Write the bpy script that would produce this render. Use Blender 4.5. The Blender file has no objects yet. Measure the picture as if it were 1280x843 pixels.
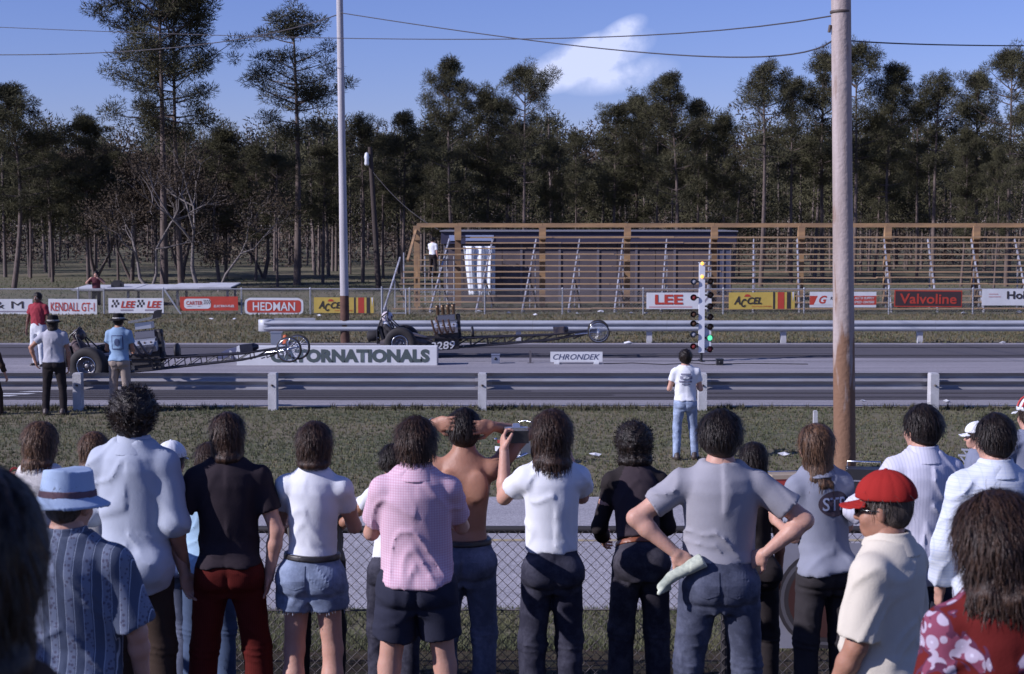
import bpy, bmesh, math, random
import numpy as np
from mathutils import Vector, Matrix, Euler
from mathutils.bvhtree import BVHTree
sc = bpy.context.scene
COL = sc.collection
R = math.radians
rng = np.random.default_rng(7)
random.seed(7)
# ---------------------------------------------------------------- camera
CAMH, FPX, W0, H0, HOR = 3.5, 2000.0, 1280.0, 843.0, 275.0
PITCH = math.atan((H0 / 2 - HOR) / FPX)
cam = bpy.data.objects.new('camera', bpy.data.cameras.new('camera'))
COL.objects.link(cam); sc.camera = cam
cam.location = (0, 0, CAMH); cam.rotation_euler = (math.pi / 2 - PITCH, 0, 0)
cam.data.sensor_width = 36; cam.data.lens = FPX / W0 * 36
cam.data.clip_start = 0.1; cam.data.clip_end = 3000
cam.data.dof.use_dof = True; cam.data.dof.focus_distance = 17.0; cam.data.dof.aperture_fstop = 8.0
# ---------------------------------------------------------------- world, sun
SUN_AZ, SUN_EL = R(68), R(30)          # sun stands left of and behind the camera
sdir = Vector((-math.sin(SUN_AZ) * math.cos(SUN_EL), -math.cos(SUN_AZ) * math.cos(SUN_EL), math.sin(SUN_EL)))
world = bpy.data.worlds.new('World'); sc.world = world; world.use_nodes = True
nt = world.node_tree; nt.nodes.clear()
def wn(t, **k):
    n = nt.nodes.new(t)
    for a, b in k.items(): setattr(n, a, b)
    return n
sky = wn('ShaderNodeTexSky', sky_type='NISHITA', sun_disc=False)
sky.sun_elevation = SUN_EL; sky.sun_rotation = math.atan2(sdir.x, sdir.y)
sky.air_density = 1.0; sky.dust_density = 0.1; sky.ozone_density = 3.0
bg = wn('ShaderNodeBackground'); bg.inputs['Strength'].default_value = 0.066
out = wn('ShaderNodeOutputWorld')
tc = wn('ShaderNodeTexCoord')
# tint: old slide film sky is a violet blue
tint = wn('ShaderNodeMix', data_type='RGBA', blend_type='MULTIPLY'); tint.inputs['Factor'].default_value = 1
tint.inputs['B'].default_value = (1.10, 1.10, 1.66, 1)
nt.links.new(sky.outputs[0], tint.inputs['A'])
# thin fair-weather cloud, plus a few more around the rest of the sky
def vmath(op, a, b=None):
    n = wn('ShaderNodeVectorMath', operation=op)
    for i, v in enumerate((a, b)):
        if v is None: continue
        if hasattr(v, 'links'): nt.links.new(v, n.inputs[i])
        else: n.inputs[i].default_value = v
    return n
def smath(op, a, b=0.0, clamp=False):
    n = wn('ShaderNodeMath', operation=op); n.use_clamp = clamp
    for i, v in enumerate((a, b)):
        if hasattr(v, 'links'): nt.links.new(v, n.inputs[i])
        else: n.inputs[i].default_value = v
    return n.outputs[0]
def cloud_at(px, py, sx, sz, rot, gain):
    ang = math.atan((H0 / 2 - py) / FPX) - PITCH
    az = math.atan((px - W0 / 2) / FPX)
    d = Vector((math.sin(az) * math.cos(ang), math.cos(az) * math.cos(ang), math.sin(ang)))
    sub = vmath('SUBTRACT', tc.outputs['Generated'], tuple(d))
    mp = wn('ShaderNodeMapping', vector_type='TEXTURE')
    mp.inputs['Rotation'].default_value = (0, rot, 0); mp.inputs['Scale'].default_value = (sx, 0.35, sz)
    nt.links.new(sub.outputs[0], mp.inputs['Vector'])
    ln = vmath('LENGTH', mp.outputs[0])
    return smath('MULTIPLY', smath('SUBTRACT', 1.0, ln.outputs['Value'], True), gain)
nz = wn('ShaderNodeTexNoise'); nz.inputs['Scale'].default_value = 34; nz.inputs['Detail'].default_value = 6; nz.inputs['Roughness'].default_value = .62
nt.links.new(tc.outputs['Generated'], nz.inputs['Vector'])
m = smath('MAXIMUM', cloud_at(733, 76, .046, .0155, R(-20), 1.75), cloud_at(768, 50, .024, .010, R(-35), 1.6))
m = smath('MAXIMUM', m, cloud_at(770, 95, .040, .012, R(-8), .75))
for (a, b, c, d, e, f) in ((-1900, -300, .2, .05, .2, .9), (3300, -150, .22, .05, -.1, .9), (2300, -900, .16, .05, .3, .8), (-700, -1200, .2, .07, .1, .8)):
    m = smath('MAXIMUM', m, cloud_at(a, b, c, d, e, f))
m = smath('MULTIPLY', m, smath('MULTIPLY_ADD', nz.outputs['Fac'], 4.6), False)
m.node.inputs[1].links[0].from_node.inputs[2].default_value = -1.25
m = smath('MINIMUM', smath('MAXIMUM', m, 0.0), .78)
mix = wn('ShaderNodeMix', data_type='RGBA'); nt.links.new(m, mix.inputs['Factor'])
nt.links.new(tint.outputs['Result'], mix.inputs['A']); mix.inputs['B'].default_value = (12.0, 13.0, 15.6, 1)
nt.links.new(mix.outputs['Result'], bg.inputs['Color']); nt.links.new(bg.outputs[0], out.inputs[0])
sl = bpy.data.lights.new('sun', 'SUN'); sl.energy = 5.0; sl.angle = R(.5); sl.color = (1, .95, .91)
so = bpy.data.objects.new('sun', sl); COL.objects.link(so)
so.rotation_euler = (-sdir).to_track_quat('-Z', 'Y').to_euler(); so.location = (-20, -10, 30)
vs = sc.view_settings; vs.view_transform = 'Standard'; vs.look = 'None'; vs.exposure = 0.0; vs.gamma = 1
vs.use_white_balance = True; vs.white_balance_temperature = 6000; vs.white_balance_tint = 19
sc.cycles.max_bounces = 4; sc.cycles.diffuse_bounces = 2; sc.cycles.glossy_bounces = 2; sc.cycles.transparent_max_bounces = 8
sc.cycles.caustics_reflective = False; sc.cycles.caustics_refractive = False

# ---------------------------------------------------------------- pixel helpers (photo pixels -> world at depth Y)
def P(px, py, Y):
    x = (px - W0 / 2) / FPX; v = (H0 / 2 - py) / FPX
    d = Vector((x, math.cos(PITCH) + v * math.sin(PITCH), -math.sin(PITCH) + v * math.cos(PITCH)))
    return Vector((0, 0, CAMH)) + d * (Y / d.y)
def G(px, py, z=0.0):
    x = (px - W0 / 2) / FPX; v = (H0 / 2 - py) / FPX
    d = Vector((x, math.cos(PITCH) + v * math.sin(PITCH), -math.sin(PITCH) + v * math.cos(PITCH)))
    return Vector((0, 0, CAMH)) + d * ((z - CAMH) / d.z)
GY = [-40, -3, 0, 3, 4.5, 6, 8.6, 11, 13.2, 14.0, 900]
GZ = [2.6, 2.3, 1.8, 1.3, 1.05, .85, .68, .3, .03, 0, 0]
def gz(Y): return float(np.interp(Y, GY, GZ))

# ---------------------------------------------------------------- materials
MATS = {}
def mat(name, col, rough=.7, metal=0.0, noise=0.0, nscale=8.0, nstretch=(1, 1, 1), col2=None, bump=0.0, bscale=40.0, emit=None, spec=None, sheen=0, coords='Object', trans=0, blend=None):
    if name in MATS: return MATS[name]
    m = bpy.data.materials.new(name); m.use_nodes = True; MATS[name] = m
    t = m.node_tree; b = t.nodes['Principled BSDF']
    b.inputs['Base Color'].default_value = (*col, 1); b.inputs['Roughness'].default_value = rough; b.inputs['Metallic'].default_value = metal
    if spec is not None: b.inputs['Specular IOR Level'].default_value = spec
    if sheen: b.inputs['Sheen Weight'].default_value = sheen
    if emit: b.inputs['Emission Color'].default_value = (*emit[0], 1); b.inputs['Emission Strength'].default_value = emit[1]
    if trans: b.inputs['Alpha'].default_value = trans
    c = t.nodes.new('ShaderNodeTexCoord')
    if noise or col2:
        mp = t.nodes.new('ShaderNodeMapping'); mp.inputs['Scale'].default_value = nstretch
        t.links.new(c.outputs[coords], mp.inputs['Vector'])
        n = t.nodes.new('ShaderNodeTexNoise'); n.inputs['Scale'].default_value = nscale; n.inputs['Detail'].default_value = 5; n.inputs['Roughness'].default_value = .65
        t.links.new(mp.outputs[0], n.inputs['Vector'])
        r = t.nodes.new('ShaderNodeValToRGB')
        c2 = col2 or tuple(x * (1 - noise) for x in col)
        r.color_ramp.elements[0].position = .5 - (blend or .17); r.color_ramp.elements[1].position = .5 + (blend or .17)
        r.color_ramp.elements[0].color = (*c2, 1); r.color_ramp.elements[1].color = (*col, 1)
        t.links.new(n.outputs['Fac'], r.inputs['Fac']); t.links.new(r.outputs['Color'], b.inputs['Base Color'])
    if bump:
        n2 = t.nodes.new('ShaderNodeTexNoise'); n2.inputs['Scale'].default_value = bscale; n2.inputs['Detail'].default_value = 4
        t.links.new(c.outputs[coords], n2.inputs['Vector'])
        bp = t.nodes.new('ShaderNodeBump'); bp.inputs['Strength'].default_value = bump; bp.inputs['Distance'].default_value = .02
        t.links.new(n2.outputs['Fac'], bp.inputs['Height']); t.links.new(bp.outputs[0], b.inputs['Normal'])
    return m
def bsdf(m): return m.node_tree.nodes['Principled BSDF']

# ---------------------------------------------------------------- object helpers
def tag(o, label=None, cat=None, group=None, kind=None):
    if label: o['label'] = label
    if cat: o['category'] = cat
    if group: o['group'] = group
    if kind: o['kind'] = kind
    return o
def empty(name, loc=(0, 0, 0), rz=0.0, label=None, cat=None, group=None):
    o = bpy.data.objects.new(name, None); COL.objects.link(o); o.location = loc; o.rotation_euler = (0, 0, rz)
    o.empty_display_size = .2
    return tag(o, label, cat, group)
def link(name, me, parent=None, m=None, loc=None, rot=None, scale=None):
    o = bpy.data.objects.new(name, me); COL.objects.link(o)
    if m is not None and not me.materials: me.materials.append(m)
    if parent: o.parent = parent
    if loc is not None: o.location = loc
    if rot is not None: o.rotation_euler = rot
    if scale is not None: o.scale = scale
    return o
def npmesh(name, V, F, smooth=False):
    """V (n,3), F (m,k) or list of lists"""
    me = bpy.data.meshes.new(name)
    if isinstance(F, np.ndarray):
        n, k = F.shape
        me.vertices.add(len(V)); me.vertices.foreach_set('co', np.asarray(V, np.float32).ravel())
        me.loops.add(n * k); me.loops.foreach_set('vertex_index', F.astype(np.int32).ravel())
        me.polygons.add(n); me.polygons.foreach_set('loop_start', np.arange(0, n * k, k, dtype=np.int32))
        me.polygons.foreach_set('loop_total', np.full(n, k, np.int32))
        me.update(calc_edges=True)
    else:
        me.from_pydata([tuple(v) for v in V], [], F)
    if smooth: me.polygons.foreach_set('use_smooth', np.ones(len(me.polygons), bool))
    me.validate()
    return me
class MB:
    """collects boxes, tubes, lathes ... and links them as ONE mesh"""
    def __init__(s): s.v = []; s.f = []; s.mi = []; s.sm = []
    def add(s, vs, fs, mi=0, sm=False):
        o = len(s.v); s.v += [tuple(v) for v in vs]
        for f in fs: s.f.append(tuple(i + o for i in f)); s.mi.append(mi); s.sm.append(sm)
        return s
    def box(s, c, size, rot=None, mi=0, taper=1.0):
        hx, hy, hz = [q / 2 for q in size]; c = Vector(c); M = rot or Matrix.Identity(3)
        vs = []
        for z in (-1, 1):
            k = taper if z > 0 else 1
            for x, y in ((-1, -1), (1, -1), (1, 1), (-1, 1)): vs.append(c + M @ Vector((x * hx * k, y * hy * k, z * hz)))
        return s.add(vs, [(3, 2, 1, 0), (4, 5, 6, 7), (0, 1, 5, 4), (1, 2, 6, 5), (2, 3, 7, 6), (3, 0, 4, 7)], mi)
    def bar(s, a, b, w, h=None, mi=0, up=(0, 0, 1)):
        a = Vector(a); b = Vector(b); d = b - a; L = d.length; d.normalize()
        up = Vector(up)
        if abs(d.dot(up)) > .98: up = Vector((0, 1, 0))
        sx = d.cross(up).normalized(); sz = sx.cross(d)
        M = Matrix((sx, d, sz)).transposed()
        return s.box((a + b) / 2, (w, L, h or w), M, mi)
    def tube(s, pts, r, n=8, mi=0, caps=True, sm=True):
        pts = [Vector(p) for p in pts]; rs = r if isinstance(r, (list, tuple)) else [r] * len(pts)
        vs = []; fs = []
        prev = None
        for i, p in enumerate(pts):
            d = (pts[min(i + 1, len(pts) - 1)] - pts[max(i - 1, 0)]).normalized()
            if prev is None:
                a = Vector((0, 0, 1)) if abs(d.z) < .9 else Vector((1, 0, 0))
                u = d.cross(a).normalized()
            else: u = (prev - d * prev.dot(d)).normalized()
            prev = u; w = d.cross(u)
            for k in range(n):
                t = 2 * math.pi * k / n; vs.append(p + (u * math.cos(t) + w * math.sin(t)) * rs[i])
        for i in range(len(pts) - 1):
            for k in range(n):
                a = i * n + k; b = i * n + (k + 1) % n; fs.append((a, b, b + n, a + n))
        s.add(vs, fs, mi, sm)
        if caps: s.add([vs[k] for k in range(n)][::-1], [tuple(range(n))], mi); s.add(vs[-n:], [tuple(range(n))], mi)
        return s
    def lathe(s, c, axis, prof, n=24, mi=0, sm=True):
        """prof [(radius, offset along axis)]"""
        c = Vector(c); d = Vector(axis).normalized(); a = Vector((0, 0, 1)) if abs(d.z) < .9 else Vector((1, 0, 0))
        u = d.cross(a).normalized(); w = d.cross(u); vs = []; fs = []
        for (r, h) in prof:
            for k in range(n):
                t = 2 * math.pi * k / n; vs.append(c + d * h + (u * math.cos(t) + w * math.sin(t)) * r)
        for i in range(len(prof) - 1):
            for k in range(n):
                a_ = i * n + k; b = i * n + (k + 1) % n; fs.append((a_, b, b + n, a_ + n))
        return s.add(vs, fs, mi, sm)
    def prism(s, poly, y0, y1, mi=0, T=None):
        """poly [(x,z)] extruded along y"""
        n = len(poly); T = T or (lambda p: p)
        vs = [T(Vector((x, y0, z))) for x, z in poly] + [T(Vector((x, y1, z))) for x, z in poly]
        fs = [tuple(range(n)), tuple(range(2 * n - 1, n - 1, -1))] + [(i, i + n, (i + 1) % n + n, (i + 1) % n) for i in range(n)]
        return s.add(vs, fs, mi)
    def mesh(s, name, mats=None):
        me = bpy.data.meshes.new(name); me.from_pydata(s.v, [], s.f)
        me.polygons.foreach_set('material_index', s.mi); me.polygons.foreach_set('use_smooth', s.sm)
        bm = bmesh.new(); bm.from_mesh(me); bmesh.ops.recalc_face_normals(bm, faces=bm.faces); bm.to_mesh(me); bm.free()
        for m_ in (mats or []): me.materials.append(m_)
        return me
    def build(s, name, m, parent=None, loc=None, rz=None):
        me = s.mesh(name, m if isinstance(m, (list, tuple)) else [m])
        o = bpy.data.objects.new(name, me); COL.objects.link(o)
        if parent: o.parent = parent
        if loc is not None: o.location = loc
        if rz is not None: o.rotation_euler = (0, 0, rz)
        return o
def copy_tree(o, parent=None):
    c = o.copy(); COL.objects.link(c); c.parent = parent
    if c.parent is not None: c.matrix_parent_inverse = o.matrix_parent_inverse.copy()
    for ch in list(o.children): copy_tree(ch, c)
    return c
_txt = {}
def text_mesh(s, size=1.0, bold=0.0, shear=0.0, width=None, space=1.0, ex=0.0):
    """lettering mesh in its xz plane, centred, facing -Y, scaled to width"""
    cu = bpy.data.curves.new('txt', 'FONT'); cu.body = s; cu.size = size; cu.align_x = 'CENTER'; cu.align_y = 'CENTER'
    cu.offset = bold * size * .55; cu.shear = shear; cu.space_character = space; cu.resolution_u = 3; cu.extrude = ex
    o = bpy.data.objects.new('txt', cu); COL.objects.link(o)
    dg = bpy.context.evaluated_depsgraph_get(); dg.update()
    me = bpy.data.meshes.new_from_object(o.evaluated_get(dg))
    bpy.data.objects.remove(o); bpy.data.curves.remove(cu)
    n = len(me.vertices); co = np.empty(n * 3, np.float32); me.vertices.foreach_get('co', co); co = co.reshape(-1, 3)
    mn, mx = co.min(0), co.max(0); co -= (mn + mx) / 2
    k = 1.0
    if width: co[:, 0] *= width / (mx[0] - mn[0])
    co[:, 1] *= size / (mx[1] - mn[1])
    co = np.stack([co[:, 0], -co[:, 2], co[:, 1]], 1)
    me.vertices.foreach_set('co', co.astype(np.float32).ravel()); me.update(); me.name = 'lettering'
    return me
# ================================================================ GROUND, ROADS
def sheet(name, xs, ys, zoff, m, kind='structure', zf=None):
    X, Y = np.meshgrid(xs, ys); Z = np.vectorize(gz)(Y) + zoff
    if zf is not None: Z = Z + zf(X, Y)
    V = np.stack([X.ravel(), Y.ravel(), Z.ravel()], 1)
    nx, ny = len(xs), len(ys); i = np.arange(nx * ny).reshape(ny, nx)
    F = np.stack([i[:-1, :-1].ravel(), i[:-1, 1:].ravel(), i[1:, 1:].ravel(), i[1:, :-1].ravel()], 1)
    me = npmesh(name, V, F, True); o = link(name, me, None, m); o['kind'] = kind
    return o
def grass_mat(name, c1, c2, c3, s1=.35, s2=6):
    m = mat(name, c1, .95, noise=.3, bump=.9, bscale=14, spec=.1); t = m.node_tree; b = bsdf(m)
    c = t.nodes.new('ShaderNodeTexCoord')
    n1 = t.nodes.new('ShaderNodeTexNoise'); n1.inputs['Scale'].default_value = s1; n1.inputs['Detail'].default_value = 6
    n2 = t.nodes.new('ShaderNodeTexNoise'); n2.inputs['Scale'].default_value = s2; n2.inputs['Detail'].default_value = 4; n2.inputs['Roughness'].default_value = .8
    mpn = t.nodes.new('ShaderNodeMapping'); mpn.inputs['Scale'].default_value = (.5, 1, 1)
    t.links.new(c.outputs['Object'], mpn.inputs[0])
    for n in (n1, n2): t.links.new(mpn.outputs[0], n.inputs['Vector'])
    r1 = t.nodes.new('ShaderNodeValToRGB'); r1.color_ramp.elements[0].position = .44; r1.color_ramp.elements[1].position = .56
    r1.color_ramp.elements[0].color = (*c1, 1); r1.color_ramp.elements[1].color = (*c2, 1)
    t.links.new(n1.outputs['Fac'], r1.inputs[0])
    r2 = t.nodes.new('ShaderNodeValToRGB'); r2.color_ramp.elements[0].position = .42; r2.color_ramp.elements[1].position = .68
    r2.color_ramp.elements[0].color = (0, 0, 0, 1); r2.color_ramp.elements[1].color = (1, 1, 1, 1)
    t.links.new(n2.outputs['Fac'], r2.inputs[0])
    mx = t.nodes.new('ShaderNodeMix'); mx.data_type = 'RGBA'; t.links.new(r2.outputs[0], mx.inputs['Factor'])
    t.links.new(r1.outputs[0], mx.inputs['A']); mx.inputs['B'].default_value = (*c3, 1)
    t.links.new(mx.outputs['Result'], b.inputs['Base Color'])
    return m
g_mat = grass_mat('turf', (.085, .098, .055), (.145, .132, .085), (.21, .18, .13))
xs = np.concatenate([[-700, -300, -120, -60, -35], np.linspace(-25, 25, 41), [35, 60, 120, 300, 700]])
ys = np.concatenate([[-40, -10, -3, 0, 1.5], np.linspace(3, 14, 23), np.linspace(15, 29.6, 14), [38, 46, 55, 70, 90, 130, 200, 400, 900]])
sheet('ground', xs, ys, 0, g_mat)
# crowd shade painted as a dark brown ground colour where the crowd stands
shade_mat = grass_mat('crowd_shade_paint', (.040, .028, .018), (.062, .044, .030), (.05, .05, .026), .5, 5)
sheet('shaded_ground', np.linspace(-14, 14, 57), np.concatenate([[-6, 0, 3, 5], np.linspace(6, 12.9, 20)]), .006, shade_mat, zf=lambda X, Y: 0.0 * X)
# return road (between crowd fence and the strip), with centre line
def road_mat(name, c, c2, stretch, sc_, streak=0.0):
    m = mat(name, c, .9, noise=.1, nscale=sc_, nstretch=stretch, col2=c2, bump=.35, bscale=60, spec=.25)
    t = m.node_tree; b = bsdf(m); src = b.inputs['Base Color'].links[0].from_socket
    c_ = t.nodes.new('ShaderNodeTexCoord'); n = t.nodes.new('ShaderNodeTexNoise'); n.inputs['Scale'].default_value = 55; n.inputs['Detail'].default_value = 3
    t.links.new(c_.outputs['Object'], n.inputs[0])
    r = t.nodes.new('ShaderNodeValToRGB'); r.color_ramp.elements[0].position = .3; r.color_ramp.elements[1].position = .7
    r.color_ramp.elements[0].color = (.62, .62, .62, 1); r.color_ramp.elements[1].color = (1.25, 1.25, 1.25, 1)
    t.links.new(n.outputs[0], r.inputs[0])
    mx = t.nodes.new('ShaderNodeMix'); mx.data_type = 'RGBA'; mx.blend_type = 'MULTIPLY'; mx.inputs['Factor'].default_value = 1
    t.links.new(src, mx.inputs['A']); t.links.new(r.outputs[0], mx.inputs['B']); t.links.new(mx.outputs['Result'], b.inputs['Base Color'])
    return m
rm = road_mat('old_asphalt', (.40, .385, .41), (.32, .31, .335), (.35, 1, 1), 1.6)
wob = lambda X, Y: 0
ry0, ry1 = 14.15, 20.0
def wavy_strip(name, y0, y1, z, m, amp=.05, x0=-60, x1=60, n=400, kind='structure', parent=None):
    xs_ = np.linspace(x0, x1, n); V = []
    ph = rng.random(8) * 6
    def w(x, s): return amp * (math.sin(x * 1.3 + ph[s]) * .5 + math.sin(x * 3.7 + ph[s + 1]) * .3 + math.sin(x * 9.1 + ph[s + 2]) * .2 + rng.normal() * .25)
    for x in xs_: V.append((x, y0 + w(x, 0), z))
    for x in xs_: V.append((x, y1 + w(x, 3), z))
    F = np.array([(i, i + 1, n + i + 1, n + i) for i in range(n - 1)])
    o = link(name, npmesh(name, V, F), parent, m); o['kind'] = kind
    return o
wavy_strip('return_road', ry0, ry1, .010, rm, .04)
ylw = mat('faded_yellow_paint', (.46, .36, .16), .8, noise=.5, nscale=9, col2=(.24, .22, .22))
for i in range(14):
    x = -32 + i * 4.6
    b = MB().box((x, 17.25, .0145), (3.0, .10, .003)); o = b.build('centre_line', ylw); o['kind'] = 'structure'
# the strip: shoulder, lanes, groove
trk = road_mat('strip_concrete', (.33, .31, .335), (.24, .23, .25), (.12, 1.4, 1), 1.3)
dark = road_mat('rubbered_lane', (.085, .078, .088), (.12, .112, .125), (.06, 3.2, 1), 1.5)
shoulder = road_mat('shoulder_asphalt', (.38, .37, .38), (.27, .26, .28), (.3, 1.5, 1), 1.8)
wavy_strip('strip_surface', 29.75, 45.3, .012, trk, .04, -90, 90, 500)
wavy_strip('near_lane', 30.9, 35.9, .017, road_mat('near_lane_rubber', (.12, .11, .12), (.075, .068, .075), (.05, 3.5, 1), 1.2), .03, -90, 90, 300)
wavy_strip('far_lane', 40.3, 44.7, .017, dark, .03, -90, 90, 300)
wavy_strip('sand_edge', 29.62, 29.80, .020, mat('sandy_edge', (.36, .30, .21), .95, noise=.45, nscale=6), .02, -90, 90, 600)
wht = mat('road_paint_white', (.66, .66, .68), .7, noise=.25, nscale=7)
mb = MB().add([tuple(G(-60, 504.5)[:2]) + (.023,), tuple(G(-60, 496)[:2]) + (.023,), tuple(G(57, 489.5)[:2]) + (.023,), tuple(G(57, 492)[:2]) + (.023,)], [(0, 1, 2, 3)])
o = mb.build('painted_line', wht); o['kind'] = 'structure'
mb = MB().box((-8.9, 32.3, .0225), (2.3, .18, .003)); 
seam = mat('tar_seam', (.05, .045, .045), .8)
MB().box((10, 39.35, .0235), (34, .03, .003)).build('tar_seam', seam)['kind'] = 'structure'
def skid(x0, x1, y, w):
    o = MB().box(((x0 + x1) / 2, y, .0245 + rng.random() * .006), (x1 - x0, w, .002)).build('tyre_mark', mat('tyre_rubber_mark', (.07, .064, .068), .85)); o['kind'] = 'structure'
for a in [(-30 + 14 * rng.random(), -2 + 30 * rng.random(), 31.0 + 4.6 * rng.random(), .03 + .10 * rng.random()) for _ in range(9)] + [(-28 + 24 * rng.random(), 0 + 30 * rng.random(), 40.5 + 4.0 * rng.random(), .04 + .12 * rng.random()) for _ in range(8)]: skid(*a)
for a in ((-30, 2, 31.7, .10), (-30, 6, 32.15, .07), (-6, 26, 33.7, .16), (2, 30, 31.25, .05), (-22, 9, 34.4, .2)): skid(*a)

# ---------------------------------------------------------------- grass tufts
def tufts(name, n, yfun, xr, h, w, blades, m, cond=None):
    ys_ = yfun(rng.random(n)); xs_ = (rng.random(n) - .5) * 2 * xr(ys_)
    if cond is not None:
        k = cond(xs_, ys_); xs_, ys_ = xs_[k], ys_[k]; n = len(xs_)
    zs_ = np.interp(ys_, GY, GZ)
    a = rng.random((n, blades)) * 2 * np.pi; hh = h * (.45 + .9 * rng.random((n, blades))); rad = rng.random((n, blades)) * w * 3
    bx = xs_[:, None] + np.cos(a) * rad; by = ys_[:, None] + np.sin(a) * rad; bz = zs_[:, None] - .005
    ln = .35 + .7 * rng.random((n, blades)); th = rng.random((n, blades)) * 6.28
    tx = bx + np.cos(th) * hh * ln * .7; ty = by + np.sin(th) * hh * ln * .7; tz = bz + hh
    px, py = -np.sin(th) * w, np.cos(th) * w
    V = np.stack([np.stack([bx - px, by - py, bz + 0 * bx], -1), np.stack([bx + px, by + py, bz + 0 * bx], -1), np.stack([tx, ty, tz], -1)], 2).reshape(-1, 3)
    F = np.arange(len(V)).reshape(-1, 3)
    o = link(name, npmesh(name, V, F), None, m); return tag(o, None, None, None, 'stuff')
tm = mat('grass_blades', (.17, .165, .090), .8, noise=.5, nscale=.45, col2=(.082, .10, .052), spec=.15)
tmd = mat('dry_grass_blades', (.24, .19, .11), .85, noise=.5, nscale=.5, col2=(.10, .09, .05), spec=.1)
o = tufts('grass', 26000, lambda u: 20.05 + 9.6 * u, lambda y: y * .36 + 1, .05, .006, 5, tm); tag(o, 'rough mown green grass between return road and guardrail', 'grass')
o = tufts('grass', 5000, lambda u: 20.05 + 9.6 * u, lambda y: y * .36 + 1, .045, .006, 5, tmd); tag(o, 'dry straw coloured grass in the middle turf', 'grass')
o = tufts('grass', 16000, lambda u: 12.2 + 2.0 * u, lambda y: y * .36 + 1, .055, .0035, 6, tm); tag(o, 'green grass verge between the chain link fence and the return road', 'grass')
o = tufts('grass', 9000, lambda u: 7 + 6 * u, lambda y: y * .36 + 1, .04, .0035, 5, mat('dark_grass_blades', (.055, .048, .026), .85, noise=.4, nscale=1)); tag(o, 'sparse grass coloured dark like the painted shade on the ground under the crowd', 'grass')
o = tufts('weeds', 1500, lambda u: 29.2 + .42 * u, lambda y: y * .36 + 3, .11, .008, 9, mat('weed_blades', (.085, .078, .04), .85, noise=.4, nscale=1), lambda x, y: np.sin(x * 1.9) + np.sin(x * .7 + 1) + rng.normal(size=len(x)) > .1); tag(o, 'dark weeds along the strip edge under the guardrail', 'weeds')
o = tufts('grass', 24000, lambda u: 45.3 + 14 * u, lambda y: y * .36 + 2, .07, .01, 4, tmd); tag(o, 'brownish rough grass between far guardrail and banner fence', 'grass')
o = tufts('grass', 12000, lambda u: 45.3 + 50 * u, lambda y: y * .37 + 2, .10, .014, 4, tm); tag(o, 'green rough grass beyond the far guardrail', 'grass')
# ================================================================ GUARDRAILS
steel = mat('galvanised_steel', (.50, .52, .56), .55, .25, noise=.3, nscale=3, nstretch=(.4, 1, 3), spec=.5)
conc = mat('post_concrete', (.55, .55, .57), .9, noise=.25, nscale=6, bump=.3)
dsteel = mat('dark_bolt', (.08, .06, .05), .6)
def w_prof(h=.31, d=.083):
    pr = [(0, 0), (.02, .2), (.16, .95), (.25, 1), (.34, .95), (.46, .12), (.5, 0.02), (.54, .12), (.66, .95), (.75, 1), (.84, .95), (.98, .2), (1, 0)]
    return [(t * h, -q * d) for t, q in pr]   # bulges towards -y
def w_beam(L, flip=1):
    pr = w_prof(); n = len(pr); V = []; F = []
    for x in (-L / 2, L / 2):
        for z, y in pr: V.append((x, y * flip, z))
        for z, y in pr: V.append((x, (y + .006) * flip, z))
    for i in range(n - 1):
        F.append((i, i + 1, i + 1 + 2 * n, i + 2 * n)); F.append((n + i, n + i + 2 * n, n + i + 1 + 2 * n, n + i + 1))
    F += [(0, 2 * n, 3 * n, n), (n - 1, 2 * n - 1, 4 * n - 1, 3 * n - 1)]
    return V, F
# near rail : concrete posts on the crowd side, beams behind them bulging to the strip
near = empty('guardrail', (0, 29.48, 0), 0, 'near double guardrail on square pale concrete posts along the crowd side of the strip', 'guardrail')
npx = [100, 343, 603, 877, 1164]
nx_ = [P(px, 490, 29.48).x for px in npx]
nx_ = [nx_[0] - 3.6 * k for k in (3, 2, 1)] + nx_ + [nx_[-1] + 4.1 * k for k in (1, 2)]
pm = MB().box((0, -.125, .33), (.155, .21, .68)).box((0, -.125, .6775), (.135, .19, .02)).mesh('post', [conc])
bo = MB().tube([(-.012, -.25, .47), (.015, -.225, .462)], .018, 8).mesh('bolt', [dsteel])
for i, x in enumerate(nx_):
    p = link('post', pm, near, None, (x, 0, 0)); p.rotation_euler = (0, rng.normal() * .008, rng.normal() * .03)
    link('bolt', bo, p)
steel2 = mat('galvanised_steel_near', (.42, .43, .47), .48, .4, noise=.5, nscale=1.6, nstretch=(.35, 1, 3), col2=(.26, .24, .25), spec=.5)
bmeshes = {}
for i in range(len(nx_) - 1):
    L = nx_[i + 1] - nx_[i]; V, F = w_beam(L - .004, -1)
    o = MB().add(V, F, 0, True).build('rail_beam', steel2, near, ((nx_[i] + nx_[i + 1]) / 2, .045, .36)); o.rotation_euler = (rng.normal() * .012, rng.normal() * .0012, 0)
    for dx in (-.11, .11):
        for zz in (.06, .25):
            pass
# splice plates and far half of the double rail
V, F = w_beam(.32, -1); sp = MB().add(V, F, 0, True).mesh('splice_plate', [steel2])
for x in nx_[::1]: link('splice_plate', sp, near, None, (x + .02, .036, .358))
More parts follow.
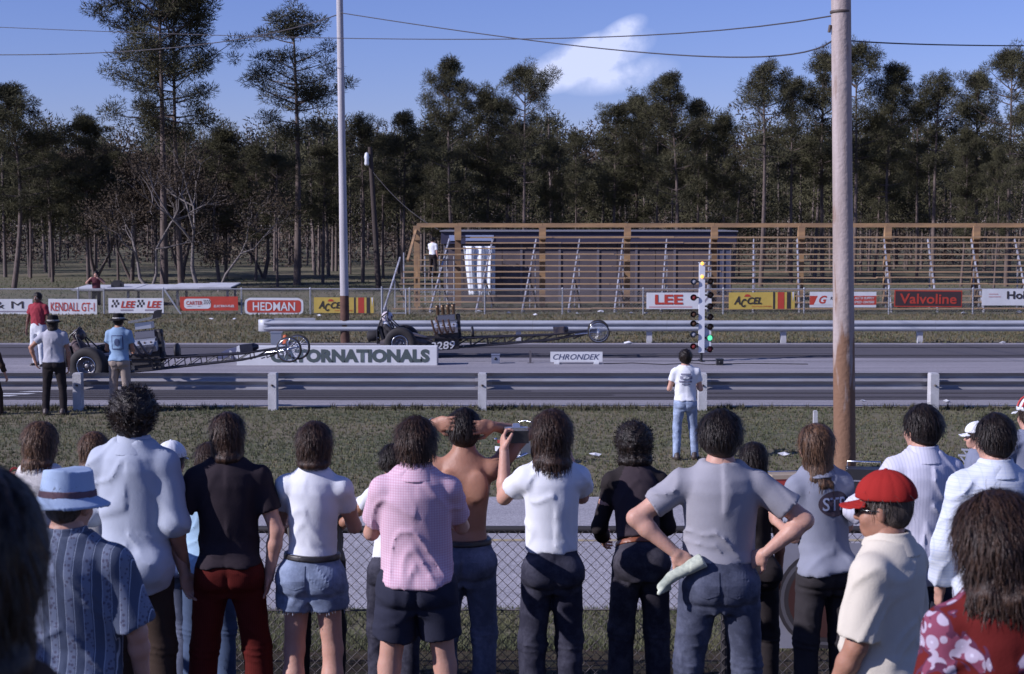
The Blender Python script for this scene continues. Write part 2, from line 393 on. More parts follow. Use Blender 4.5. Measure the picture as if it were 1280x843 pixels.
# far rail: beam faces the strip, posts seen below the beam
far = empty('guardrail', (0, 45.35, 0), 0, 'far guardrail behind the dragsters, its rounded end at the left', 'guardrail')
fx0 = P(326, 410, 45.35).x
fpx = [648, 812, 980, 1151]; fx = [P(px, 410, 45.35).x for px in fpx]
fx = [fx[0] - 3.75 * k for k in (1,)] + fx + [fx[-1] + 3.85 * k for k in (1, 2, 3)]
pm2 = MB().box((0, .12, .30), (.15, .17, .66)).mesh('post', [conc])
for x in fx: link('post', pm2, far, None, (x, 0, 0))
fe = fx0 + .1; xs2 = [fe] + [fe + 3.81 * k for k in range(1, 9)]
for i in range(len(xs2) - 1):
    V, F = w_beam(3.806); MB().add(V, F, 0, True).build('rail_beam', steel, far, ((xs2[i] + xs2[i + 1]) / 2, 0, .34))
eb = MB().lathe((0, .16, .33), (0, 0, 1), [(.001, 0), (.22, 0), (.235, .02), (.235, .32), (.22, .34), (.001, .34)], 20)
eb.build('end_terminal', steel, far, (fx0 + .14, 0, 0))
# short return wing and a few low things under its end
wing = MB().box((0, 0, 0), (1.2, .06, .24)); wing.build('end_wing', steel, far, (fx0 + .75, 1.6, .50), R(4))
# ================================================================ POLES + WIRES
def pole(name, top, base, r0, r1, m, label, n=18, cat='pole'):
    o = empty(name, tuple(base), 0, label, cat)
    d = top - base; pts = [d * t for t in np.linspace(0, 1, 14)]
    mb = MB(); mb.tube(pts, [r0 + (r1 - r0) * t + (.003 * math.sin(9 * t)) for t in np.linspace(0, 1, 14)], n)
    mb.build('shaft', m, o); return o
wood = mat('weathered_pole_wood', (.42, .355, .335), .85, noise=.6, nscale=1.9, nstretch=(3.2, 3.2, .35), col2=(.27, .215, .19), bump=.6, bscale=18)
t = wood.node_tree; b = bsdf(wood)      # orange brown weathering towards the butt and in patches
c = t.nodes.new('ShaderNodeTexCoord'); sx = t.nodes.new('ShaderNodeSeparateXYZ'); t.links.new(c.outputs['Object'], sx.inputs[0])
mpp = t.nodes.new('ShaderNodeMapping'); mpp.inputs['Scale'].default_value = (5, 5, .9); t.links.new(c.outputs['Object'], mpp.inputs[0])
n = t.nodes.new('ShaderNodeTexNoise'); n.inputs['Scale'].default_value = 1.3; n.inputs['Detail'].default_value = 6; t.links.new(mpp.outputs[0], n.inputs[0])
mr = t.nodes.new('ShaderNodeMapRange'); mr.inputs['From Min'].default_value = 2.7; mr.inputs['From Max'].default_value = .3; mr.inputs['To Min'].default_value = -.03; mr.inputs['To Max'].default_value = .42
t.links.new(sx.outputs['Z'], mr.inputs[0]); ad = t.nodes.new('ShaderNodeMath'); ad.operation = 'ADD'; t.links.new(n.outputs[0], ad.inputs[0]); t.links.new(mr.outputs[0], ad.inputs[1])
rr = t.nodes.new('ShaderNodeValToRGB'); rr.color_ramp.elements[0].position = .60; rr.color_ramp.elements[1].position = .70; t.links.new(ad.outputs[0], rr.inputs[0])
rr.color_ramp.elements[0].color = (0, 0, 0, 1); rr.color_ramp.elements[1].color = (1, 1, 1, 1)
mx = t.nodes.new('ShaderNodeMix'); mx.data_type = 'RGBA'; src = b.inputs['Base Color'].links[0].from_socket
t.links.new(rr.outputs[0], mx.inputs['Factor']); t.links.new(src, mx.inputs['A']); mx.inputs['B'].default_value = (.20, .11, .065, 1); t.links.new(mx.outputs['Result'], b.inputs['Base Color'])
pb = G(1056, 588); pt = P(1050.5, -95, pb.y)
big = pole('utility_pole', pt, pb, .152, .128, wood, 'thick weathered wooden utility pole standing in the grass behind the crowd, right', 24)
hw = P(1050.5, 17, pb.y)
MB().lathe(tuple(hw - pb), tuple(pt - pb), [(.134, 0), (.142, .005), (.142, .035), (.134, .04)], 24).build('wire_band', dsteel, big)
MB().tube([tuple(hw - pb + Vector((-.14, -.02, -.16))), tuple(hw - pb + Vector((-.155, -.02, -.26)))], .022, 8).build('bracket', dsteel, big)
lb = G(431.5, 429); lt = P(423.6, -60, lb.y)
pale = mat('pale_pole_wood', (.52, .50, .52), .8, noise=.35, nscale=1.5, nstretch=(4, 4, .3), bump=.3)
lp = pole('utility_pole', lt, lb, .125, .085, pale, 'slim pale utility pole behind the far guardrail at left', 14)
MB().lathe((0, 0, 0), tuple(lt - lb), [(.132, 0), (.131, .6), (.126, 1.35)], 14).build('brown_butt', mat('creosote_butt', (.13, .065, .045), .85, noise=.5, nscale=4), lp)
db = G(473.5, 364); dt = P(462.5, 184, db.y)
dp = pole('utility_pole', dt, db, .15, .11, mat('dark_pole_wood', (.06, .045, .04), .9, noise=.3), 'dark slender utility pole with white insulator among the pines left of the bleachers', 10)
u = P(462, 200, db.y) - db
MB().lathe(tuple(u + Vector((-.12, -.2, -.3))), (0, 0, 1), [(.001, 0), (.09, .02), (.12, .1), (.10, .3), (.13, .42), (.08, .62), (.001, .66)], 12).build('insulator', mat('porcelain_white', (.7, .72, .74), .3), dp)
def wire(pts, m, label, r=.012):
    V = [Vector(p) for p in pts]
    # quadratic sag through three points: a, mid, b
    a, mid, b_ = V; c_ = mid * 2 - (a + b_) / 2
    q = [a * (1 - t) ** 2 + c_ * 2 * t * (1 - t) + b_ * t * t for t in np.linspace(0, 1, 26)]
    base = q[0].copy()
    o = MB().tube([p - base for p in q], r, 5).build('overhead_wire', m, None, base)
    return tag(o, label, 'wire', 'overhead wires')
wm = mat('wire_black', (.05, .045, .05), .7)
wire((P(-260, 22, 62), P(424, 48, 43), P(1041, 20, pb.y)), wm, 'upper overhead wire running past the slim pole to the top of the thick pole', .011)
wire((P(-260, 60, 62), P(130, 66, 54), P(424, 18, lb.y)), wm, 'overhead wire rising from the left edge to the slim pale pole', .016)
wire((P(424, 16, lb.y), P(800, 65.5, 33.5), P(1040, 51.5, pb.y)), wm, 'overhead wire sagging from slim pole to thick pole below the cloud', .013)
wire((P(1061, 51, pb.y), P(1220, 57, 27), P(1420, 57, 34)), wm, 'short overhead wire from the thick pole to the right edge', .011)
wire((P(466, 215, db.y), P(505, 257, 74), P(548, 287, 69)), wm, 'thin guy cable slanting from the dark pole down to the bleachers', .015)
# ================================================================ BANNER FENCE
FY = 59.3
galv = mat('galvanised_pipe', (.42, .43, .46), .5, .5)
def fence(name, x0, x1, Y, z0, h, posts, pr, rail, pitch, wr, label, m, mw, parts=True, midwire=None):
    f = empty(name, (0, Y, z0), 0, label, 'fence')
    pm_ = MB().tube([(0, 0, -.15), (0, 0, h + .02)], pr, 10).lathe((0, 0, h + .02), (0, 0, 1), [(pr * 1.15, 0), (pr * .9, .03), (.001, .045)], 10).mesh('post', [m])
    for x in posts: link('post', pm_, f, None, (x, 0, 0))
    MB().tube([(x0, -.003, h), (x1, -.003, h)], rail, 10).build('top_rail', m, f)
    mb = MB(); nx = int((x1 - x0) / pitch) + 1; k = h - .01; V = []; F = []
    for s_ in (1, -1):
        for i in range(-int(k / pitch) - 1, nx + int(k / pitch) + 1):
            xa = x0 + i * pitch; xb = xa + s_ * k
            ta = 0.0; tb = 1.0
            # clip to [x0,x1]
            lo, hi = min(xa, xb), max(xa, xb)
            if hi <= x0 or lo >= x1: continue
            def at(x): return (x - xa) / (xb - xa)
            if xa < x0: ta = at(x0)
            if xa > x1: ta = at(x1)
            if xb < x0: tb = at(x0)
            if xb > x1: tb = at(x1)
            y = -pr - wr + (wr if s_ > 0 else -wr) * .8
            A = Vector((xa + (xb - xa) * ta, y, k * ta + .01)); B = Vector((xa + (xb - xa) * tb, y, k * tb + .01))
            if (A - B).length < .02: continue
            d = (B - A).normalized(); n1 = Vector((0, 1, 0)); n2 = d.cross(n1)
            o = len(V)
            for e in (A, B):
                for q in range(3): V.append(tuple(e + (n1 * math.cos(q * 2.094) + n2 * math.sin(q * 2.094)) * wr))
            F += [(o, o + 1, o + 4, o + 3), (o + 1, o + 2, o + 5, o + 4), (o + 2, o, o + 3, o + 5)]
    me = npmesh('mesh', V, np.array(F)); w = link('chain_link_mesh', me, f, mw)
    if midwire:
        MB().tube([(x0, -pr - .01, midwire), ((x0 + x1) / 2, -pr - .01, midwire - .012), (x1, -pr - .01, midwire)], .005, 6).build('tension_wire', mw, f)
    return f
fposts = []
ps = [P(px, 380, FY).x for px in (98, 130, 204, 302, 388, 478, 512, 606, 703, 804, 904, 1005, 1111, 1216)]
ps = [ps[0] - 3.0 * k for k in (2, 1)] + ps + [ps[-1] + 3.05 * k for k in (1, 2)]
meshm = mat('thin_wire', (.25, .25, .27), .6, .4)
bf = fence('chain_link_fence', ps[0], ps[-1], FY, 0, .94, ps, .030, .022, .10, .0032, 'low grey chain link fence carrying the sponsor banners before the bleachers', galv, meshm)
g0, g1 = ps[7], ps[8]
gt = empty('gate', (P(478, 380, FY).x, FY - .3, 0), 0, 'narrow pipe gate standing open in the banner fence beside the bleacher end', 'gate')
gw = P(512, 380, FY).x - P(478, 380, FY).x
MB().tube([(0, 0, .02), (0, 0, 1.05), ], .028, 8).build('gate_stile', galv, gt); MB().tube([(gw - .12, 0, .0), (gw - .12, 0, .95)], .028, 8).build('gate_stile', galv, gt)
MB().tube([(0, 0, .06), (gw - .12, 0, .06)], .02, 8).build('gate_rail', galv, gt)
br = MB().bar((0, 0, .95), (.62, 0, .0), .05, .05); br.build('fence_brace', galv, bf, (P(206, 380, FY).x, -.1, 0))
# ---------------------------------------------------------------- banners
def cloth_panel(w, h, rr=0.0, th=.006, wav=.004, seed=0, nx=26, nz=8):
    r = random.Random(seed); ph = [r.random() * 6 for _ in range(4)]
    def zoff(x, z): return wav * (math.sin(x * 4.1 + ph[0]) * .6 + math.sin(x * 9 + z * 4 + ph[1]) * .3 + math.sin(z * 7 + x * 2 + ph[2]) * .3)
    V = []; F = []
    for s_ in (0, 1):
        for j in range(nz + 1):
            for i in range(nx + 1):
                x = -w / 2 + w * i / nx; z = -h / 2 + h * j / nz
                if rr:   # rounded ends
                    dz = abs(z) - (h / 2 - rr); lim = w / 2 - (rr - math.sqrt(max(rr * rr - max(dz, 0) ** 2, 0)))
                    x = max(-lim, min(lim, x))
                V.append((x, zoff(x, z) + s_ * th, z))
    m_ = (nx + 1) * (nz + 1)
    for j in range(nz):
        for i in range(nx):
            a = j * (nx + 1) + i; F.append((a, a + 1, a + nx + 2, a + nx + 1)); F.append((m_ + a, m_ + a + nx + 1, m_ + a + nx + 2, m_ + a + 1))
    for i in range(nx): F.append((i, m_ + i, m_ + i + 1, i + 1)); a = nz * (nx + 1) + i; F.append((a, a + 1, m_ + a + 1, m_ + a))
    for j in range(nz): a = j * (nx + 1); F.append((a, a + nx + 1, m_ + a + nx + 1, m_ + a)); a += nx; F.append((a, m_ + a, m_ + a + nx + 1, a + nx + 1))
    return V, F, zoff
def pmat(name, c, **k): return mat('print_' + name, c, .75, **k)
WH = pmat('white', (.68, .69, .72), noise=.12, nscale=3); RD = pmat('red', (.50, .055, .035), noise=.15, nscale=4); BK = pmat('black', (.035, .03, .035))
YL = pmat('yellow', (.58, .42, .09), noise=.15, nscale=4); BL = pmat('navy', (.05, .028, .034)); SM = pmat('small_print', (.28, .25, .30)); PK = pmat('faint_pink', (.55, .36, .38))
def wavy(me, zoff, off, ox=0, oz=0):
    n = len(me.vertices); co = np.empty(n * 3, np.float32); me.vertices.foreach_get('co', co); co = co.reshape(-1, 3)
    for q in range(n): co[q, 1] = zoff(co[q, 0] + ox, co[q, 2] + oz) - off
    me.vertices.foreach_set('co', co.ravel()); me.update(); return me
def banner(px0, px1, py0, py1, base, label, items, rr=0.0, seed=0):
    Y = FY - .075; a = P(px0, py1, Y); b_ = P(px1, py0, Y); w = b_.x - a.x; h = b_.z - a.z
    o = empty('banner', ((a.x + b_.x) / 2, Y, (a.z + b_.z) / 2), 0, label, 'banner', 'sponsor banners on the far fence'); o.rotation_euler = (rng.normal() * .02, rng.normal() * .009, rng.normal() * .01)
    V, F, zo = cloth_panel(w, h, rr * h, seed=seed); MB().add(V, F).build('cloth', base, o)
    for it in items:
        k = it[0]
        if k == 't':      # text, cx, cz, height, width, mat, shear, bold
            _, s_, cx, cz, hh, ww, m_, sh, bo_ = it
            me = text_mesh(s_, hh * h, bo_, sh, ww * w); wavy(me, zo, .0125, cx * w, cz * h)
            link('lettering', me, o, m_, (cx * w, 0, cz * h))
        elif k == 'r':    # rect x0,x1,z0,z1
            _, x0, x1, z0, z1, m_ = it
            mb = MB(); nx = max(2, int((x1 - x0) * 26)); vs = [((x0 + (x1 - x0) * i / nx) * w, 0, z * h) for z in (z0, z1) for i in range(nx + 1)]
            vs = [(x, zo(x, z) - .0055, z) for x, _, z in vs]; mb.add(vs, [(i, i + 1, nx + 2 + i, nx + 1 + i) for i in range(nx)]); mb.build('printed_stripe', m_, o)
        elif k == 'p':    # polygon / rounded shape points
            _, pts, m_, off = it
            mb = MB(); vs = [(x * w, zo(x * w, z * h) - off, z * h) for x, z in pts]; mb.add(vs, [tuple(range(len(vs)))]); mb.build('printed_shape', m_, o)
    return o
def rrect(x0, x1, z0, z1, rx, rz, n=6):
    pts = []
    for cx, cz, a0 in ((x1 - rx, z1 - rz, 0), (x0 + rx, z1 - rz, 90), (x0 + rx, z0 + rz, 180), (x1 - rx, z0 + rz, 270)):
        for i in range(n + 1):
            a = R(a0 + 90 * i / n); pts.append((cx + rx * math.cos(a), cz + rz * math.sin(a)))
    return pts
def checker(cx, cz, s_):
    it = []
    for i in range(4):
        for j in range(3):
            if (i + j) % 2 == 0:
                x = cx + (i - 2) * s_ * .24 + j * s_ * .06; z = cz + (j - 1.5) * .17
                it.append(('p', [(x, z), (x + s_ * .24, z), (x + s_ * .27, z + .17), (x + s_ * .03, z + .17)], BK, .0058))
    return it
banner(-34, 40.5, 374, 393, WH, 'white banner reading & M at the left edge of the far fence', [('t', 'S & M', -.02, .12, .48, .74, BK, 0, .0), ('r', -.1, .4, -.36, -.28, SM)], seed=1)
banner(60.5, 121, 374, 393.5, WH, 'white banner with the red words KENDALL GT-1', [('t', 'KENDALL GT-1', 0, 0, .56, .90, RD, 0, .012)], seed=2)
banner(135.5, 204.5, 373, 391.5, WH, 'white banner with red LEE twice and small checkered flags', [('t', 'LEE', -.14, .08, .46, .27, RD, .25, .05), ('t', 'LEE', .33, .08, .46, .27, RD, .25, .05), ('r', -.28, -.05, -.36, -.25, SM), ('r', .16, .42, -.36, -.25, SM)] + checker(-.38, .14, .14) + checker(.08, .14, .14), seed=3)
banner(225, 297.5, 371, 388.5, RD, 'red banner with white oval CARTER emblem and two white lines of print', [('p', rrect(-.43, .03, -.36, .36, .06, .22), WH, .0055), ('t', 'CARTER', -.25, .05, .28, .28, RD, 0, .03)] + [('p', [(-.09 + i * .03 + (j % 2) * .015, -.05 + j * .11), (-.075 + i * .03 + (j % 2) * .015, -.05 + j * .11), (-.075 + i * .03 + (j % 2) * .015, .05 + j * .11), (-.09 + i * .03 + (j % 2) * .015, .05 + j * .11)], BK, .0062) for i in range(4) for j in range(3)] + [('t', 'THERMO-QUAD', .26, .22, .17, .36, WH, .2, .04), ('t', 'ELECTRO-FUEL', .26, -.18, .17, .36, WH, .2, .04), ('r', -.38, -.15, -.23, -.18, SM)], seed=4)
banner(306, 379, 372.5, 394, WH, 'rounded white bordered red banner reading HEDMAN', [('p', rrect(-.46, .46, -.36, .36, .05, .18), RD, .0055), ('t', 'HEDMAN', 0, 0, .50, .72, WH, 0, .03)], rr=.3, seed=5)
acc = [('t', 'A', -.375, .03, .50, .10, BK, .3, .04), ('t', 'C', -.275, -.13, .50, .085, BK, .3, .05), ('t', 'CEL', -.11, .0, .42, .22, BK, .3, .05), ('p', [(-.27, .24), (-.16, .24), (-.19, .38), (-.245, .38)], RD, .006), ('r', .17, .20, -.5, .5, BK), ('r', .24, .34, -.5, .5, RD), ('r', .38, .44, -.5, .5, BK), ('t', 'IGNITION SYSTEMS', 0, -.34, .07, .3, RD, 0, .02), ('p', [(.46, .5), (.49, .5), (.475, -.1)], WH, .0058)]
banner(392.5, 467, 372, 391.5, YL, 'yellow ACCEL banner partly behind the slim pole, striped black and red', acc, seed=6)
banner(808, 889.5, 366, 386.5, WH, 'white banner with big red LEE behind the starting light tree', [('t', 'LEE', -.155, .08, .60, .43, RD, 0, .06), ('r', -.46, .2, -.42, -.33, PK), ('p', [(.36, -.1), (.40, -.1), (.49, .35), (.47, .40)], SM, .0058)], seed=7)
banner(911, 993.5, 365.5, 386.5, YL, 'yellow ACCEL banner with black and red stripes left of the thick pole', acc, seed=8)
banner(1012, 1095.5, 365, 384.5, WH, 'white banner with broad red band and slanted letter behind the thick pole', [('r', -.5, .5, -.33, .24, RD), ('p', [(-.44, -.33), (-.36, .42), (-.02, .42), (-.10, -.33)], WH, .0062), ('t', 'G', -.30, .0, .52, .12, RD, .3, .05), ('t', 'RATIOT', -.08, .08, .2, .22, BK, .2, .03), ('t', 'AUTO SUPPLY', .32, .10, .16, .30, WH, .2, .03), ('t', 'SPEED CENTERS', .32, -.16, .16, .30, WH, .2, .03)], seed=9)
banner(1117.5, 1203, 363, 384, RD, 'dark banner with red border and red word Valvoline', [('r', -.485, .485, -.43, .43, BL), ('t', 'Valvoline', 0, -.01, .60, .84, RD, 0, .035)], seed=10)
banner(1227, 1312, 361.5, 382, WH, 'white banner with black Holley lettering cut by the right edge', [('t', 'Holley', .12, .06, .62, .50, BK, 0, .05), ('r', -.4, -.22, .0, .06, PK), ('r', -.4, -.26, .16, .22, PK)], seed=11)
# litter on the verge
lit = mat('paper_litter', (.62, .63, .66), .8)
for i, (px, py, k) in enumerate([(264, 400, 0), (293, 400, 0), (399, 396, 1), (560, 399, 0), (598, 391, 2), (636, 392, 0), (669, 395, 1), (722, 393, 0), (751, 391, 2), (789, 393, 1), (807, 393, 0), (786, 431, 3), (1204, 393, 3), (1274, 392, 2), (1253, 430, 0), (1183, 504, 3), (1078, 503, 0), (866, 500, 1), (980, 571, 3), (744, 572, 3)]):
    p = G(px, py); s_ = (.10, .13, .15, .15)[k] * (.7 if py > 450 else 1)
    mb = MB(); n = 7; vs = [(s_ * .9 * math.cos(j * .9) * (.6 + rng.random() * .6), s_ * .45 * math.sin(j * .9) * (.6 + rng.random() * .6), .01 + rng.random() * s_ * .5) for j in range(n)] + [(0, 0, s_ * .7), (0, 0, .004)]
    mb.add(vs, [(j, (j + 1) % n, n) for j in range(n)] + [((j + 1) % n, j, n + 1) for j in range(n)])
    o = mb.build('litter', lit, None, (p.x, p.y, 0)); tag(o, 'scrap of white paper litter lying on the grass verge', 'litter', 'paper litter on the grass')
# ================================================================ BLEACHERS
BX, BY = P(483, 392, 60.4).x, 60.4
SH = .151
bl = empty('bleachers', (0, BY, 0), 0, 'long open timber bleachers under construction with a raised plank walkway along its top', 'bleachers')
plank_m = mat('seat_plank_wood', (.46, .31, .17), .85, noise=.5, nscale=1.2, nstretch=(.4, 4, 4), col2=(.24, .16, .10))
timber = mat('new_timber', (.44, .27, .13), .8, noise=.45, nscale=1.5, nstretch=(.5, 2, 2), col2=(.22, .14, .085))
gst = mat('stringer_steel', (.62, .63, .68), .5, .3, noise=.5, nscale=3, col2=(.2, .2, .23))
def bp(x, y, z): return (x + y * SH, y, z)
xe = P(1400, 392, BY).x
rows = 13; segL = 4.88
pl = MB().box((0, 0, 0), (segL - .03, .24, .045)).mesh('plank', [plank_m])
for r_ in range(rows):
    z = .14 + r_ * .222; y = .25 + r_ * .32
    x = BX + (.15 if r_ < 9 else 2.2 * ((r_ - 8) * .35)); k = 0
    if r_ in (1, 3): x += .1
    while x < xe:
        L = segL if k else segL * (.55 + .12 * (r_ % 3))
        o = link('seat_plank', pl, bl, None, bp(x + L / 2, y, z + rng.normal() * .006)); o.scale.x = L / segL; o.rotation_euler = (0, rng.normal() * .0025, 0)
        x += L; k += 1
for k in range(-8, 9):
    tp = P(942 + 54.3 * k, 300, BY + 4.1); X0 = tp.x - SH * 4.1
    mb = MB(); y0, z0, y1, z1 = .12, .06, 4.05, 2.72
    if k < -7: y1, z1 = 3.0, 2.0
    mb.bar(bp(X0, y0, z0), bp(X0, y1, z1), .05, .09)
    nst = 12 if k >= -7 else 9
    for r_ in range(nst): z = .14 + r_ * .222; y = .25 + r_ * .32; mb.box(bp(X0, y, z - .06), (.07, .20, .05)); mb.box(bp(X0 + .0, y - .11, z - .11), (.06, .04, .13))
    mb.build('stringer', gst, bl)
    for yy, zz in ((.35, .2), (1.8, 1.15), (3.4, 2.2)):
        MB().bar(bp(X0 + .05, yy, 0), bp(X0 + .05, yy, zz), .05, .05).build('support_leg', gst, bl)
    MB().bar(bp(X0 + .08, 3.9, 0), bp(X0 + .06, 1.9, 1.15), .04, .04).build('strut', mat('dark_strut', (.10, .09, .10), .7), bl)
tpx = [521, 572.4, 678, 784, 892.5, 1001, 1109, 1219.5, 1330]
TY = BY + 4.5
tx = [P(px, 287, TY).x - SH * 4.5 * 0 for px in tpx]
topz = P(640, 284, TY).z
for i, x in enumerate(tx):
    MB().box((0, 0, (topz - .02) / 2), (.24, .20, topz - .02)).build('timber_post', mat('post_timber_dark', (.15, .085, .045), .85, noise=.5, nscale=1.5, col2=(.24, .15, .09), nstretch=(1, 1, .6)) if i % 3 == 1 else timber, bl, (x, 4.5, 0))
    MB().box((0, 0, 0), (.27, .10, .58)).build('post_block', timber, bl, (x + .0, 4.33, topz - .24))
for i in range(len(tx) - 1):
    a, b_ = tx[i], tx[i + 1]
    o = MB().box((0, 0, 0), (b_ - a - .01, .10, .17)).build('top_beam', timber, bl, ((a + b_) / 2, 4.52 + .0, topz + .07)); o.rotation_euler = (0, rng.normal() * .002, 0)
    if i < 1: continue
    MB().box((0, 0, 0), (b_ - a - .26, .05, .06)).build('guard_rail_board', plank_m, bl, ((a + b_) / 2, 4.45, topz - .42))
MB().bar(bp(BX + .25, 2.6, 1.9), (tx[0], 4.5, topz), .09, .09).build('sloping_rail', timber, bl)
MB().bar(bp(BX + .75, 1.9, .0), bp(BX + .75, 1.9, 2.1), .09, .09).build('timber_post', timber, bl)
# ================================================================ SHED behind the bleachers
SHY = 68.5
x0 = P(556, 330, SHY).x; x1 = P(915, 330, SHY).x; zt = P(700, 305, SHY).z; zf = P(700, 290, SHY).z
sh = empty('shed', ((x0 + x1) / 2, SHY, 0), 0, 'low windowless grey panelled shed with dark blue fascia seen through the bleachers', 'building')
L = x1 - x0
wall_m = mat('shed_wall', (.12, .10, .115), .85, noise=.25, nscale=2); fas = mat('navy_fascia', (.040, .038, .075), .6); batt = mat('pale_batten', (.15, .14, .17), .7)
npan = 15
for i in range(npan):
    w = L / npan; MB().box((0, 0, 0), (w - .025, .08, zt)).build('wall_panel', wall_m, sh, (-L / 2 + w * (i + .5), .0, zt / 2))
MB().box((0, 2.5, zt / 2 - .02), (L - .1, 4.8, zt - .1)).build('wall', wall_m, sh)
for i in range(npan + 1):
    w = L / npan
    if i % 2 == 0: MB().box((0, 0, 0), (.10, .04, zt)).build('batten', batt, sh, (-L / 2 + w * i, -.06, zt / 2))
MB().box((0, 2.4, (zt + zf) / 2), (L + .3, 5.3, zf - zt)).build('fascia', fas, sh)
MB().box((0, 2.4, zf + .03), (L + .4, 5.5, .05)).build('roof', mat('shed_roof', (.2, .2, .23), .7), sh)
MB().box((0, 0, 0), (1.2, .03, .24)).build('fascia_sheet', mat('light_blue_sheet', (.30, .36, .55), .6), sh, (-L / 2 + 1.5, -.275, zf - .26))
MB().box((0, 0, 0), (.4, .03, .24)).build('fascia_sheet', MATS['light_blue_sheet'], sh, (-L / 2 + .4, -.275, zf - .26))
wx0 = P(896, 320, SHY).x - (x0 + x1) / 2
wf = MB()
for dx in (0, .27, .58): wf.box((wx0 + dx, -.07, zt * .55), (.05, .05, zt * .8))
wf.box((wx0 + .29, -.07, zt * .93), (.6, .05, .05)); wf.build('window_frame', batt, sh)
MB().box((wx0 + .29, -.045, zt * .55), (.55, .02, zt * .75)).build('pane', mat('dim_glass', (.10, .11, .17), .2), sh)
# plastic sheet hanging on the front of the shed
cx0, cx1 = P(579, 340, SHY - .6).x, P(619, 340, SHY - .6).x; za, zb = P(600, 308, SHY - .6).z, P(600, 369, SHY - .6).z
V = []; F = []; nx, nz_ = 26, 22
for j in range(nz_ + 1):
    for i in range(nx + 1):
        u_ = i / nx; v_ = j / nz_
        x = cx0 + (cx1 - cx0) * (u_ * (1 - .0 * v_) + .18 * v_ * (1 - u_)); z = za + (zb - za) * v_
        V.append((x, .08 * math.sin(u_ * 19 + 2 * math.sin(v_ * 2)) + .04 * math.sin(u_ * 41 + v_ * 3), z))
for j in range(nz_):
    for i in range(nx): a = j * (nx + 1) + i; F.append((a, a + 1, a + nx + 2, a + nx + 1))
o = MB().add(V, F, 0, True).build('plastic_sheet', mat('white_plastic', (.72, .76, .82), .35), None, (0, SHY - .6, 0)); md = o.modifiers.new('thickness', 'SOLIDIFY'); md.thickness = .01
tag(o, 'bright white plastic sheet hanging in folds on the front of the shed', 'sheet')
# low scaffold rack left of shed
sc_ = empty('rack', (P(545, 360, 66.5).x, 66.5, 0), 0, 'pale metal rack of thin bars standing behind the bleachers left of the shed', 'rack')
for i in range(6): MB().tube([(-.75 + i * .3, 0, 0), (-.75 + i * .3, 0, 2.0)], .025, 6).build('upright', galv, sc_)
for z in (.5, 1.1, 1.6): MB().tube([(-.8, .02, z), (.8, .02, z)], .02, 6).build('crossbar', galv, sc_)
# ================================================================ FLATBED DECK
dk = empty('flatbed', (P(195, 360, 66).x, 66.3, 0), 0, 'low white topped flatbed platform parked behind the banner fence at left', 'platform')
dl = P(293, 360, 66).x - P(96, 360, 66).x
dw = mat('deck_white', (.62, .63, .66), .7, noise=.3, nscale=2)
for i in range(5):
    w = dl / 5; o = MB().box((0, 0, 0), (w - .02, 2.4, .05)).build('deck_panel', dw, dk, (-dl / 2 + w * (i + .5), 0, .70 + .02 * math.sin(i * 2.2) + i * .02)); o.rotation_euler = (R(2.0), 0, 0)
for sx_ in (-1, -.33, .33, 1):
    for sy in (-1, 1): MB().box((0, 0, .32), (.09, .09, .64)).build('leg', mat('deck_frame', (.18, .17, .18), .8), dk, (sx_ * dl * .47, sy * .9, 0))
for sy in (-1, 1): MB().bar((-dl * .48, sy * .95, .63), (dl * .48, sy * .95, .68), .06, .1).build('side_rail', MATS['deck_frame'], dk)
bx = P(147, 362, 65.8)
o = MB().box((0, 0, .11), (.46, .32, .2)).box((0, 0, .24), (.3, .22, .08)).box((.1, -.17, .12), (.1, .04, .1)).build('equipment_case', mat('black_case', (.03, .028, .03), .5), None, (bx.x, bx.y, .735)); tag(o, 'black equipment case lying on the white flatbed beside the seated man', 'case')
# ================================================================ TREES
bark = mat('pine_bark', (.16, .125, .11), .95, noise=.55, nscale=2.5, nstretch=(4, 4, .7), col2=(.075, .055, .048), bump=.5, bscale=9)
pale_bark = mat('pale_bark', (.19, .165, .15), .9, noise=.5, nscale=3, nstretch=(2, 2, .6), col2=(.17, .15, .145))
ndl = mat('pine_needles', (.100, .096, .050), .8, noise=.5, nscale=.55, col2=(.042, .040, .025), spec=.15, blend=.12)
ndl2 = mat('pine_needles_light', (.105, .098, .055), .75, noise=.5, nscale=.5, col2=(.05, .047, .03), spec=.15, blend=.12)
leafm = mat('dull_leaves', (.09, .068, .046), .85, noise=.5, nscale=.8, col2=(.042, .034, .028), spec=.1)
twigm = mat('bare_twigs', (.15, .12, .115), .9, noise=.4, nscale=2)
def needle_clump(r, n, L, w, rs):
    """n thin triangles radiating upward-outward from points in a flattened blob of radius r"""
    c = rs.normal(size=(n, 3)); c /= np.linalg.norm(c, axis=1)[:, None]; c *= (r * rs.random(n) ** .45)[:, None]; c[:, 2] *= .9
    d = c / (np.linalg.norm(c, axis=1)[:, None] + 1e-6) + rs.normal(size=(n, 3)) * .55 + np.array([0, 0, .35]); d /= np.linalg.norm(d, axis=1)[:, None]
    s = np.cross(d, rs.normal(size=(n, 3))); s /= np.linalg.norm(s, axis=1)[:, None]
    l = L * (.6 + .8 * rs.random(n))[:, None]
    return np.stack([c - s * w, c + s * w, c + d * l], 1).reshape(-1, 3)
def bezier_branch(a, b, sag, n=6):
    a = np.array(a); b = np.array(b); m_ = (a + b) / 2 + np.array([0, 0, sag])
    t = np.linspace(0, 1, n)[:, None]; return a * (1 - t) ** 2 + 2 * m_ * t * (1 - t) + b * t * t
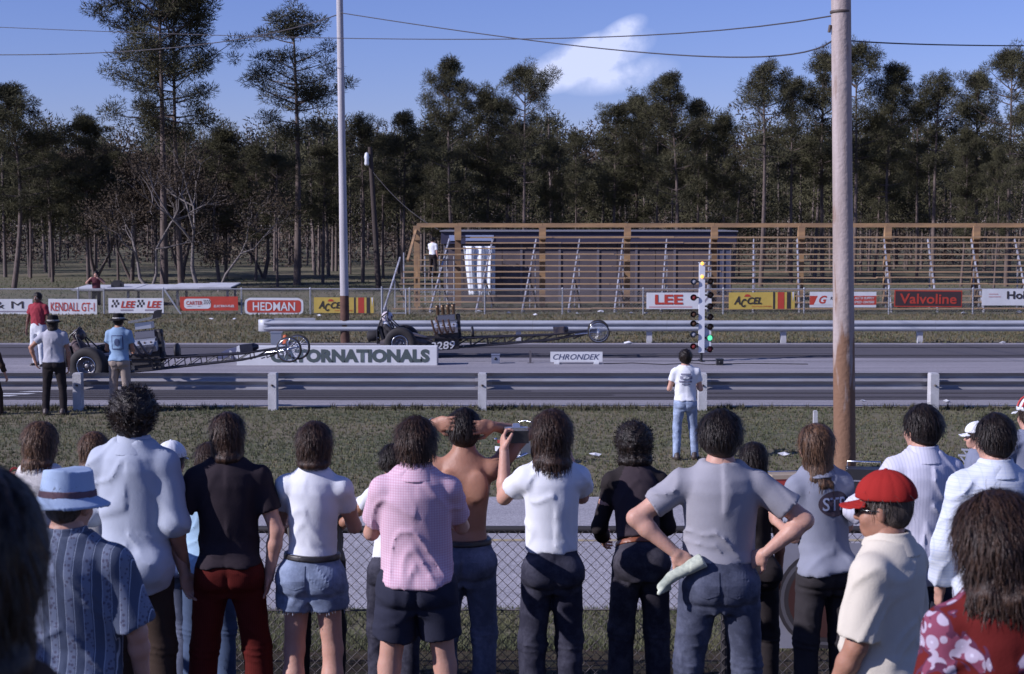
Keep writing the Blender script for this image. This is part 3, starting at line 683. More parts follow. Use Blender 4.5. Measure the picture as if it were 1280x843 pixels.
def tri_tube(pts, r0, r1, V, F, n=4):
    o = len(V)
    pts = [Vector(p) for p in pts]; prev = None
    for i, p in enumerate(pts):
        d = (pts[min(i + 1, len(pts) - 1)] - pts[max(i - 1, 0)]).normalized()
        a = Vector((0, 0, 1)) if abs(d.z) < .9 else Vector((1, 0, 0))
        u_ = d.cross(a).normalized() if prev is None else (prev - d * prev.dot(d)).normalized(); prev = u_; w = d.cross(u_)
        r = r0 + (r1 - r0) * i / (len(pts) - 1)
        for k in range(n): t = 2 * math.pi * k / n; V.append(tuple(p + (u_ * math.cos(t) + w * math.sin(t)) * r))
    for i in range(len(pts) - 1):
        for k in range(n): a = o + i * n + k; b = o + i * n + (k + 1) % n; F.append((a, b, b + n, a + n))
def pine_meshes(seed, h=20.0, crown0=.45, width=3.0, dens=1.0, needles=56, top=1.0, r0=.20, bush=1.0):
    rs = np.random.default_rng(seed); TV, TF, NV = [], [], []
    bend = rs.normal(size=2) * .25
    def axis(z): t = z / h; return np.array([bend[0] * math.sin(t * 3) * 1.2 + bend[1] * t * t, bend[1] * math.sin(t * 2.2) * .6, z])
    tri_tube([axis(z) for z in np.linspace(-.2, h * .97, 12)], r0, .035, TV, TF, 9)
    z = h * crown0; nb = int(31 * dens * (1 - crown0) / .5)
    zs_ = np.sort(rs.random(nb)) ** .85 * (h * .98 - z) + z
    ang = rs.random() * 6
    for i, zb in enumerate(zs_):
        t = (zb - h * crown0) / (h * (1 - crown0))
        Lb = width * (math.sin(min(1, (t * .82 + .16)) * math.pi) ** .75) * (.55 + .6 * rs.random()) * (1 if t < .85 else .7)
        Lb = max(Lb * (.7 + .6 * rs.random()), .5); ang += 2.4 + rs.normal() * .5
        up = (.22 + .75 * t) * Lb * (.4 + 1.0 * rs.random()) - (.25 * Lb if t < .25 and rs.random() < .5 else 0)
        a = axis(zb); b = a + np.array([math.cos(ang) * Lb, math.sin(ang) * Lb, up])
        pts = bezier_branch(a, b, -.10 * Lb); tri_tube(pts, .05 + .02 * (1 - t), .012, TV, TF, 4)
        nsub = max(2, int(Lb * 1.7 * bush))
        for k in range(nsub):
            u_ = .38 + .62 * (k + rs.random()) / nsub; p = a * (1 - u_) ** 2 + 2 * ((a + b) / 2 + np.array([0, 0, -.1 * Lb])) * u_ * (1 - u_) + b * u_ * u_
            off = rs.normal(size=3) * np.array([.55, .55, .5]) * (.4 + .4 * Lb / width); q = p + off + np.array([0, 0, .15])
            tri_tube([p, q], .016, .007, TV, TF, 3)
            NV.append(needle_clump(.42 + .24 * rs.random(), int(needles * 2.7), .27, .022, rs) + q)
        NV.append(needle_clump(.56, int(needles * 3.6), .28, .022, rs) + b)
    for k in range(4): NV.append(needle_clump(.38, needles * 2, .28, .022, rs) + axis(h * (.985 - k * .022)) + rs.normal(size=3) * .15)
    # dead stubs below the crown
    for k in range(7):
        zb = h * crown0 * (.55 + .45 * rs.random()); a = axis(zb); aa = rs.random() * 6.3; L_ = .4 + rs.random() * .9
        tri_tube([a, a + np.array([math.cos(aa) * L_, math.sin(aa) * L_, L_ * .15])], .02, .006, TV, TF, 3)
    NV = np.concatenate(NV)
    return npmesh('trunk', TV, np.array(TF), True), npmesh('crown', NV, np.arange(len(NV)).reshape(-1, 3))
VAR = [pine_meshes(11, 20, .42, 2.5, 1.25), pine_meshes(12, 20, .5, 2.2, 1.2), pine_meshes(13, 20, .36, 2.9, 1.35), pine_meshes(14, 20, .55, 2.1, 1.0), pine_meshes(15, 20, .30, 2.4, 1.5), pine_meshes(16, 20, .46, 3.1, 1.2)]
BIG = [pine_meshes(31, 20, .50, 3.5, 1.15, 60, r0=.24, bush=.9), pine_meshes(32, 20, .46, 3.2, 1.25, 60, bush=.9), pine_meshes(33, 20, .52, 2.6, 1.1, 50, bush=.9)]
def pine(px, ytop, Y, var, wk, label, base_px=None, m=None, group='pine trees beyond the strip'):
    tr, cr = var; top = P(px, ytop, Y); h = top.z
    o = empty('pine_tree', (top.x, Y, 0), rng.random() * 6.28, label, 'pine tree', group)
    s = h / 20 
    a = link('trunk', tr, o, bark); b = link('crown', cr, o, None)
    if not cr.materials: cr.materials.append(m or ndl)
    for c_ in (a, b): c_.scale = (s * wk, s * wk, s)
    if base_px is not None:
        bx_ = P(base_px, 345, Y).x; o.location.x = bx_; o.rotation_euler = (0, math.atan2(top.x - bx_, h), 0)
    return o
L_ = 'tall pine with trunk %s'
trees = [
 # px, ytop, Y, variant, width, label
 (12, 112, 82, VAR[2], 1.5, 'broad dark pine at the left edge of the wood'),
 (62, 168, 90, VAR[0], 1.2, 'mid height pine just right of the left edge pine'),
 (107, 148, 84, VAR[4], 1.35, 'round topped dark pine left of the two giant pines'),
 (35, 190, 96, VAR[1], 1.2, 'shorter pine filling the gap at far left'),
 (145, 192, 92, VAR[5], 1.1, 'low pine in the dip before the giant pines'),
 (199, -42, 80, BIG[0], 1.15, 'giant pine taller than the frame with the clearest pale trunk'),
 (221, -20, 82, BIG[1], 1.1, 'giant pine just right of the tallest one, darker trunk'),
 (272, 166, 86, VAR[2], 1.4, 'dense rounded pine between giant pines and slim pole'),
 (318, 185, 92, VAR[4], 1.2, 'lower pine left of the tall pine behind the slim pole'),
 (368, 14, 86, BIG[2], 1.45, 'tall airy pine standing just left of the slim pole'),
 (345, 195, 84, VAR[5], 1.15, 'bushy mid height pine under the airy tall pine'),
 (402, 182, 88, VAR[0], 1.3, 'dense pine directly behind the slim pole'),
 (452, 146, 90, VAR[3], 1.2, 'pointed pine behind the dark utility pole'),
 (478, 172, 95, VAR[1], 1.1, 'narrow pine right of the dark utility pole'),
 (502, 141, 88, VAR[0], 1.2, 'pine with a flat bushy top above the bleachers left end'),
 (536, 165, 94, VAR[4], 1.1, 'pine tucked left of the tall pine over the bleacher end'),
 (567, 79, 84, VAR[2], 1.0, 'tallest pine over the left half of the bleachers'),
 (604, 118, 88, VAR[4], 1.1, 'dense pine between the two tallest over the bleachers'),
 (655, 86, 84, VAR[5], 1.0, 'pointed tall pine just left of the cloud'),
 (632, 128, 92, VAR[0], 1.0, 'dark pine behind and left of the pointed one'),
 (688, 178, 88, VAR[4], .9, 'small bushy pine on the right flank of the pointed pine'),
 (720, 166, 96, VAR[1], .85, 'thin short pine standing in the gap below the cloud'),
 (768, 130, 90, VAR[0], 1.15, 'pine at the right side of the gap below the cloud'),
 (800, 124, 94, VAR[4], 1.2, 'dense pine left of the highest crown of the middle group'),
 (846, 98, 86, VAR[2], 1.15, 'highest pine of the middle group right of the cloud'),
 (822, 132, 90, VAR[5], 1.0, 'pine filling the middle group below its top'),
 (872, 128, 90, VAR[0], 1.0, 'pine on the right shoulder of the middle group'),
 (902, 148, 86, VAR[4], 1.0, 'low dark pine left of the gap before the straight trunk'),
 (954, 81, 84, VAR[3], 1.2, 'pine with the straight bare trunk right of the sky gap'),
 (992, 100, 88, VAR[1], 1.0, 'slim pine right of the straight bare trunk'),
 (1032, 68, 90, VAR[0], 1.05, 'tall pine just left of the thick pole'),
 (1072, 58, 86, VAR[5], 1.0, 'tall pine just right of the thick pole'),
 (1118, 86, 86, VAR[2], 1.0, 'broad pine second right of the thick pole'),
 (1150, 128, 94, VAR[1], 1.0, 'lower pine in the notch between two right hand pines'),
 (1171, 93, 86, VAR[3], 1.2, 'airy round pine in the right quarter with open branches'),
 (1226, 92, 88, VAR[0], 1.0, 'pine with a thin crown near the right edge'),
 (1264, 66, 84, VAR[5], 1.1, 'tall dense pine at the right edge'),
 (1205, 165, 84, VAR[4], 1.0, 'short bushy pine below the thin crown near right edge'),
 (1096, 150, 96, VAR[4], 1.1, 'half hidden pine low behind the thick pole'),
 (1246, 190, 82, VAR[2], .9, 'low wide pine in front of the right edge group'),
 (925, 215, 100, VAR[0], 1.0, 'small far pine in the bottom of the sky gap'),
 (745, 215, 100, VAR[4], 1.0, 'small far pine under the thin short pine'),
 (-40, 120, 86, VAR[0], 1.2, 'pine cut off by the left edge of the view'),
 (1312, 90, 88, VAR[2], 1.1, 'pine cut off by the right edge of the view'),
]
for (px, yt, Y, v, wk, lab) in trees: pine(px, yt, Y, v, wk, lab)
# pale leaning branchy hardwoods near the flatbed
def hardwood(px, Y, h, seed, label, stems, leafy=1.0, bm_=pale_bark):
    rs = np.random.default_rng(seed); V, F, LV = [], [], []
    def grow(p, d, L, r, depth):
        q = p + d * L; mid = (p + q) / 2 + rs.normal(size=3) * L * .05
        tri_tube([p, mid, q], r, r * .62, V, F, 6 if depth < 2 else 4)
        if depth >= 4 or L < .35:
            n = int(70 * leafy)
            if n: LV.append(needle_clump(.62, int(n * 1.4), .12, .034, rs) + q)
            return
        for k in range(2 + (rs.random() < .6)):
            nd = d + rs.normal(size=3) * .42 + np.array([0, 0, .08]); nd /= np.linalg.norm(nd)
            grow(q, nd, L * (.62 + .2 * rs.random()), r * .6, depth + 1)
    for (dx, dz, L, r) in stems:
        d = np.array([dx, rs.normal() * .1, dz]); d /= np.linalg.norm(d); grow(np.array([0, 0, -.1]), d, L * .78, r, 0)
    b = P(px, 350, Y); o = empty('hardwood_tree', (b.x, Y, 0), 0, label, 'tree')
    link('trunk', npmesh('trunk', V, np.array(F), True), o, bm_)
    if LV: LV = np.concatenate(LV); link('crown', npmesh('crown', LV, np.arange(len(LV)).reshape(-1, 3)), o, leafm)
hardwood(188, 79, 6, 3, 'small forked hardwood with pale stems left of the giant pine trunk', [(-.45, 1, 2.2, .10), (.15, 1, 2.8, .09)], .9)
hardwood(248, 78, 7, 5, 'hardwood with crooked white trunk right of the giant pines', [(-.08, 1, 3.2, .12)], .7)
hardwood(272, 78, 6, 8, 'thin white hardwood leaning right beyond the flatbed', [(.62, 1, 3.0, .075)], .5)
hardwood(165, 92, 7, 9, 'dull brown leafy hardwood between the left pines', [(.1, 1, 3.2, .14), (-.4, 1, 2.6, .1)], 2.2, bark)
hardwood(120, 96, 7, 10, 'dull brown leafy hardwood behind the round topped pine', [(-.1, 1, 3.4, .14), (.5, 1, 2.6, .1)], 2.2, bark)
hardwood(330, 96, 7, 12, 'leafy hardwood behind the airy tall pine', [(.1, 1, 3.2, .14), (-.5, 1, 2.6, .1)], 2.2, bark)
hardwood(228, 94, 7, 14, 'leafy hardwood low behind the giant pine trunks', [(.2, 1, 3.2, .14), (-.3, 1, 2.6, .1)], 2.4, bark)
# ---------------------------------------------------------------- the wood behind, one mass
def far_wood():
    rs = np.random.default_rng(77); V, F, NV = [], [], []
    LV = []
    for i in range(330):
        Y = 97 + rs.random() * 75; X = (rs.random() - .5) * 2 * (Y * .37 + 6); h = 7.2 + rs.random() * 3.0 + (Y - 97) * .045
        if 915 < 640 + X / Y * 2000 < 945 or 700 < 640 + X / Y * 2000 < 760: h *= .72
        r = .07 + rs.random() * .08; lean = rs.normal() * .25
        tri_tube([(X, Y, -.1), (X + lean * .5, Y, h * .5), (X + lean, Y, h)], r, .04, V, F, 5)
        n = 24
        for k in range(n):
            t = (k + rs.random()) / n; z = h * (.34 + .66 * t); w = 1.9 * math.sin(min(.98, .15 + t * .85) * math.pi) ** .7 + .2; a = rs.random() * 6.3; rr_ = w * rs.random() ** .5
            NV.append(needle_clump(.72, 62, .30, .036, rs) + np.array([X + lean * t + math.cos(a) * rr_, Y + math.sin(a) * rr_, z]))
    NV = np.concatenate(NV)
    o = empty('far_wood', (0, 0, 0), 0, 'dark mass of thin pine trunks and crowns filling the background', 'wood'); o['kind'] = 'stuff'
    a = link('trunk_mass', npmesh('trunks', V, np.array(F), True), o, mat('grey_trunks', (.24, .19, .17), .95, noise=.5, nscale=.5, nstretch=(1, 1, .2), col2=(.06, .05, .047))); a['kind'] = 'stuff'
    b = link('crown_mass', npmesh('crowns', NV, np.arange(len(NV)).reshape(-1, 3)), o, ndl); b['kind'] = 'stuff'
    # undergrowth and brush
    UV = []
    for i in range(1500):
        Y = 118 + rs.random() ** 1.5 * 75; X = (rs.random() - .5) * 2 * (Y * .37 + 6); hgt = rs.random() ** 1.3 * (2.6 + (Y - 105) * .11)
        UV.append(needle_clump(1.0, 40, .30, .07, rs) + np.array([X, Y, .3 + hgt]))
    UV = np.concatenate(UV); c_ = link('undergrowth', npmesh('brush', UV, np.arange(len(UV)).reshape(-1, 3)), None, mat('brown_brush', (.15, .112, .085), .95, noise=.5, nscale=.3, col2=(.075, .056, .042))); tag(c_, 'grey brown undergrowth between the far trunks', 'undergrowth', None, 'stuff')
    # hill-less backdrop of further forest
    BV = []
    for i in range(2600):
        Y = 200 + rs.random() * 60; X = (rs.random() - .5) * 2 * (Y * .40 + 10); z = rs.random() ** .8 * (14 + rs.normal() * 1.5)
        BV.append(needle_clump(2.4, 100, .55, .11, rs) + np.array([X, Y, z]))
    BV = np.concatenate(BV); d_ = link('distant_forest', npmesh('forest', BV, np.arange(len(BV)).reshape(-1, 3)), None, leafm); tag(d_, 'distant dark forest closing the view behind the pines', 'forest', None, 'stuff')
far_wood()
# ================================================================ FIELD MODELLING (bodies, clothes, hair as one smooth skin each)
_lat = np.random.default_rng(5).random((32, 32, 32)).astype(np.float32) * 2 - 1
def vnoise(p):
    i = np.floor(p).astype(np.int32); f = (p - i).astype(np.float32); f = f * f * (3 - 2 * f); i0 = i & 31; i1 = (i + 1) & 31
    x0, y0, z0 = i0[:, 0], i0[:, 1], i0[:, 2]; x1, y1, z1 = i1[:, 0], i1[:, 1], i1[:, 2]; fx, fy, fz = f[:, 0], f[:, 1], f[:, 2]
    a = _lat[x0, y0, z0] * (1 - fx) + _lat[x1, y0, z0] * fx; b = _lat[x0, y1, z0] * (1 - fx) + _lat[x1, y1, z0] * fx
    c = _lat[x0, y0, z1] * (1 - fx) + _lat[x1, y0, z1] * fx; d = _lat[x0, y1, z1] * (1 - fx) + _lat[x1, y1, z1] * fx
    return (a * (1 - fy) + b * fy) * (1 - fz) + (c * (1 - fy) + d * fy) * fz
class Field:
    def __init__(s, h): s.h = h; s.ops = []
    def add(s, bb, fn, k=.02, mode='u'): s.ops.append((bb, fn, k, mode)); return s
    def cap(s, a, b, r0, r1, k=.02, flat_end=None, mode='u', sq=None):
        a = np.array(a, float); b = np.array(b, float); ba = b - a; L2 = max(float(ba @ ba), 1e-9); R_ = max(r0, r1)
        bb = (np.minimum(a, b) - R_, np.maximum(a, b) + R_)
        def fn(p):
            q = p - a; t = np.clip(q @ ba / L2, 0, 1); d = np.linalg.norm(q - t[:, None] * ba, axis=1) - (r0 + (r1 - r0) * t)
            if flat_end is not None:
                u_ = ba / math.sqrt(L2); d = np.maximum(d, (p - b) @ u_)
            return d
        return s.add(bb, fn, k, mode)
    def ell(s, c, r, M=None, k=.02, mode='u'):
        c = np.array(c, float); r = np.array(r, float); M = None if M is None else np.array(M)
        Rm = r.max() if M is not None else r
        def fn(p):
            q = p - c
            if M is not None: q = q @ M
            k0 = np.linalg.norm(q / r, axis=1); k1 = np.linalg.norm(q / (r * r), axis=1) + 1e-9; return k0 * (k0 - 1) / k1
        return s.add((c - Rm, c + Rm), fn, k, mode)
    def mesh(s, disp=None, band=.03, clip=None, cut=None):
        lo = np.min([o[0][0] for o in s.ops if o[3] == 'u'], 0) - 3 * s.h - .02; hi = np.max([o[0][1] for o in s.ops if o[3] == 'u'], 0) + 3 * s.h + .02
        if clip is not None: lo = np.maximum(lo, clip[0]); hi = np.minimum(hi, clip[1])
        n = np.ceil((hi - lo) / s.h).astype(int) + 1
        ax = [lo[i] + s.h * np.arange(n[i]) for i in range(3)]
        Fd = np.full(n, .2, np.float32)
        for bb, fn, k, mode in s.ops:
            m_ = k + 2 * s.h
            i0 = np.maximum(np.floor((bb[0] - m_ - lo) / s.h).astype(int), 0); i1 = np.minimum(np.ceil((bb[1] + m_ - lo) / s.h).astype(int) + 1, n)
            if mode == 's' and bb[0][0] < -50: i0 = np.zeros(3, int); i1 = n
            if (i1 <= i0).any(): continue
            sl_ = tuple(slice(i0[i], i1[i]) for i in range(3))
            X = np.stack(np.meshgrid(*[ax[i][i0[i]:i1[i]] for i in range(3)], indexing='ij'), -1).reshape(-1, 3)
            cur = Fd[sl_].reshape(-1)
            if mode == 's':
                near_ = cur < .05; d = np.full(len(cur), -1.0, np.float32); d[near_] = fn(X[near_])
                new = np.where(near_, np.maximum(cur, d), cur)
            else:
                d = fn(X).astype(np.float32)
                hh = np.maximum(k - np.abs(cur - d), 0) / max(k, 1e-6); new = np.minimum(cur, d) - hh * hh * k * .25
            Fd[sl_] = new.reshape([i1[i] - i0[i] for i in range(3)])
        if disp is not None:
            idx = np.argwhere(np.abs(Fd) < band)
            if len(idx):
                pts = lo + idx * s.h; Fd[tuple(idx.T)] += disp(pts).astype(np.float32)
        if cut is not None:
            idx = np.argwhere(Fd < band); pts = lo + idx * s.h; Fd[tuple(idx.T)] = np.maximum(Fd[tuple(idx.T)], cut(pts).astype(np.float32))
        return surface_nets(Fd, lo, s.h)
def surface_nets(Fd, lo, h):
    Fd[0], Fd[-1], Fd[:, 0], Fd[:, -1], Fd[:, :, 0], Fd[:, :, -1] = (np.maximum(Fd[0], .001), np.maximum(Fd[-1], .001), np.maximum(Fd[:, 0], .001), np.maximum(Fd[:, -1], .001), np.maximum(Fd[:, :, 0], .001), np.maximum(Fd[:, :, -1], .001))
    S = Fd < 0; n = np.array(Fd.shape) - 1
    cnt = np.zeros(n, np.int8); offs = [(i, j, k) for i in (0, 1) for j in (0, 1) for k in (0, 1)]
    for (i, j, k) in offs: cnt += S[i:i + n[0], j:j + n[1], k:k + n[2]]
    act = (cnt > 0) & (cnt < 8); idx = np.argwhere(act); vid = np.full(n, -1, np.int32); vid[tuple(idx.T)] = np.arange(len(idx))
    acc = np.zeros((len(idx), 3)); num = np.zeros(len(idx))
    I, J, K = idx.T
    vals = {o: Fd[I + o[0], J + o[1], K + o[2]] for o in offs}
    for a in offs:
        for ax in range(3):
            if a[ax]: continue
            b = list(a); b[ax] = 1; b = tuple(b); fa, fb = vals[a], vals[b]; cr = (fa < 0) != (fb < 0)
            t = np.where(cr, fa / np.where(cr, fa - fb, 1), 0); p = np.tile(np.array(a, float), (len(idx), 1)); p[:, ax] = t
            acc[cr] += p[cr]; num += cr
    V = lo + (idx + acc / num[:, None]) * h
    quads = []
    for ax in range(3):
        u_, w = [(1, 2), (2, 0), (0, 1)][ax]
        sl0 = [slice(1, n[i]) for i in range(3)]; sl0[ax] = slice(0, n[ax])
        sl1 = list(sl0); sl1[ax] = slice(1, n[ax] + 1)
        a = S[tuple(sl0)]; b = S[tuple(sl1)]
        base = np.array([1, 1, 1]); base[ax] = 0
        for flag, mask in ((0, a & ~b), (1, ~a & b)):
            e = np.argwhere(mask) + base
            du = np.zeros(3, int); du[u_] = 1; dw = np.zeros(3, int); dw[w] = 1
            q = [vid[tuple((e - x).T)] for x in (du * 0, du, du + dw, dw)]
            q = np.stack(q if not flag else q[::-1], 1); quads.append(q)
    Q = np.concatenate(quads) if quads else np.zeros((0, 4), int)
    return V, Q[(Q >= 0).all(1)]
def join(parts):
    Vs, Fs, o = [], [], 0
    for V, F in parts: Vs.append(V); Fs.append(F + o); o += len(V)
    return np.concatenate(Vs), np.concatenate(Fs)
def rotm(e): return np.array(Euler(e).to_matrix())
def unit(v): v = np.array(v, float); return v / np.linalg.norm(v)

# ---------------------------------------------------------------- cloth, hair, skin materials
def skin_m(kind):
    c = {'fair': ((.56, .33, .25), (.48, .26, .19)), 'tan': ((.40, .21, .14), (.32, .155, .10)), 'dark': ((.16, .085, .06), (.12, .065, .05))}[kind]
    m = mat('skin_' + kind, c[0], .5, noise=.1, nscale=9, col2=c[1], bump=.10, bscale=60, spec=.3, blend=.25)
    bsdf(m).inputs['Subsurface Weight'].default_value = .12; bsdf(m).inputs['Subsurface Radius'].default_value = (.02, .008, .004); bsdf(m).inputs['Subsurface Scale'].default_value = .4
    return m
def cloth_m(name, col, var=.16, bump=.25, pattern=None, rough=.9, sheen=.0):
    if name in MATS: return MATS[name]
    m = mat(name, col, rough, noise=var, nscale=5.5, bump=bump * .28, bscale=120, spec=.12); t = m.node_tree; b = bsdf(m)
    src = b.inputs['Base Color'].links[0].from_socket; c = t.nodes.new('ShaderNodeTexCoord'); sep = t.nodes.new('ShaderNodeSeparateXYZ'); t.links.new(c.outputs['Object'], sep.inputs[0])
    def M(op, a, b_=0.0):
        n_ = t.nodes.new('ShaderNodeMath'); n_.operation = op
        for i, v in enumerate((a, b_)):
            if hasattr(v, 'links'): t.links.new(v, n_.inputs[i])
            else: n_.inputs[i].default_value = v
        return n_.outputs[0]
    def wave(ax, per, duty):
        x = sep.outputs[ax]; return M('LESS_THAN', M('FRACT', M('MULTIPLY', M('ADD', x, 10.0), 1 / per)), duty)
    def over(fac, colr):
        nonlocal src
        mx_ = t.nodes.new('ShaderNodeMix'); mx_.data_type = 'RGBA'
        if hasattr(fac, 'links'): t.links.new(fac, mx_.inputs['Factor'])
        t.links.new(src, mx_.inputs['A']); mx_.inputs['B'].default_value = (*colr, 1); src = mx_.outputs['Result']; t.links.new(src, b.inputs['Base Color'])
    if pattern == 'stripes':
        f = wave(0, .062, .45); nzz = t.nodes.new('ShaderNodeTexVoronoi'); nzz.inputs['Scale'].default_value = 60; t.links.new(c.outputs['Object'], nzz.inputs['Vector'])
        over(f, (.17, .20, .28)); over(M('MULTIPLY', wave(0, .062, .45), M('LESS_THAN', nzz.outputs['Distance'], .35)), (.10, .10, .15))
        over(wave(0, .031, .06), (.40, .45, .55))
    if pattern == 'finestripes': over(M('MULTIPLY', wave(0, .016, .3), .18), (.16, .18, .30))
    if pattern == 'check':
        over(M('MULTIPLY', wave(0, .0125, .45), .28), (.48, .16, .24)); over(M('MULTIPLY', wave(2, .0125, .45), .28), (.48, .16, .24))
    if pattern == 'plaid':
        over(M('MULTIPLY', wave(0, .05, .12), .2), (.30, .38, .62)); over(M('MULTIPLY', wave(2, .05, .12), .2), (.30, .38, .62)); over(M('MULTIPLY', wave(2, .017, .2), .25), (.30, .38, .62))
    if pattern == 'corduroy': over(M('MULTIPLY', wave(0, .01, .4), .4), tuple(x * .5 for x in col))
    if pattern == 'floral':
        vo = t.nodes.new('ShaderNodeTexVoronoi'); vo.inputs['Randomness'].default_value = 1; vo.inputs['Scale'].default_value = 26; t.links.new(c.outputs['Object'], vo.inputs['Vector'])
        nn = t.nodes.new('ShaderNodeTexNoise'); nn.inputs['Scale'].default_value = 8.5; nn.inputs['Detail'].default_value = 2; nn.inputs['Distortion'].default_value = 1.2; t.links.new(c.outputs['Object'], nn.inputs[0])
        g = M('GREATER_THAN', nn.outputs[0], .51); g2 = M('GREATER_THAN', nn.outputs[0], .545)
        over(g, (.10, .03, .06)); over(g2, (.42, .36, .45)); over(M('MULTIPLY', g2, M('GREATER_THAN', vo.outputs['Distance'], .52)), (.22, .06, .10)); over(M('MULTIPLY', g2, M('LESS_THAN', vo.outputs['Distance'], .13)), (.55, .52, .62))
    if pattern == 'denim':
        nn = t.nodes.new('ShaderNodeTexNoise'); nn.inputs['Scale'].default_value = 6; nn.inputs['Detail'].default_value = 8; nn.inputs['Roughness'].default_value = .75; t.links.new(c.outputs['Object'], nn.inputs[0])
        rp = t.nodes.new('ShaderNodeMapRange'); rp.inputs['From Min'].default_value = .46; rp.inputs['From Max'].default_value = .75; t.links.new(nn.outputs[0], rp.inputs[0]); over(rp.outputs[0], tuple(min(1, x * 1.8 + .03) for x in col))
    return m
def hair_m(kind):
    c = {'black': ((.020, .012, .009), (.006, .004, .003)), 'brown': ((.055, .028, .016), (.014, .007, .005)), 'light': ((.14, .075, .04), (.030, .016, .010)), 'grey': ((.085, .068, .058), (.03, .024, .02))}[kind]
    if 'hair_' + kind in MATS: return MATS['hair_' + kind]
    m = mat('hair_' + kind, c[0], .46, noise=.1, nscale=60, nstretch=(1, 1, .10), col2=c[1], spec=.32, blend=.12); t = m.node_tree; b = bsdf(m)
    tc_ = t.nodes.new('ShaderNodeTexCoord'); mp = t.nodes.new('ShaderNodeMapping'); mp.inputs['Scale'].default_value = (1, 1, .08); t.links.new(tc_.outputs['Object'], mp.inputs[0])
    n_ = t.nodes.new('ShaderNodeTexNoise'); n_.inputs['Scale'].default_value = 170; n_.inputs['Detail'].default_value = 4; n_.inputs['Distortion'].default_value = .6; t.links.new(mp.outputs[0], n_.inputs[0])
    bp = t.nodes.new('ShaderNodeBump'); bp.inputs['Strength'].default_value = .8; bp.inputs['Distance'].default_value = .006; t.links.new(n_.outputs[0], bp.inputs['Height']); t.links.new(bp.outputs[0], b.inputs['Normal'])
    return m

# ---------------------------------------------------------------- the figure
TOR_M = dict(s=.91, z=[.78, .86, .93, 1.0, 1.08, 1.18, 1.28, 1.37, 1.43, 1.48, 1.53], x=[.10, .165, .170, .158, .143, .150, .168, .178, .165, .105, .06], y=[.08, .112, .120, .108, .098, .104, .114, .112, .098, .075, .055], c=[0, -.012, -.014, -.004, .004, .0, -.004, -.010, -.012, -.012, -.010])
TOR_F = dict(s=.95, z=[.78, .86, .93, 1.0, 1.08, 1.18, 1.28, 1.37, 1.43, 1.48, 1.53], x=[.11, .172, .174, .152, .125, .130, .146, .152, .140, .088, .052], y=[.08, .118, .122, .105, .086, .092, .104, .100, .088, .066, .050], c=[0, -.014, -.016, -.006, .004, .002, 0, -.006, -.010, -.012, -.010])
class Pose: pass
def pose(sp):
    q = Pose(); q.f = sp.get('female', False); wd = sp.get('w', 1.0); q.wd = wd
    lean = R(sp.get('lean', 0)); tw = R(sp.get('twist', 0)); roll = R(sp.get('roll', 0))
    q.M = rotm((0, 0, tw)) @ rotm((-lean, 0, 0)) @ rotm((0, roll, 0)); q.O = np.array([0, 0, .93])
    q.T = lambda p: q.O + q.M @ (np.array(p, float) - q.O)
    q.Ti = lambda pts: (pts - q.O) @ q.M + q.O
    sw = (.152 if q.f else .168) * wd; q.sw = sw
    q.sh = {-1: q.T((-sw, -.012, 1.395 + sp.get('shrug', 0))), 1: q.T((sw, -.012, 1.395 + sp.get('shrug', 0)))}
    q.el, q.wr, q.hd, q.hn, q.curl = {}, {}, {}, {}, {}
    for s_, key in ((-1, 'L'), (1, 'R')):
        a = sp.get('arm' + key, ((.18, .02, -1), (.05, .18, -1)))
        u_ = unit(q.M @ np.array([a[0][0] * s_, a[0][1], a[0][2]], float)); f_ = unit(q.M @ np.array([a[1][0] * s_, a[1][1], a[1][2]], float))
        q.el[s_] = q.sh[s_] + u_ * .285; q.wr[s_] = q.el[s_] + f_ * .25
        hd = a[2] if len(a) > 2 else None
        q.hd[s_] = f_ if hd is None else unit(q.M @ np.array([hd[0] * s_, hd[1], hd[2]], float))
        hn = a[3] if len(a) > 3 else (-1, 0, 0)
        n_ = q.M @ np.array([hn[0] * s_, hn[1], hn[2]], float); n_ = n_ - q.hd[s_] * (n_ @ q.hd[s_]); q.hn[s_] = unit(n_)
        q.curl[s_] = a[4] if len(a) > 4 else 22
    hx = .088 * (1.08 if q.f else 1) * min(wd, 1.1); q.hip, q.kn, q.an = {}, {}, {}
    st = sp.get('stance', .03); q.foot = {}
    for s_, key in ((-1, 'L'), (1, 'R')):
        l = sp.get('leg' + key, (0, 0)); q.hip[s_] = np.array([hx * s_, 0, .90])
        an = np.array([(hx + st + l[0]) * s_, l[1] - .01, .085]); q.an[s_] = an; mid = (q.hip[s_] + an) / 2; q.kn[s_] = mid + np.array([.012 * s_, .035 + abs(l[1]) * .3, .005])
        q.foot[s_] = sp.get('toe', 12)
    hd = sp.get('head', (0, 0)); q.HM = rotm((0, 0, R(hd[0]))) @ rotm((-R(hd[1]), 0, R(0))) @ rotm((0, R(hd[2] if len(hd) > 2 else 0), 0))
    nb = q.T((0, -.008, 1.50)); q.nb = nb; q.HC = nb + (q.M @ np.array([0, .012, .035])) * .6 + q.HM @ np.array([0, .014, .088])
    q.tor = TOR_F if q.f else TOR_M; q.belly = sp.get('belly', 0)
    return q
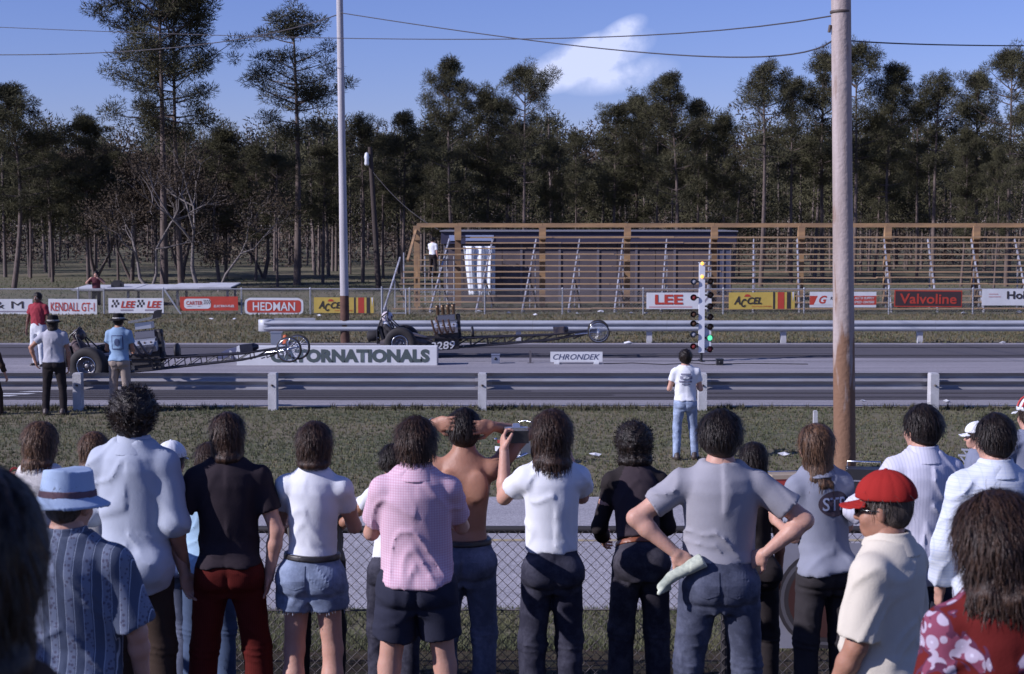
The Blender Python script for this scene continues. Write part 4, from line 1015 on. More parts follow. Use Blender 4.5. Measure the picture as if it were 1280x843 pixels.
def torso_fn(q, off=0.0, z0=.78, z1=1.53, fit=None, hem=None, wscale=1.0, tail_=0):
    T_ = q.tor; zs_ = np.array(T_['z']); xs_ = np.array(T_['x']) * T_['s'] * q.wd * wscale + off; ys_ = np.array(T_['y']) * (q.wd * .6 + .4) + off; cs = np.array(T_['c'])
    if q.belly: g = np.exp(-((zs_ - 1.06) / .13) ** 2) * q.belly; ys_ = ys_ + g * .5; cs = cs + g * .35; xs_ = xs_ + g * .6
    if fit is not None:      # cloth hangs : widths below the chest never fall under a share of the chest
        mx_ = xs_[zs_.searchsorted(1.36)]; my_ = ys_[zs_.searchsorted(1.36)]
        low = zs_ < 1.36; xs_ = np.where(low, np.maximum(xs_, mx_ * fit), xs_); ys_ = np.where(low, np.maximum(ys_, my_ * (fit)), ys_)
    def fn(p):
        l = q.Ti(p); z = l[:, 2]; rx = np.interp(z, zs_, xs_); ry = np.interp(z, zs_, ys_); c = np.interp(z, zs_, cs)
        x = l[:, 0]; y = l[:, 1] - c; k0 = np.sqrt((x / rx) ** 2 + (y / ry) ** 2); k1 = np.sqrt((x / rx ** 2) ** 2 + (y / ry ** 2) ** 2) + 1e-6
        d = k0 * (k0 - 1) / k1; return np.maximum(np.maximum(d, z - z1), z0 - .06 * tail_ - z)
    c8 = np.array([q.T((sx, sy, z)) for sx in (-.28, .28) for sy in (-.26, .28) for z in (z0, z1)])
    return (c8.min(0), c8.max(0)), fn
def hand_field(q, s_, h):
    F = Field(h); W = q.wr[s_]; d = q.hd[s_]; n_ = q.hn[s_]; sd = np.cross(d, n_); sd *= s_   # thumb side
    F.cap(W - q_f(q, s_) * .03, W + d * .01, .027, .026, .02)
    M_ = np.stack([sd, n_, d], 1); F.ell(W + d * .052, (.041, .017, .052), M_, .02)
    c = R(q.curl[s_])
    for i, (o, L) in enumerate(((.030, .073), (.010, .082), (-.010, .077), (-.029, .060))):
        p = W + d * (.088 - abs(o) * .15) + sd * o; a = c * (.55 + .12 * i) ; dirn = d * math.cos(a) + n_ * math.sin(a) + sd * o * 1.5; dirn = unit(dirn); r = .0092 - i * .0004
        for j, fr in enumerate((.44, .32, .24)):
            e = p + dirn * L * fr; F.cap(p, e, r, r * .92, .006); p = e; r *= .92; a += c * (1.1 if j == 0 else .8); dirn = unit(d * math.cos(a) + n_ * math.sin(a) + sd * o * 1.0)
    p = W + d * .022 + sd * .028 + n_ * .004; t1 = unit(d * .62 + sd * .72 + n_ * .35); e = p + t1 * .042; F.cap(p, e, .0145, .0105, .014); t2 = unit(d * .85 + sd * .28 + n_ * .5); F.cap(e, e + t2 * .034, .0105, .008, .006)
    return F
def q_f(q, s_): return unit(q.wr[s_] - q.el[s_])
def head_field(q, h, face=True):
    F = Field(h); C = q.HC; M = q.HM; g = .94 if q.f else 1.0
    P_ = lambda x, y, z: C + M @ np.array([x, y, z]) * g
    F.cap(q.T((0, -.012, 1.44)), P_(0, -.022, -.055), .058 * g, .054 * g, .03)
    F.ell(P_(0, -.012, .035), np.array((.074, .094, .086)) * g, M, .03); F.ell(P_(0, .028, -.045), np.array((.056, .062, .062)) * g, M, .04)
    F.ell(P_(0, .055, -.085), np.array((.03, .028, .022)) * g, M, .03)
    for s_ in (-1, 1):
        F.ell(P_(.076 * s_, -.004, -.008), np.array((.009, .019, .031)) * g, M @ rotm((R(-8), 0, R(-18 * s_))), .008); F.ell(P_(.035 * s_, .062, -.03), np.array((.024, .018, .02)) * g, M, .03)
    if face:
        F.cap(P_(0, .082, .012), P_(0, .104, -.028), .009, .014, .012); F.ell(P_(0, .080, .026), (.048, .014, .010), M, .02)
        F.cap(P_(-.02, .080, -.061), P_(.02, .080, -.061), .007, .007, .01); F.cap(P_(-.016, .080, -.071), P_(.016, .080, -.071), .007, .007, .008)
        for s_ in (-1, 1):
            F.ell(P_(.031 * s_, .090, .006), (.017, .014, .012), M, .006, 's_') if False else None
    return F
HANDS = True
def make_body(q, sp, h):
    F = Field(h); wd = q.wd; g = .88 if q.f else 1.0; arm = sp.get('armr', 1.0)
    cov = 'pants' in sp; ct = -.012 if 'shirt' in sp else -.002; lg_ = sp['pants'].get('len', 1) > .55 if cov else False
    bb, fn = torso_fn(q, ct, .86); F.add(bb, fn, .03)
    F.cap(q.T((0, -.015, 1.43)), q.nb + (q.HC - q.nb) * .5, .062 * g, .056 * g, .04)
    for s_ in (-1, 1):
        F.cap(q.T((.04 * s_, -.018, 1.465)), q.sh[s_], .040 * g, .042 * g, .04)
        F.ell(q.sh[s_] - np.array([.008 * s_, 0, .010]), (.046 * g, .050 * g, .052), None, .03)
        F.cap(q.sh[s_], q.el[s_], .049 * g * arm, .038 * g * arm, .03)
        F.ell(q.sh[s_] * .55 + q.el[s_] * .45, (.046 * arm * g,) * 3, None, .04)
        m_ = q.el[s_] * .7 + q.wr[s_] * .3
        F.cap(q.el[s_], m_, .037 * g * arm, .039 * g * arm, .02); F.cap(m_, q.wr[s_], .039 * g * arm, .0265 * g, .02)
        if not sp.get('fine_back'): pass
        e_ = .020 if lg_ else 0
        F.cap(q.hip[s_], q.kn[s_], .078 - e_, .054 - e_, .03); cf = q.kn[s_] * .66 + q.an[s_] * .34 + np.array([0, -.014, 0])
        F.cap(q.kn[s_], cf, .053 - e_, .056 - e_, .03); F.cap(cf, q.an[s_], .054 - e_, .034, .03); F.ell(q.T((.07 * s_, -.040, .91)), (.070, .070, .075), None, .03)
        fd = rotm((0, 0, R(-q.foot[s_] * s_))) @ np.array([0, 1, 0]); F.cap(q.an[s_] + np.array([0, 0, -.04]), q.an[s_] + fd * .13 + np.array([0, 0, -.055]), .036, .026, .03)
    if sp.get('bare_back'):
        F.ell(q.T((.085, -.105, 1.33)), (.055, .022, .085), q.M, .03); F.ell(q.T((-.085, -.105, 1.33)), (.055, .022, .085), q.M, .03)
        F.cap(q.T((0, -.135, 1.0)), q.T((0, -.14, 1.38)), .012, .012, .03, mode='s') if False else None
    parts = [F.mesh(None)]
    parts.append(head_field(q, min(h, .0075) if h < .013 else .011).mesh(None))
    if HANDS:
        for s_ in (-1, 1): parts.append(hand_field(q, s_, .0045 if h < .013 else .0065).mesh(None))
    return join(parts)
def folds(seed, amp, kx=14, kz=5, q=None, z0=1.0, sag=1.0):
    rs = np.random.default_rng(seed); ph = rs.random(3) * 20
    def f(p):
        a = np.stack([p[:, 0] * kx * .55 + p[:, 2] * 3 + ph[0], p[:, 1] * kx * .4 + ph[1], p[:, 2] * kz + p[:, 0] * 6 + ph[2]], 1)
        w = vnoise(a * .5) * 1.6; n1 = vnoise(a + w[:, None]); rid = 1 - np.abs(n1) * 2
        b = np.stack([p[:, 0] * kx * 2.1 - p[:, 2] * 5, p[:, 1] * kx * 1.4, p[:, 2] * kz * 2.6 + p[:, 0] * 9 * sag + ph[1]], 1)
        ax = np.abs(p[:, 0] + .03 * math.sin(ph[0])); big = vnoise(np.stack([p[:, 0] * 3 + ph[1], p[:, 1] * 3, p[:, 2] * 3], 1))
        r1 = np.stack([(ax * .75 + p[:, 2] * .65) * 11 + w * .8 + ph[1], p[:, 1] * 7 + ph[2], (ax * .65 - p[:, 2] * .75) * 2.6 + np.sign(p[:, 0]) * 7], 1)
        f1 = np.clip(1 - np.abs(vnoise(r1)) * 3.2, 0, 1) ** 1.5
        r2 = np.stack([p[:, 0] * 4.5 + ph[2] + w * .5, p[:, 1] * 4, p[:, 2] * 17 + p[:, 0] * 6 + ph[0]], 1); f2 = np.clip(1 - np.abs(vnoise(r2)) * 3.0, 0, 1) ** 1.5 * np.clip((1.16 - p[:, 2]) * 6, 0, 1)
        return -amp * (rid * .15 + big * .6 + f1 * 1.1 + f2 * .55)
    return f
def make_shirt(q, sp, h):
    s = sp['shirt']; off = s.get('off', .016); F = Field(h); z0 = s.get('hem', .84); sl = s.get('sleeve', .6); sr = s.get('sr', 1.0); g = .9 if q.f else 1.0; arm = sp.get('armr', 1.0)
    bb, fn = torso_fn(q, off, z0, 1.50, s.get('fit', .93), tail_=s.get('tail', 0)); F.add(bb, fn, .03)
    for s_ in (-1, 1):
        if s.get('tank'):
            F.cap(q.T((.085 * s_, -.012, 1.40)), q.T((.10 * s_, -.012, 1.468)), .05, .030, .03); continue
        F.cap(q.T((.05 * s_, -.014, 1.455)), q.sh[s_], .040 * g + off * .8, .043 * g + off * .55, .03)
        F.ell(q.sh[s_] - np.array([0, 0, .006]), (.048 * g + off * .5, .052 * g + off * .6, .050 * g + off * .3), None, .03)
        u_ = unit(q.el[s_] - q.sh[s_]); r0 = (.049 * g * arm + off * .7); r1 = (.046 * g * arm + off * 1.15) * sr
        e = q.sh[s_] + u_ * .285 * min(sl, 1)
        if sl <= 1: F.cap(q.sh[s_], e, r0, r1, .03, flat_end=True)
        else:
            F.cap(q.sh[s_], q.el[s_], r0, .040 * arm * g + off, .03); f_ = q_f(q, s_); F.cap(q.el[s_], q.el[s_] + f_ * .25 * (sl - 1), .040 * arm * g + off, (.033 * g + off) * sr, .03, flat_end=True)
    if z0 < .95:
        for s_ in (-1, 1): F.ell(q.T((.072 * s_, -.048, .90)), (.088 + off * .8 + .006, .086 + off * .8 + .016, .105), None, .04)
    # neck opening
    nb = q.nb; nd = unit(q.HC - q.nb)
    F.ell(q.nb + nd * .035, (.058 * g, .060 * g, .05), None, .0, mode='s0') if False else None
    base = folds(sp.get('seed', 1), s.get('amp', .009), s.get('kx', 14), s.get('kz', 5))
    ph = sp.get('seed', 1) * 1.7
    def disp(p):
        l = q.Ti(p); d = base(p)
        # neckline cut and hem wobble
        nk = np.linalg.norm((l - np.array([0, .004, 1.515])) / np.array([.070 * g, .072 * g, .042]), axis=1) - 1
        return d * np.clip((l[:, 2] - z0) * 12 + .2, .2, 1)
    def cut(p):
        l = q.Ti(p); nk = np.linalg.norm((l - np.array([0, .004, 1.518])) / np.array([.070 * g, .072 * g, .042]), axis=1) - 1; th = np.arctan2(l[:, 1], l[:, 0])
        hm = z0 + .003 + .004 * np.sin(th * 5 + ph) + .002 * np.sin(th * 11 + ph) + s.get('tail', 0) * np.clip(1 - (l[:, 0] / .17) ** 2, 0, 1) * -.045
        c = np.maximum(-nk * .045, hm - l[:, 2])
        if s.get('tank'):
            ah = np.linalg.norm((np.stack([np.abs(l[:, 0]), l[:, 1], l[:, 2]], 1) - np.array([.19, -.01, 1.39])) / np.array([.055, .2, .10]), axis=1); c = np.maximum(c, (1 - ah) * .06)
        return c
    return F.mesh(disp, .035, cut=cut)
def make_collar(q, sp, h, w=.012):
    F = Field(h); g = .92 if q.f else 1.0
    def fn(p):
        l = q.Ti(p); z = l[:, 2]; r = np.interp(z, [1.44, 1.475, 1.52, 1.545], [.116, .098, .074, .069]) * g; d = np.abs(np.linalg.norm(l[:, :2] * np.array([1, .96]) - np.array([0, -.008]), axis=1) - r) - w * .5
        top = 1.533 - .03 * np.clip(l[:, 1] / .07, 0, 1); return np.maximum(np.maximum(d, z - top), 1.446 - z + .35 * np.clip(l[:, 1], 0, .1))
    c8 = np.array([q.T((sx, sy, z)) for sx in (-.13, .13) for sy in (-.13, .13) for z in (1.43, 1.55)]); F.add((c8.min(0), c8.max(0)), fn, .004)
    return F.mesh(None)
def make_pants(q, sp, h):
    s = sp['pants']; F = Field(h); off = s.get('off', .012); ln = s.get('len', 1.0); fl = s.get('flare', 1.0); z1 = s.get('top', 1.02); th = s.get('thigh', 1.0)
    # waist part stays with the pelvis
    qq = q; bb, fn = torso_fn(qq, off, .775, z1); F.add(bb, fn, .03)
    for s_ in (-1, 1):
        F.ell(q.T((.072 * s_, -.048, .895)), (.088 + off * .6, .084 + off * .6, .10), None, .03)
        kn, an, hp = q.kn[s_], q.an[s_] - np.array([0, 0, .045]), q.hip[s_]
        if ln <= .55:
            e = hp + (kn - hp) * (ln / .5); F.cap(hp, e, (.090 * (.4 + .6 * q.wd) + off) * th, (.076 + off) * th, .03, flat_end=True)
        else:
            F.cap(hp, kn, (.086 * (.4 + .6 * q.wd) + off) * th, (.056 + off) * fl ** .3, .03); e = kn + (an - kn) * ((ln - .5) / .5); F.cap(kn, e, (.056 + off) * fl ** .3, (.048 + off) * fl, .03, flat_end=True)
    base = folds(sp.get('seed', 1) + 50, s.get('amp', .006), 12, 9)
    def disp(p):
        d = base(p); l = q.Ti(p)
        crease = np.exp(-(p[:, 0] / .010) ** 2) * np.clip((.99 - p[:, 2]) * 8, 0, 1) * (p[:, 1] < 0) * .010   # seat seam
        for s_ in (-1, 1):   # fold under each buttock
            crease = crease + .007 * np.exp(-((p[:, 2] - .81 - .05 * np.abs(p[:, 0])) / .012) ** 2) * (p[:, 1] < -.02) * (np.sign(p[:, 0]) == s_) * s.get('seatfold', 1)
        kz_ = np.exp(-((p[:, 2] - .48) / .05) ** 2) * .004 * np.sin(p[:, 2] * 190 + p[:, 0] * 20)
        return d + crease + (kz_ if ln > .6 else 0)
    return F.mesh(disp, .03)
def make_band(q, z0, z1, off, h=.006):
    """belt : a thin ring round the waist"""
    F = Field(h); bb, fi = torso_fn(q, off, z0, z1); _, fo = torso_fn(q, off + .006, z0, z1)
    F.add(bb, lambda p: np.maximum(fo(p), -(fi(p) + .010) + 0 * p[:, 0]), .0); return F.mesh(None)
def make_hair(q, sp, h):
    s = sp['hair']; st = s['style']; F = Field(h); C, M = q.HC, q.HM; g = (.94 if q.f else 1.0); t = s.get('t', .022)
    P_ = lambda x, y, z: C + M @ np.array([x, y, z]) * g
    F.ell(P_(0, -.018, .040), np.array((.076 + t, .094 + t * .9, .084 + t * .9)) * g, M, .03)
    L = s.get('len', 0)
    lo_ = -.006 if st != 'short' else .006
    F.ell(P_(0, -.036, -.018 + lo_), np.array((.064 + t * .8, .062 + t * .8, .066 + t * .4)) * g, M, .03)
    rs = np.random.default_rng(sp.get('seed', 1) + 9)
    if L > 0:
        n_ = 9
        for i in range(n_):
            a = R(-75 + 150 * i / (n_ - 1)) + rs.normal() * .06; x = math.sin(a) * (.052 + t * .8); y = -math.cos(a) * (.064 + t * .8) - .01
            LL = L * (.82 + .3 * rs.random()); b0 = P_(x, y, .0); b1 = P_(x * .92, y * .96, -.075)
            end = b1 + q.M @ np.array([x * s.get('spread', .25), -.012 + rs.normal() * .01, -LL]); mid = (b1 + end) / 2 + q.M @ np.array([0, -.018, 0])
            F.cap(b0, b1, .024, .025, .015); F.cap(b1, mid, .025, .022, .015); F.cap(mid, end, .024, .010, .015)
    curl = s.get('curl', 0)
    def disp(p):
        l = (p - C) @ M / g
        if curl: 
            d = -curl * (vnoise(p * 34) * .75 + vnoise(p * 75) * .45)
        else:
            sxy = 78; a = np.arctan2(l[:, 0], -l[:, 1]) * 9; pp = np.stack([a + vnoise(p * 9) * 1.1, l[:, 1] * 10, p[:, 2] * 5], 1); d = -.0032 * vnoise(pp) - .0022 * vnoise(np.stack([a * 3.1, l[:, 1] * 14, p[:, 2] * 9], 1))
            d = d - .0045 * vnoise(p * 19)
        # cut the face free
        fc = np.linalg.norm((l - np.array([0, .120, -.045])) / np.array([.068, .082, .108]), axis=1) - 1
        d = np.where(fc < 0, np.maximum(d, .03), d)
        if s.get('ears', False) and L == 0:
            ec = np.linalg.norm((np.stack([np.abs(l[:, 0]), l[:, 1], l[:, 2]], 1) - np.array([.085, .0, -.025])) / np.array([.022, .030, .042]), axis=1) - 1; d = d + np.where(ec < 0, .05, 0)
        return d
    V, Q = F.mesh(disp, .045)
    # loose locks over the surface break up the outline
    nl = int(s.get('locks', 260) * 4.2)
    if nl and len(V) > 50:
        pick = rs.integers(0, len(V), nl); VV, FF = [], []; o = len(V); cen = C
        for k_ in pick:
            p = V[k_]; l = (p - C) @ M
            if l[1] > .055 or (l[2] < (.0 if L == 0 else -.03 - L * .7)) and not curl: continue
            if curl and l[2] < -.06 - L: continue
            nrm = unit(p - (C + M @ np.array([0, -.01, min(l[2], .02)]))); 
            if curl > .006: dn = unit(rs.normal(size=3) + nrm * .6); seg = .0085 if curl > .006 else .016
            else: dn = unit(M @ np.array([0, -.35 if l[2] > .07 else 0, -1.0]) + rs.normal(size=3) * .10 - nrm * 0); dn = unit(dn - nrm * (dn @ nrm)); seg = .022
            sd = unit(np.cross(dn, nrm)) * (.0011 + .0011 * rs.random()); cur = p + nrm * .001; row = []
            if rs.random() < .10: dn = unit(dn + nrm * .5); sd = sd * .5
            for j in range(4):
                w_ = (1, 1, .7, .15)[j]; lift = nrm * ((.0, .0022, .0026, .0012)[j] + (curl * .35 * (j % 2)))
                row += [cur + lift - sd * w_, cur + lift + sd * w_]; dn = unit(dn + rs.normal(size=3) * (.35 if curl > .006 else .07)); cur = cur + dn * seg * (.6 + .5 * rs.random())
            VV += row; FF += [(o, o + 1, o + 3, o + 2), (o + 2, o + 3, o + 5, o + 4), (o + 4, o + 5, o + 7, o + 6)]; o += 8
        if VV: V = np.concatenate([V, np.array(VV)]); Q = np.concatenate([Q, np.array(FF)])
    return V, Q
def decal(garment, me, origin, direction, off=.003, parent=None, m=None, name='decal', up=(0, 0, 1), rotz=0):
    """wraps a flat mesh (its xz plane) onto a garment from `origin` looking along `direction` (all local)"""
    gm = garment.data; bvh = BVHTree.FromPolygons([v.co for v in gm.vertices], [tuple(p.vertices) for p in gm.polygons])
    d = Vector(direction).normalized(); up = Vector(up); sx_ = d.cross(up).normalized(); su = sx_.cross(d).normalized(); o = Vector(origin)
    last = None
    for v in me.vertices:
        a = o + sx_ * v.co.x + su * v.co.z; hit = bvh.ray_cast(a - d * .6, d, 1.5)
        if hit[0] is None: dist = last if last is not None else .6; pos = a - d * .6 + d * dist
        else: last = hit[3]; pos = hit[0]
        v.co = pos - d * off
    me.update(); return link(name, me, parent, m)
def grid_mesh(w, h, n=10, m_=10, shape=None):
    V = [(-w / 2 + w * i / n, 0, -h / 2 + h * j / m_) for j in range(m_ + 1) for i in range(n + 1)]
    F = [(j * (n + 1) + i, j * (n + 1) + i + 1, (j + 1) * (n + 1) + i + 1, (j + 1) * (n + 1) + i) for j in range(m_) for i in range(n)]
    if shape == 'pocket': V = [(x, y, z if z > -h * .2 else (-h * .2 + (z + h * .2) * (1 - .5 * abs(x) / (w / 2)))) for x, y, z in V]
    me = bpy.data.meshes.new('patch'); me.from_pydata(V, [], F); return me
def disc_mesh(rx, rz, n=28, rings=5):
    V = [(0, 0, 0)]; F = []
    for r_ in range(1, rings + 1):
        for i in range(n): a = 2 * math.pi * i / n; V.append((rx * r_ / rings * math.cos(a), 0, rz * r_ / rings * math.sin(a)))
    for i in range(n): F.append((0, 1 + i, 1 + (i + 1) % n))
    for r_ in range(1, rings):
        b = 1 + (r_ - 1) * n
        for i in range(n): F.append((b + i, b + n + i, b + n + (i + 1) % n, b + (i + 1) % n))
    me = bpy.data.meshes.new('patch'); me.from_pydata(V, [], F); return me
_shoe = None
def shoe_mesh(h=.012):
    F = Field(h); F.cap((0, -.06, .045), (0, .13, .030), .043, .036, .03); F.cap((0, -.05, .05), (0, -.03, .09), .043, .046, .03); F.cap((0, -.05, .018), (0, .15, .018), .042, .040, .02)
    V, Q = F.mesh(lambda p: np.where(p[:, 2] < 0, .05, 0)); return V, Q
def figure(sp):
    X = P(sp['px'], sp['top'], sp['Y']); yb = sp['Y']; g0 = sp.get('ground', gz(yb)); stat = X.z - g0; k = stat / (1.76 + sp.get('hat', 0) + sp.get('hx', 0))
    h = sp.get('h', .0115); q = pose(sp)
    # the lowest point of the head moves with lean: keep the crown at the wanted height
    crown = q.HC + q.HM @ np.array([0, -.012, .128]); 
    k = (stat) / (crown[2] + sp.get('hat', 0)) if sp.get('fitcrown', True) else k
    yaw = R(sp.get('yaw', 0)); ct = Matrix.Rotation(yaw, 3, 'Z') @ (Vector(crown) * k)
    o = empty('person', (X.x - ct.x, yb, g0), yaw, sp['label'], 'person', sp.get('group', 'spectators'))
    o.scale = (k, k, k)
    sk = skin_m(sp.get('skin', 'fair'))
    V, Q = make_body(q, sp, h); body = link('body', npmesh('body', V, Q, True), o, sk)
    r = {'o': o, 'q': q, 'body': body, 'k': k}
    if 'shirt' in sp:
        V, Q = make_shirt(q, sp, h); r['shirt'] = link('shirt', npmesh('shirt', V, Q, True), o, sp['shirt']['m'])
        if sp['shirt'].get('collar'): V, Q = make_collar(q, sp, .0055); link('collar', npmesh('collar', V, Q, True), o, sp['shirt'].get('cm', sp['shirt']['m']))
    if 'pants' in sp:
        V, Q = make_pants(q, sp, h); r['pants'] = link('shorts' if sp['pants'].get('len', 1) < .6 else 'trousers', npmesh('pants', V, Q, True), o, sp['pants']['m'])
        z = sp['pants'].get('top', 1.02)
        if sp['pants'].get('belt'): V, Q = make_band(q, z - .028, z + .002, sp['pants'].get('off', .012) + .004); link('belt', npmesh('belt', V, Q, True), o, sp['pants']['belt'])
        if sp['pants'].get('pockets'):
            for sx_ in (-1, 1):
                decal(r['pants'], grid_mesh(.118, .13, 8, 8, 'pocket'), (.072 * sx_, 0, .925), (0, 1, 0), .0035, o, sp['pants'].get('pm', sp['pants']['m']), 'pocket')
    if 'hair' in sp:
        V, Q = make_hair(q, sp, min(h * .62, .0075)); link('hair', npmesh('hair', V, Q, True), o, hair_m(sp['hair'].get('c', 'brown')))
    sh = shoe_me(); 
    for s_ in (-1, 1):
        link('shoe', sh if not sp.get('shoes') else sp['shoes'], o, None, (q.an[s_][0], q.an[s_][1], 0), (0, 0, R(-q.foot[s_] * s_)))
        eye_c = q.HC + q.HM @ np.array([.031 * s_, .074, .006])
        link('eye', EYE, o, None, tuple(eye_c))
    return r
def shoe_me():
    global _shoe
    if _shoe is None: V, Q = shoe_mesh(); _shoe = npmesh('shoe', V, Q, True); _shoe.materials.append(mat('dark_shoe_leather', (.05, .035, .03), .5))
    return _shoe
EYE = MB().lathe((0, 0, 0), (0, 0, 1), [(.001, -.0125), (.008, -.0095), (.0125, 0), (.008, .0095), (.001, .0125)], 10).mesh('eye', [mat('eye_white', (.6, .58, .55), .3)])
# ---------------------------------------------------------------- hats
def cap_hat(q, sp, kind, m, parent, band=None, h=.006, crown=.07, brim=.05):
    F = Field(h); C, M = q.HC, q.HM; P_ = lambda x, y, z: C + M @ np.array([x, y, z])
    if kind == 'cap':
        t = .030
        def fn(p):
            l = (p - C) @ M - np.array([0, -.012, .052]); r = np.array((.078 + t * .72, .098 + t * .72, .078 + t * .9)); k0 = np.linalg.norm(l / r, axis=1); k1 = np.linalg.norm(l / r ** 2, axis=1) + 1e-6
            seams = .0016 * np.cos(np.arctan2(l[:, 1], l[:, 0]) * 6) ** 8; return np.maximum(k0 * (k0 - 1) / k1 + seams, -.004 - l[:, 2])
        F.add((C - .16, C + .18), fn, .002)
        def bfn(p):
            l = (p - C) @ M - np.array([0, .085, .045]); x, y, z = l[:, 0], l[:, 1], l[:, 2]
            e = np.sqrt((x / .085) ** 2 + (np.maximum(y, 0) / .085) ** 2); zc = -.010 - y * .22 - (x / .085) ** 2 * .018
            return np.maximum(np.maximum((e - 1) * .085, np.abs(z - zc) - .004), -y - .03)
        F.add((C - .2, C + .25), bfn, .006)
        V, Q = F.mesh(folds(3, .0022, 22, 12)); o = link('cap', npmesh('cap', V, Q, True), parent, m)
        b = P_(0, -.012, .052 + .106); bo_ = MB().lathe(tuple(b), tuple(M @ np.array([0, 0, 1])), [(.009, -.004), (.008, .003), (.001, .006)], 10).build('button', m, parent)
        return o
    zb = sp.get('hatz', .045)
    def fn(p):     # brimmed hat : crown cylinder + sloping brim
        l = (p - C) @ M - np.array([0, -.012, zb]); x, y, z = l[:, 0], l[:, 1], l[:, 2]; rr_ = np.sqrt((x / .100) ** 2 + (y / .115) ** 2)
        taper = np.interp(z, [0, crown], [1.0, .86]); d1 = (rr_ - taper) * .10; dc = np.maximum(np.maximum(d1, z - crown - .006 * np.cos(x * 30)), -z)
        zc = sp.get('brimtilt', -.35) * np.maximum(rr_ - 1, 0) * .10; eb = 1 + brim / .10; d2 = np.maximum(np.maximum((rr_ - eb) * .10, np.abs(z - zc) - .0045), (.8 - rr_) * .1)
        return np.minimum(dc, d2)
    F.add((C - .22, C + .24), fn, .0)
    V, Q = F.mesh(folds(4, .002, 20, 12)); o = link('hat', npmesh('hat', V, Q, True), parent, m)
    if band is not None:
        B = Field(.004)
        def bf(p):
            l = (p - C) @ M - np.array([0, -.012, zb]); x, y, z = l[:, 0], l[:, 1], l[:, 2]; rr_ = np.sqrt((x / .100) ** 2 + (y / .115) ** 2); t_ = np.interp(z, [0, crown], [1.0, .86])
            return np.maximum(np.maximum(np.abs((rr_ - t_) * .1 - .002) - .003, z - .030), .004 - z)
        B.add((C - .16, C + .2), bf, 0); V, Q = B.mesh(None); link('hat_band', npmesh('hat_band', V, Q, True), parent, band)
    return o
# ================================================================ PEOPLE AT THE FENCE
C_ = cloth_m
lean_arms = ((.12, .85, -.55), (-.25, .95, -.05))          # forearms laid on the fence top
hang = ((.16, -.02, -1), (.04, .22, -1))
dk_jean = C_('dark_denim', (.030, .030, .046), pattern='denim'); bl_jean = C_('mid_denim', (.10, .115, .17), pattern='denim'); lt_jean = C_('pale_denim', (.26, .32, .44), pattern='denim'); blk = C_('black_cotton', (.030, .025, .026)); brn = C_('dark_brown_cloth', (.05, .034, .026))
white_t = C_('white_cotton', (.72, .74, .78), .06); grey_t = C_('heather_grey', (.33, .325, .36), .12); black_t = C_('black_tee', (.034, .026, .032), .2)
belt_b = mat('black_belt', (.02, .018, .018), .4); belt_br = mat('brown_leather_belt', (.22, .07, .03), .35)
PPL = {}
def add(key, **sp): PPL[key] = figure(sp); PPL[key]['sp'] = sp; return PPL[key]

r = add('curly', px=167, top=490, Y=8.35, w=.88, seed=4, yaw=-6, label='tall man with dark curly hair in loose pale blue long shirt hanging out', stance=.04,
    shirt=dict(m=C_('pale_blue_shirt', (.42, .46, .54), .08), off=.026, hem=.80, sleeve=1.2, sr=.85, amp=.010, fit=1.0, collar=True, tail=1), pants=dict(m=brn, flare=1.1),
    armL=((.35, .35, -1), (-.1, 1, -.2)), armR=((.18, -.05, -1), (.05, .5, -1)), hair=dict(style='curly', curl=.013, t=.034, c='black', locks=420), skin='tan')
r = add('red_pants', px=284, top=516, Y=8.45, w=.94, seed=6, yaw=4, label='person in black t-shirt and dark red trousers with arms hanging down', stance=.085,
    shirt=dict(m=black_t, off=.014, hem=.945, sleeve=.62, amp=.008, fit=.90), pants=dict(m=C_('dark_red_corduroy', (.10, .014, .011), pattern='corduroy'), flare=1.3, off=.010, top=.99),
    armL=((.46, -.12, -.9), (-.24, .10, -1), (-.3, .1, -1), (-.6, -.7, 0), 28), armR=((.34, -.1, -1), (-.18, .12, -1)), hair=dict(style='long', t=.009, len=.05, spread=-.2, c='brown', locks=320), head=(6, 0))
r = add('cutoffs', px=393, top=530, Y=8.5, w=.86, seed=8, yaw=-3, female=False, label='youth in tight white t-shirt and frayed cut-off denim shorts', stance=.035, roll=2,
    shirt=dict(m=white_t, off=.010, hem=1.015, sleeve=.5, amp=.006, fit=.84), pants=dict(m=C_('cutoff_denim', (.17, .21, .30), pattern='denim'), len=.20, off=.024, thigh=1.08, top=1.035, belt=belt_b, pockets=True, amp=.006),
    armL=((.25, .5, -.9), (-.25, 1, .15)), armR=((.22, .55, -.85), (-.3, 1, .1)), hair=dict(style='shag', t=.021, len=.02, spread=.05, c='brown', locks=320), skin='fair')
r = add('pink', px=520, top=525, Y=8.0, w=.96, seed=10, yaw=2, label='heavy man in untucked pink checked shirt and dark blue shorts with black socks', stance=.085, belly=.03,
    shirt=dict(m=C_('pink_check', (.66, .50, .58), .06, pattern='check'), off=.018, hem=.94, sleeve=.72, amp=.010, fit=.98, collar=True, tail=.6), pants=dict(m=C_('navy_shorts', (.032, .034, .055)), len=.31, off=.018, thigh=1.1, top=1.0),
    armL=((.25, .5, -.9), (-.35, 1, .25)), armR=((.22, .62, -.8), (-.4, 1, .25)), hair=dict(style='short', t=.026, c='brown', locks=420, curl=.004))
r = add('bare', px=580, top=512, Y=9.0, w=.92, seed=12, yaw=-2, label='shirtless tanned man with both hands clasped on his head', skin='tan', stance=.03, bare_back=True,
    pants=dict(m=bl_jean, off=.010, top=1.03, belt=belt_b, pockets=True), armL=((.56, .50, .62), (-.66, -.70, .28), (-.86, -.50, .05), (-.2, .95, 0), 24), armR=((.60, .48, .58), (-.68, -.68, .26), (-.88, -.46, -.02), (-.2, .95, 0), 24),
    hair=dict(style='short', t=.016, c='black', ears=True), shrug=.02)
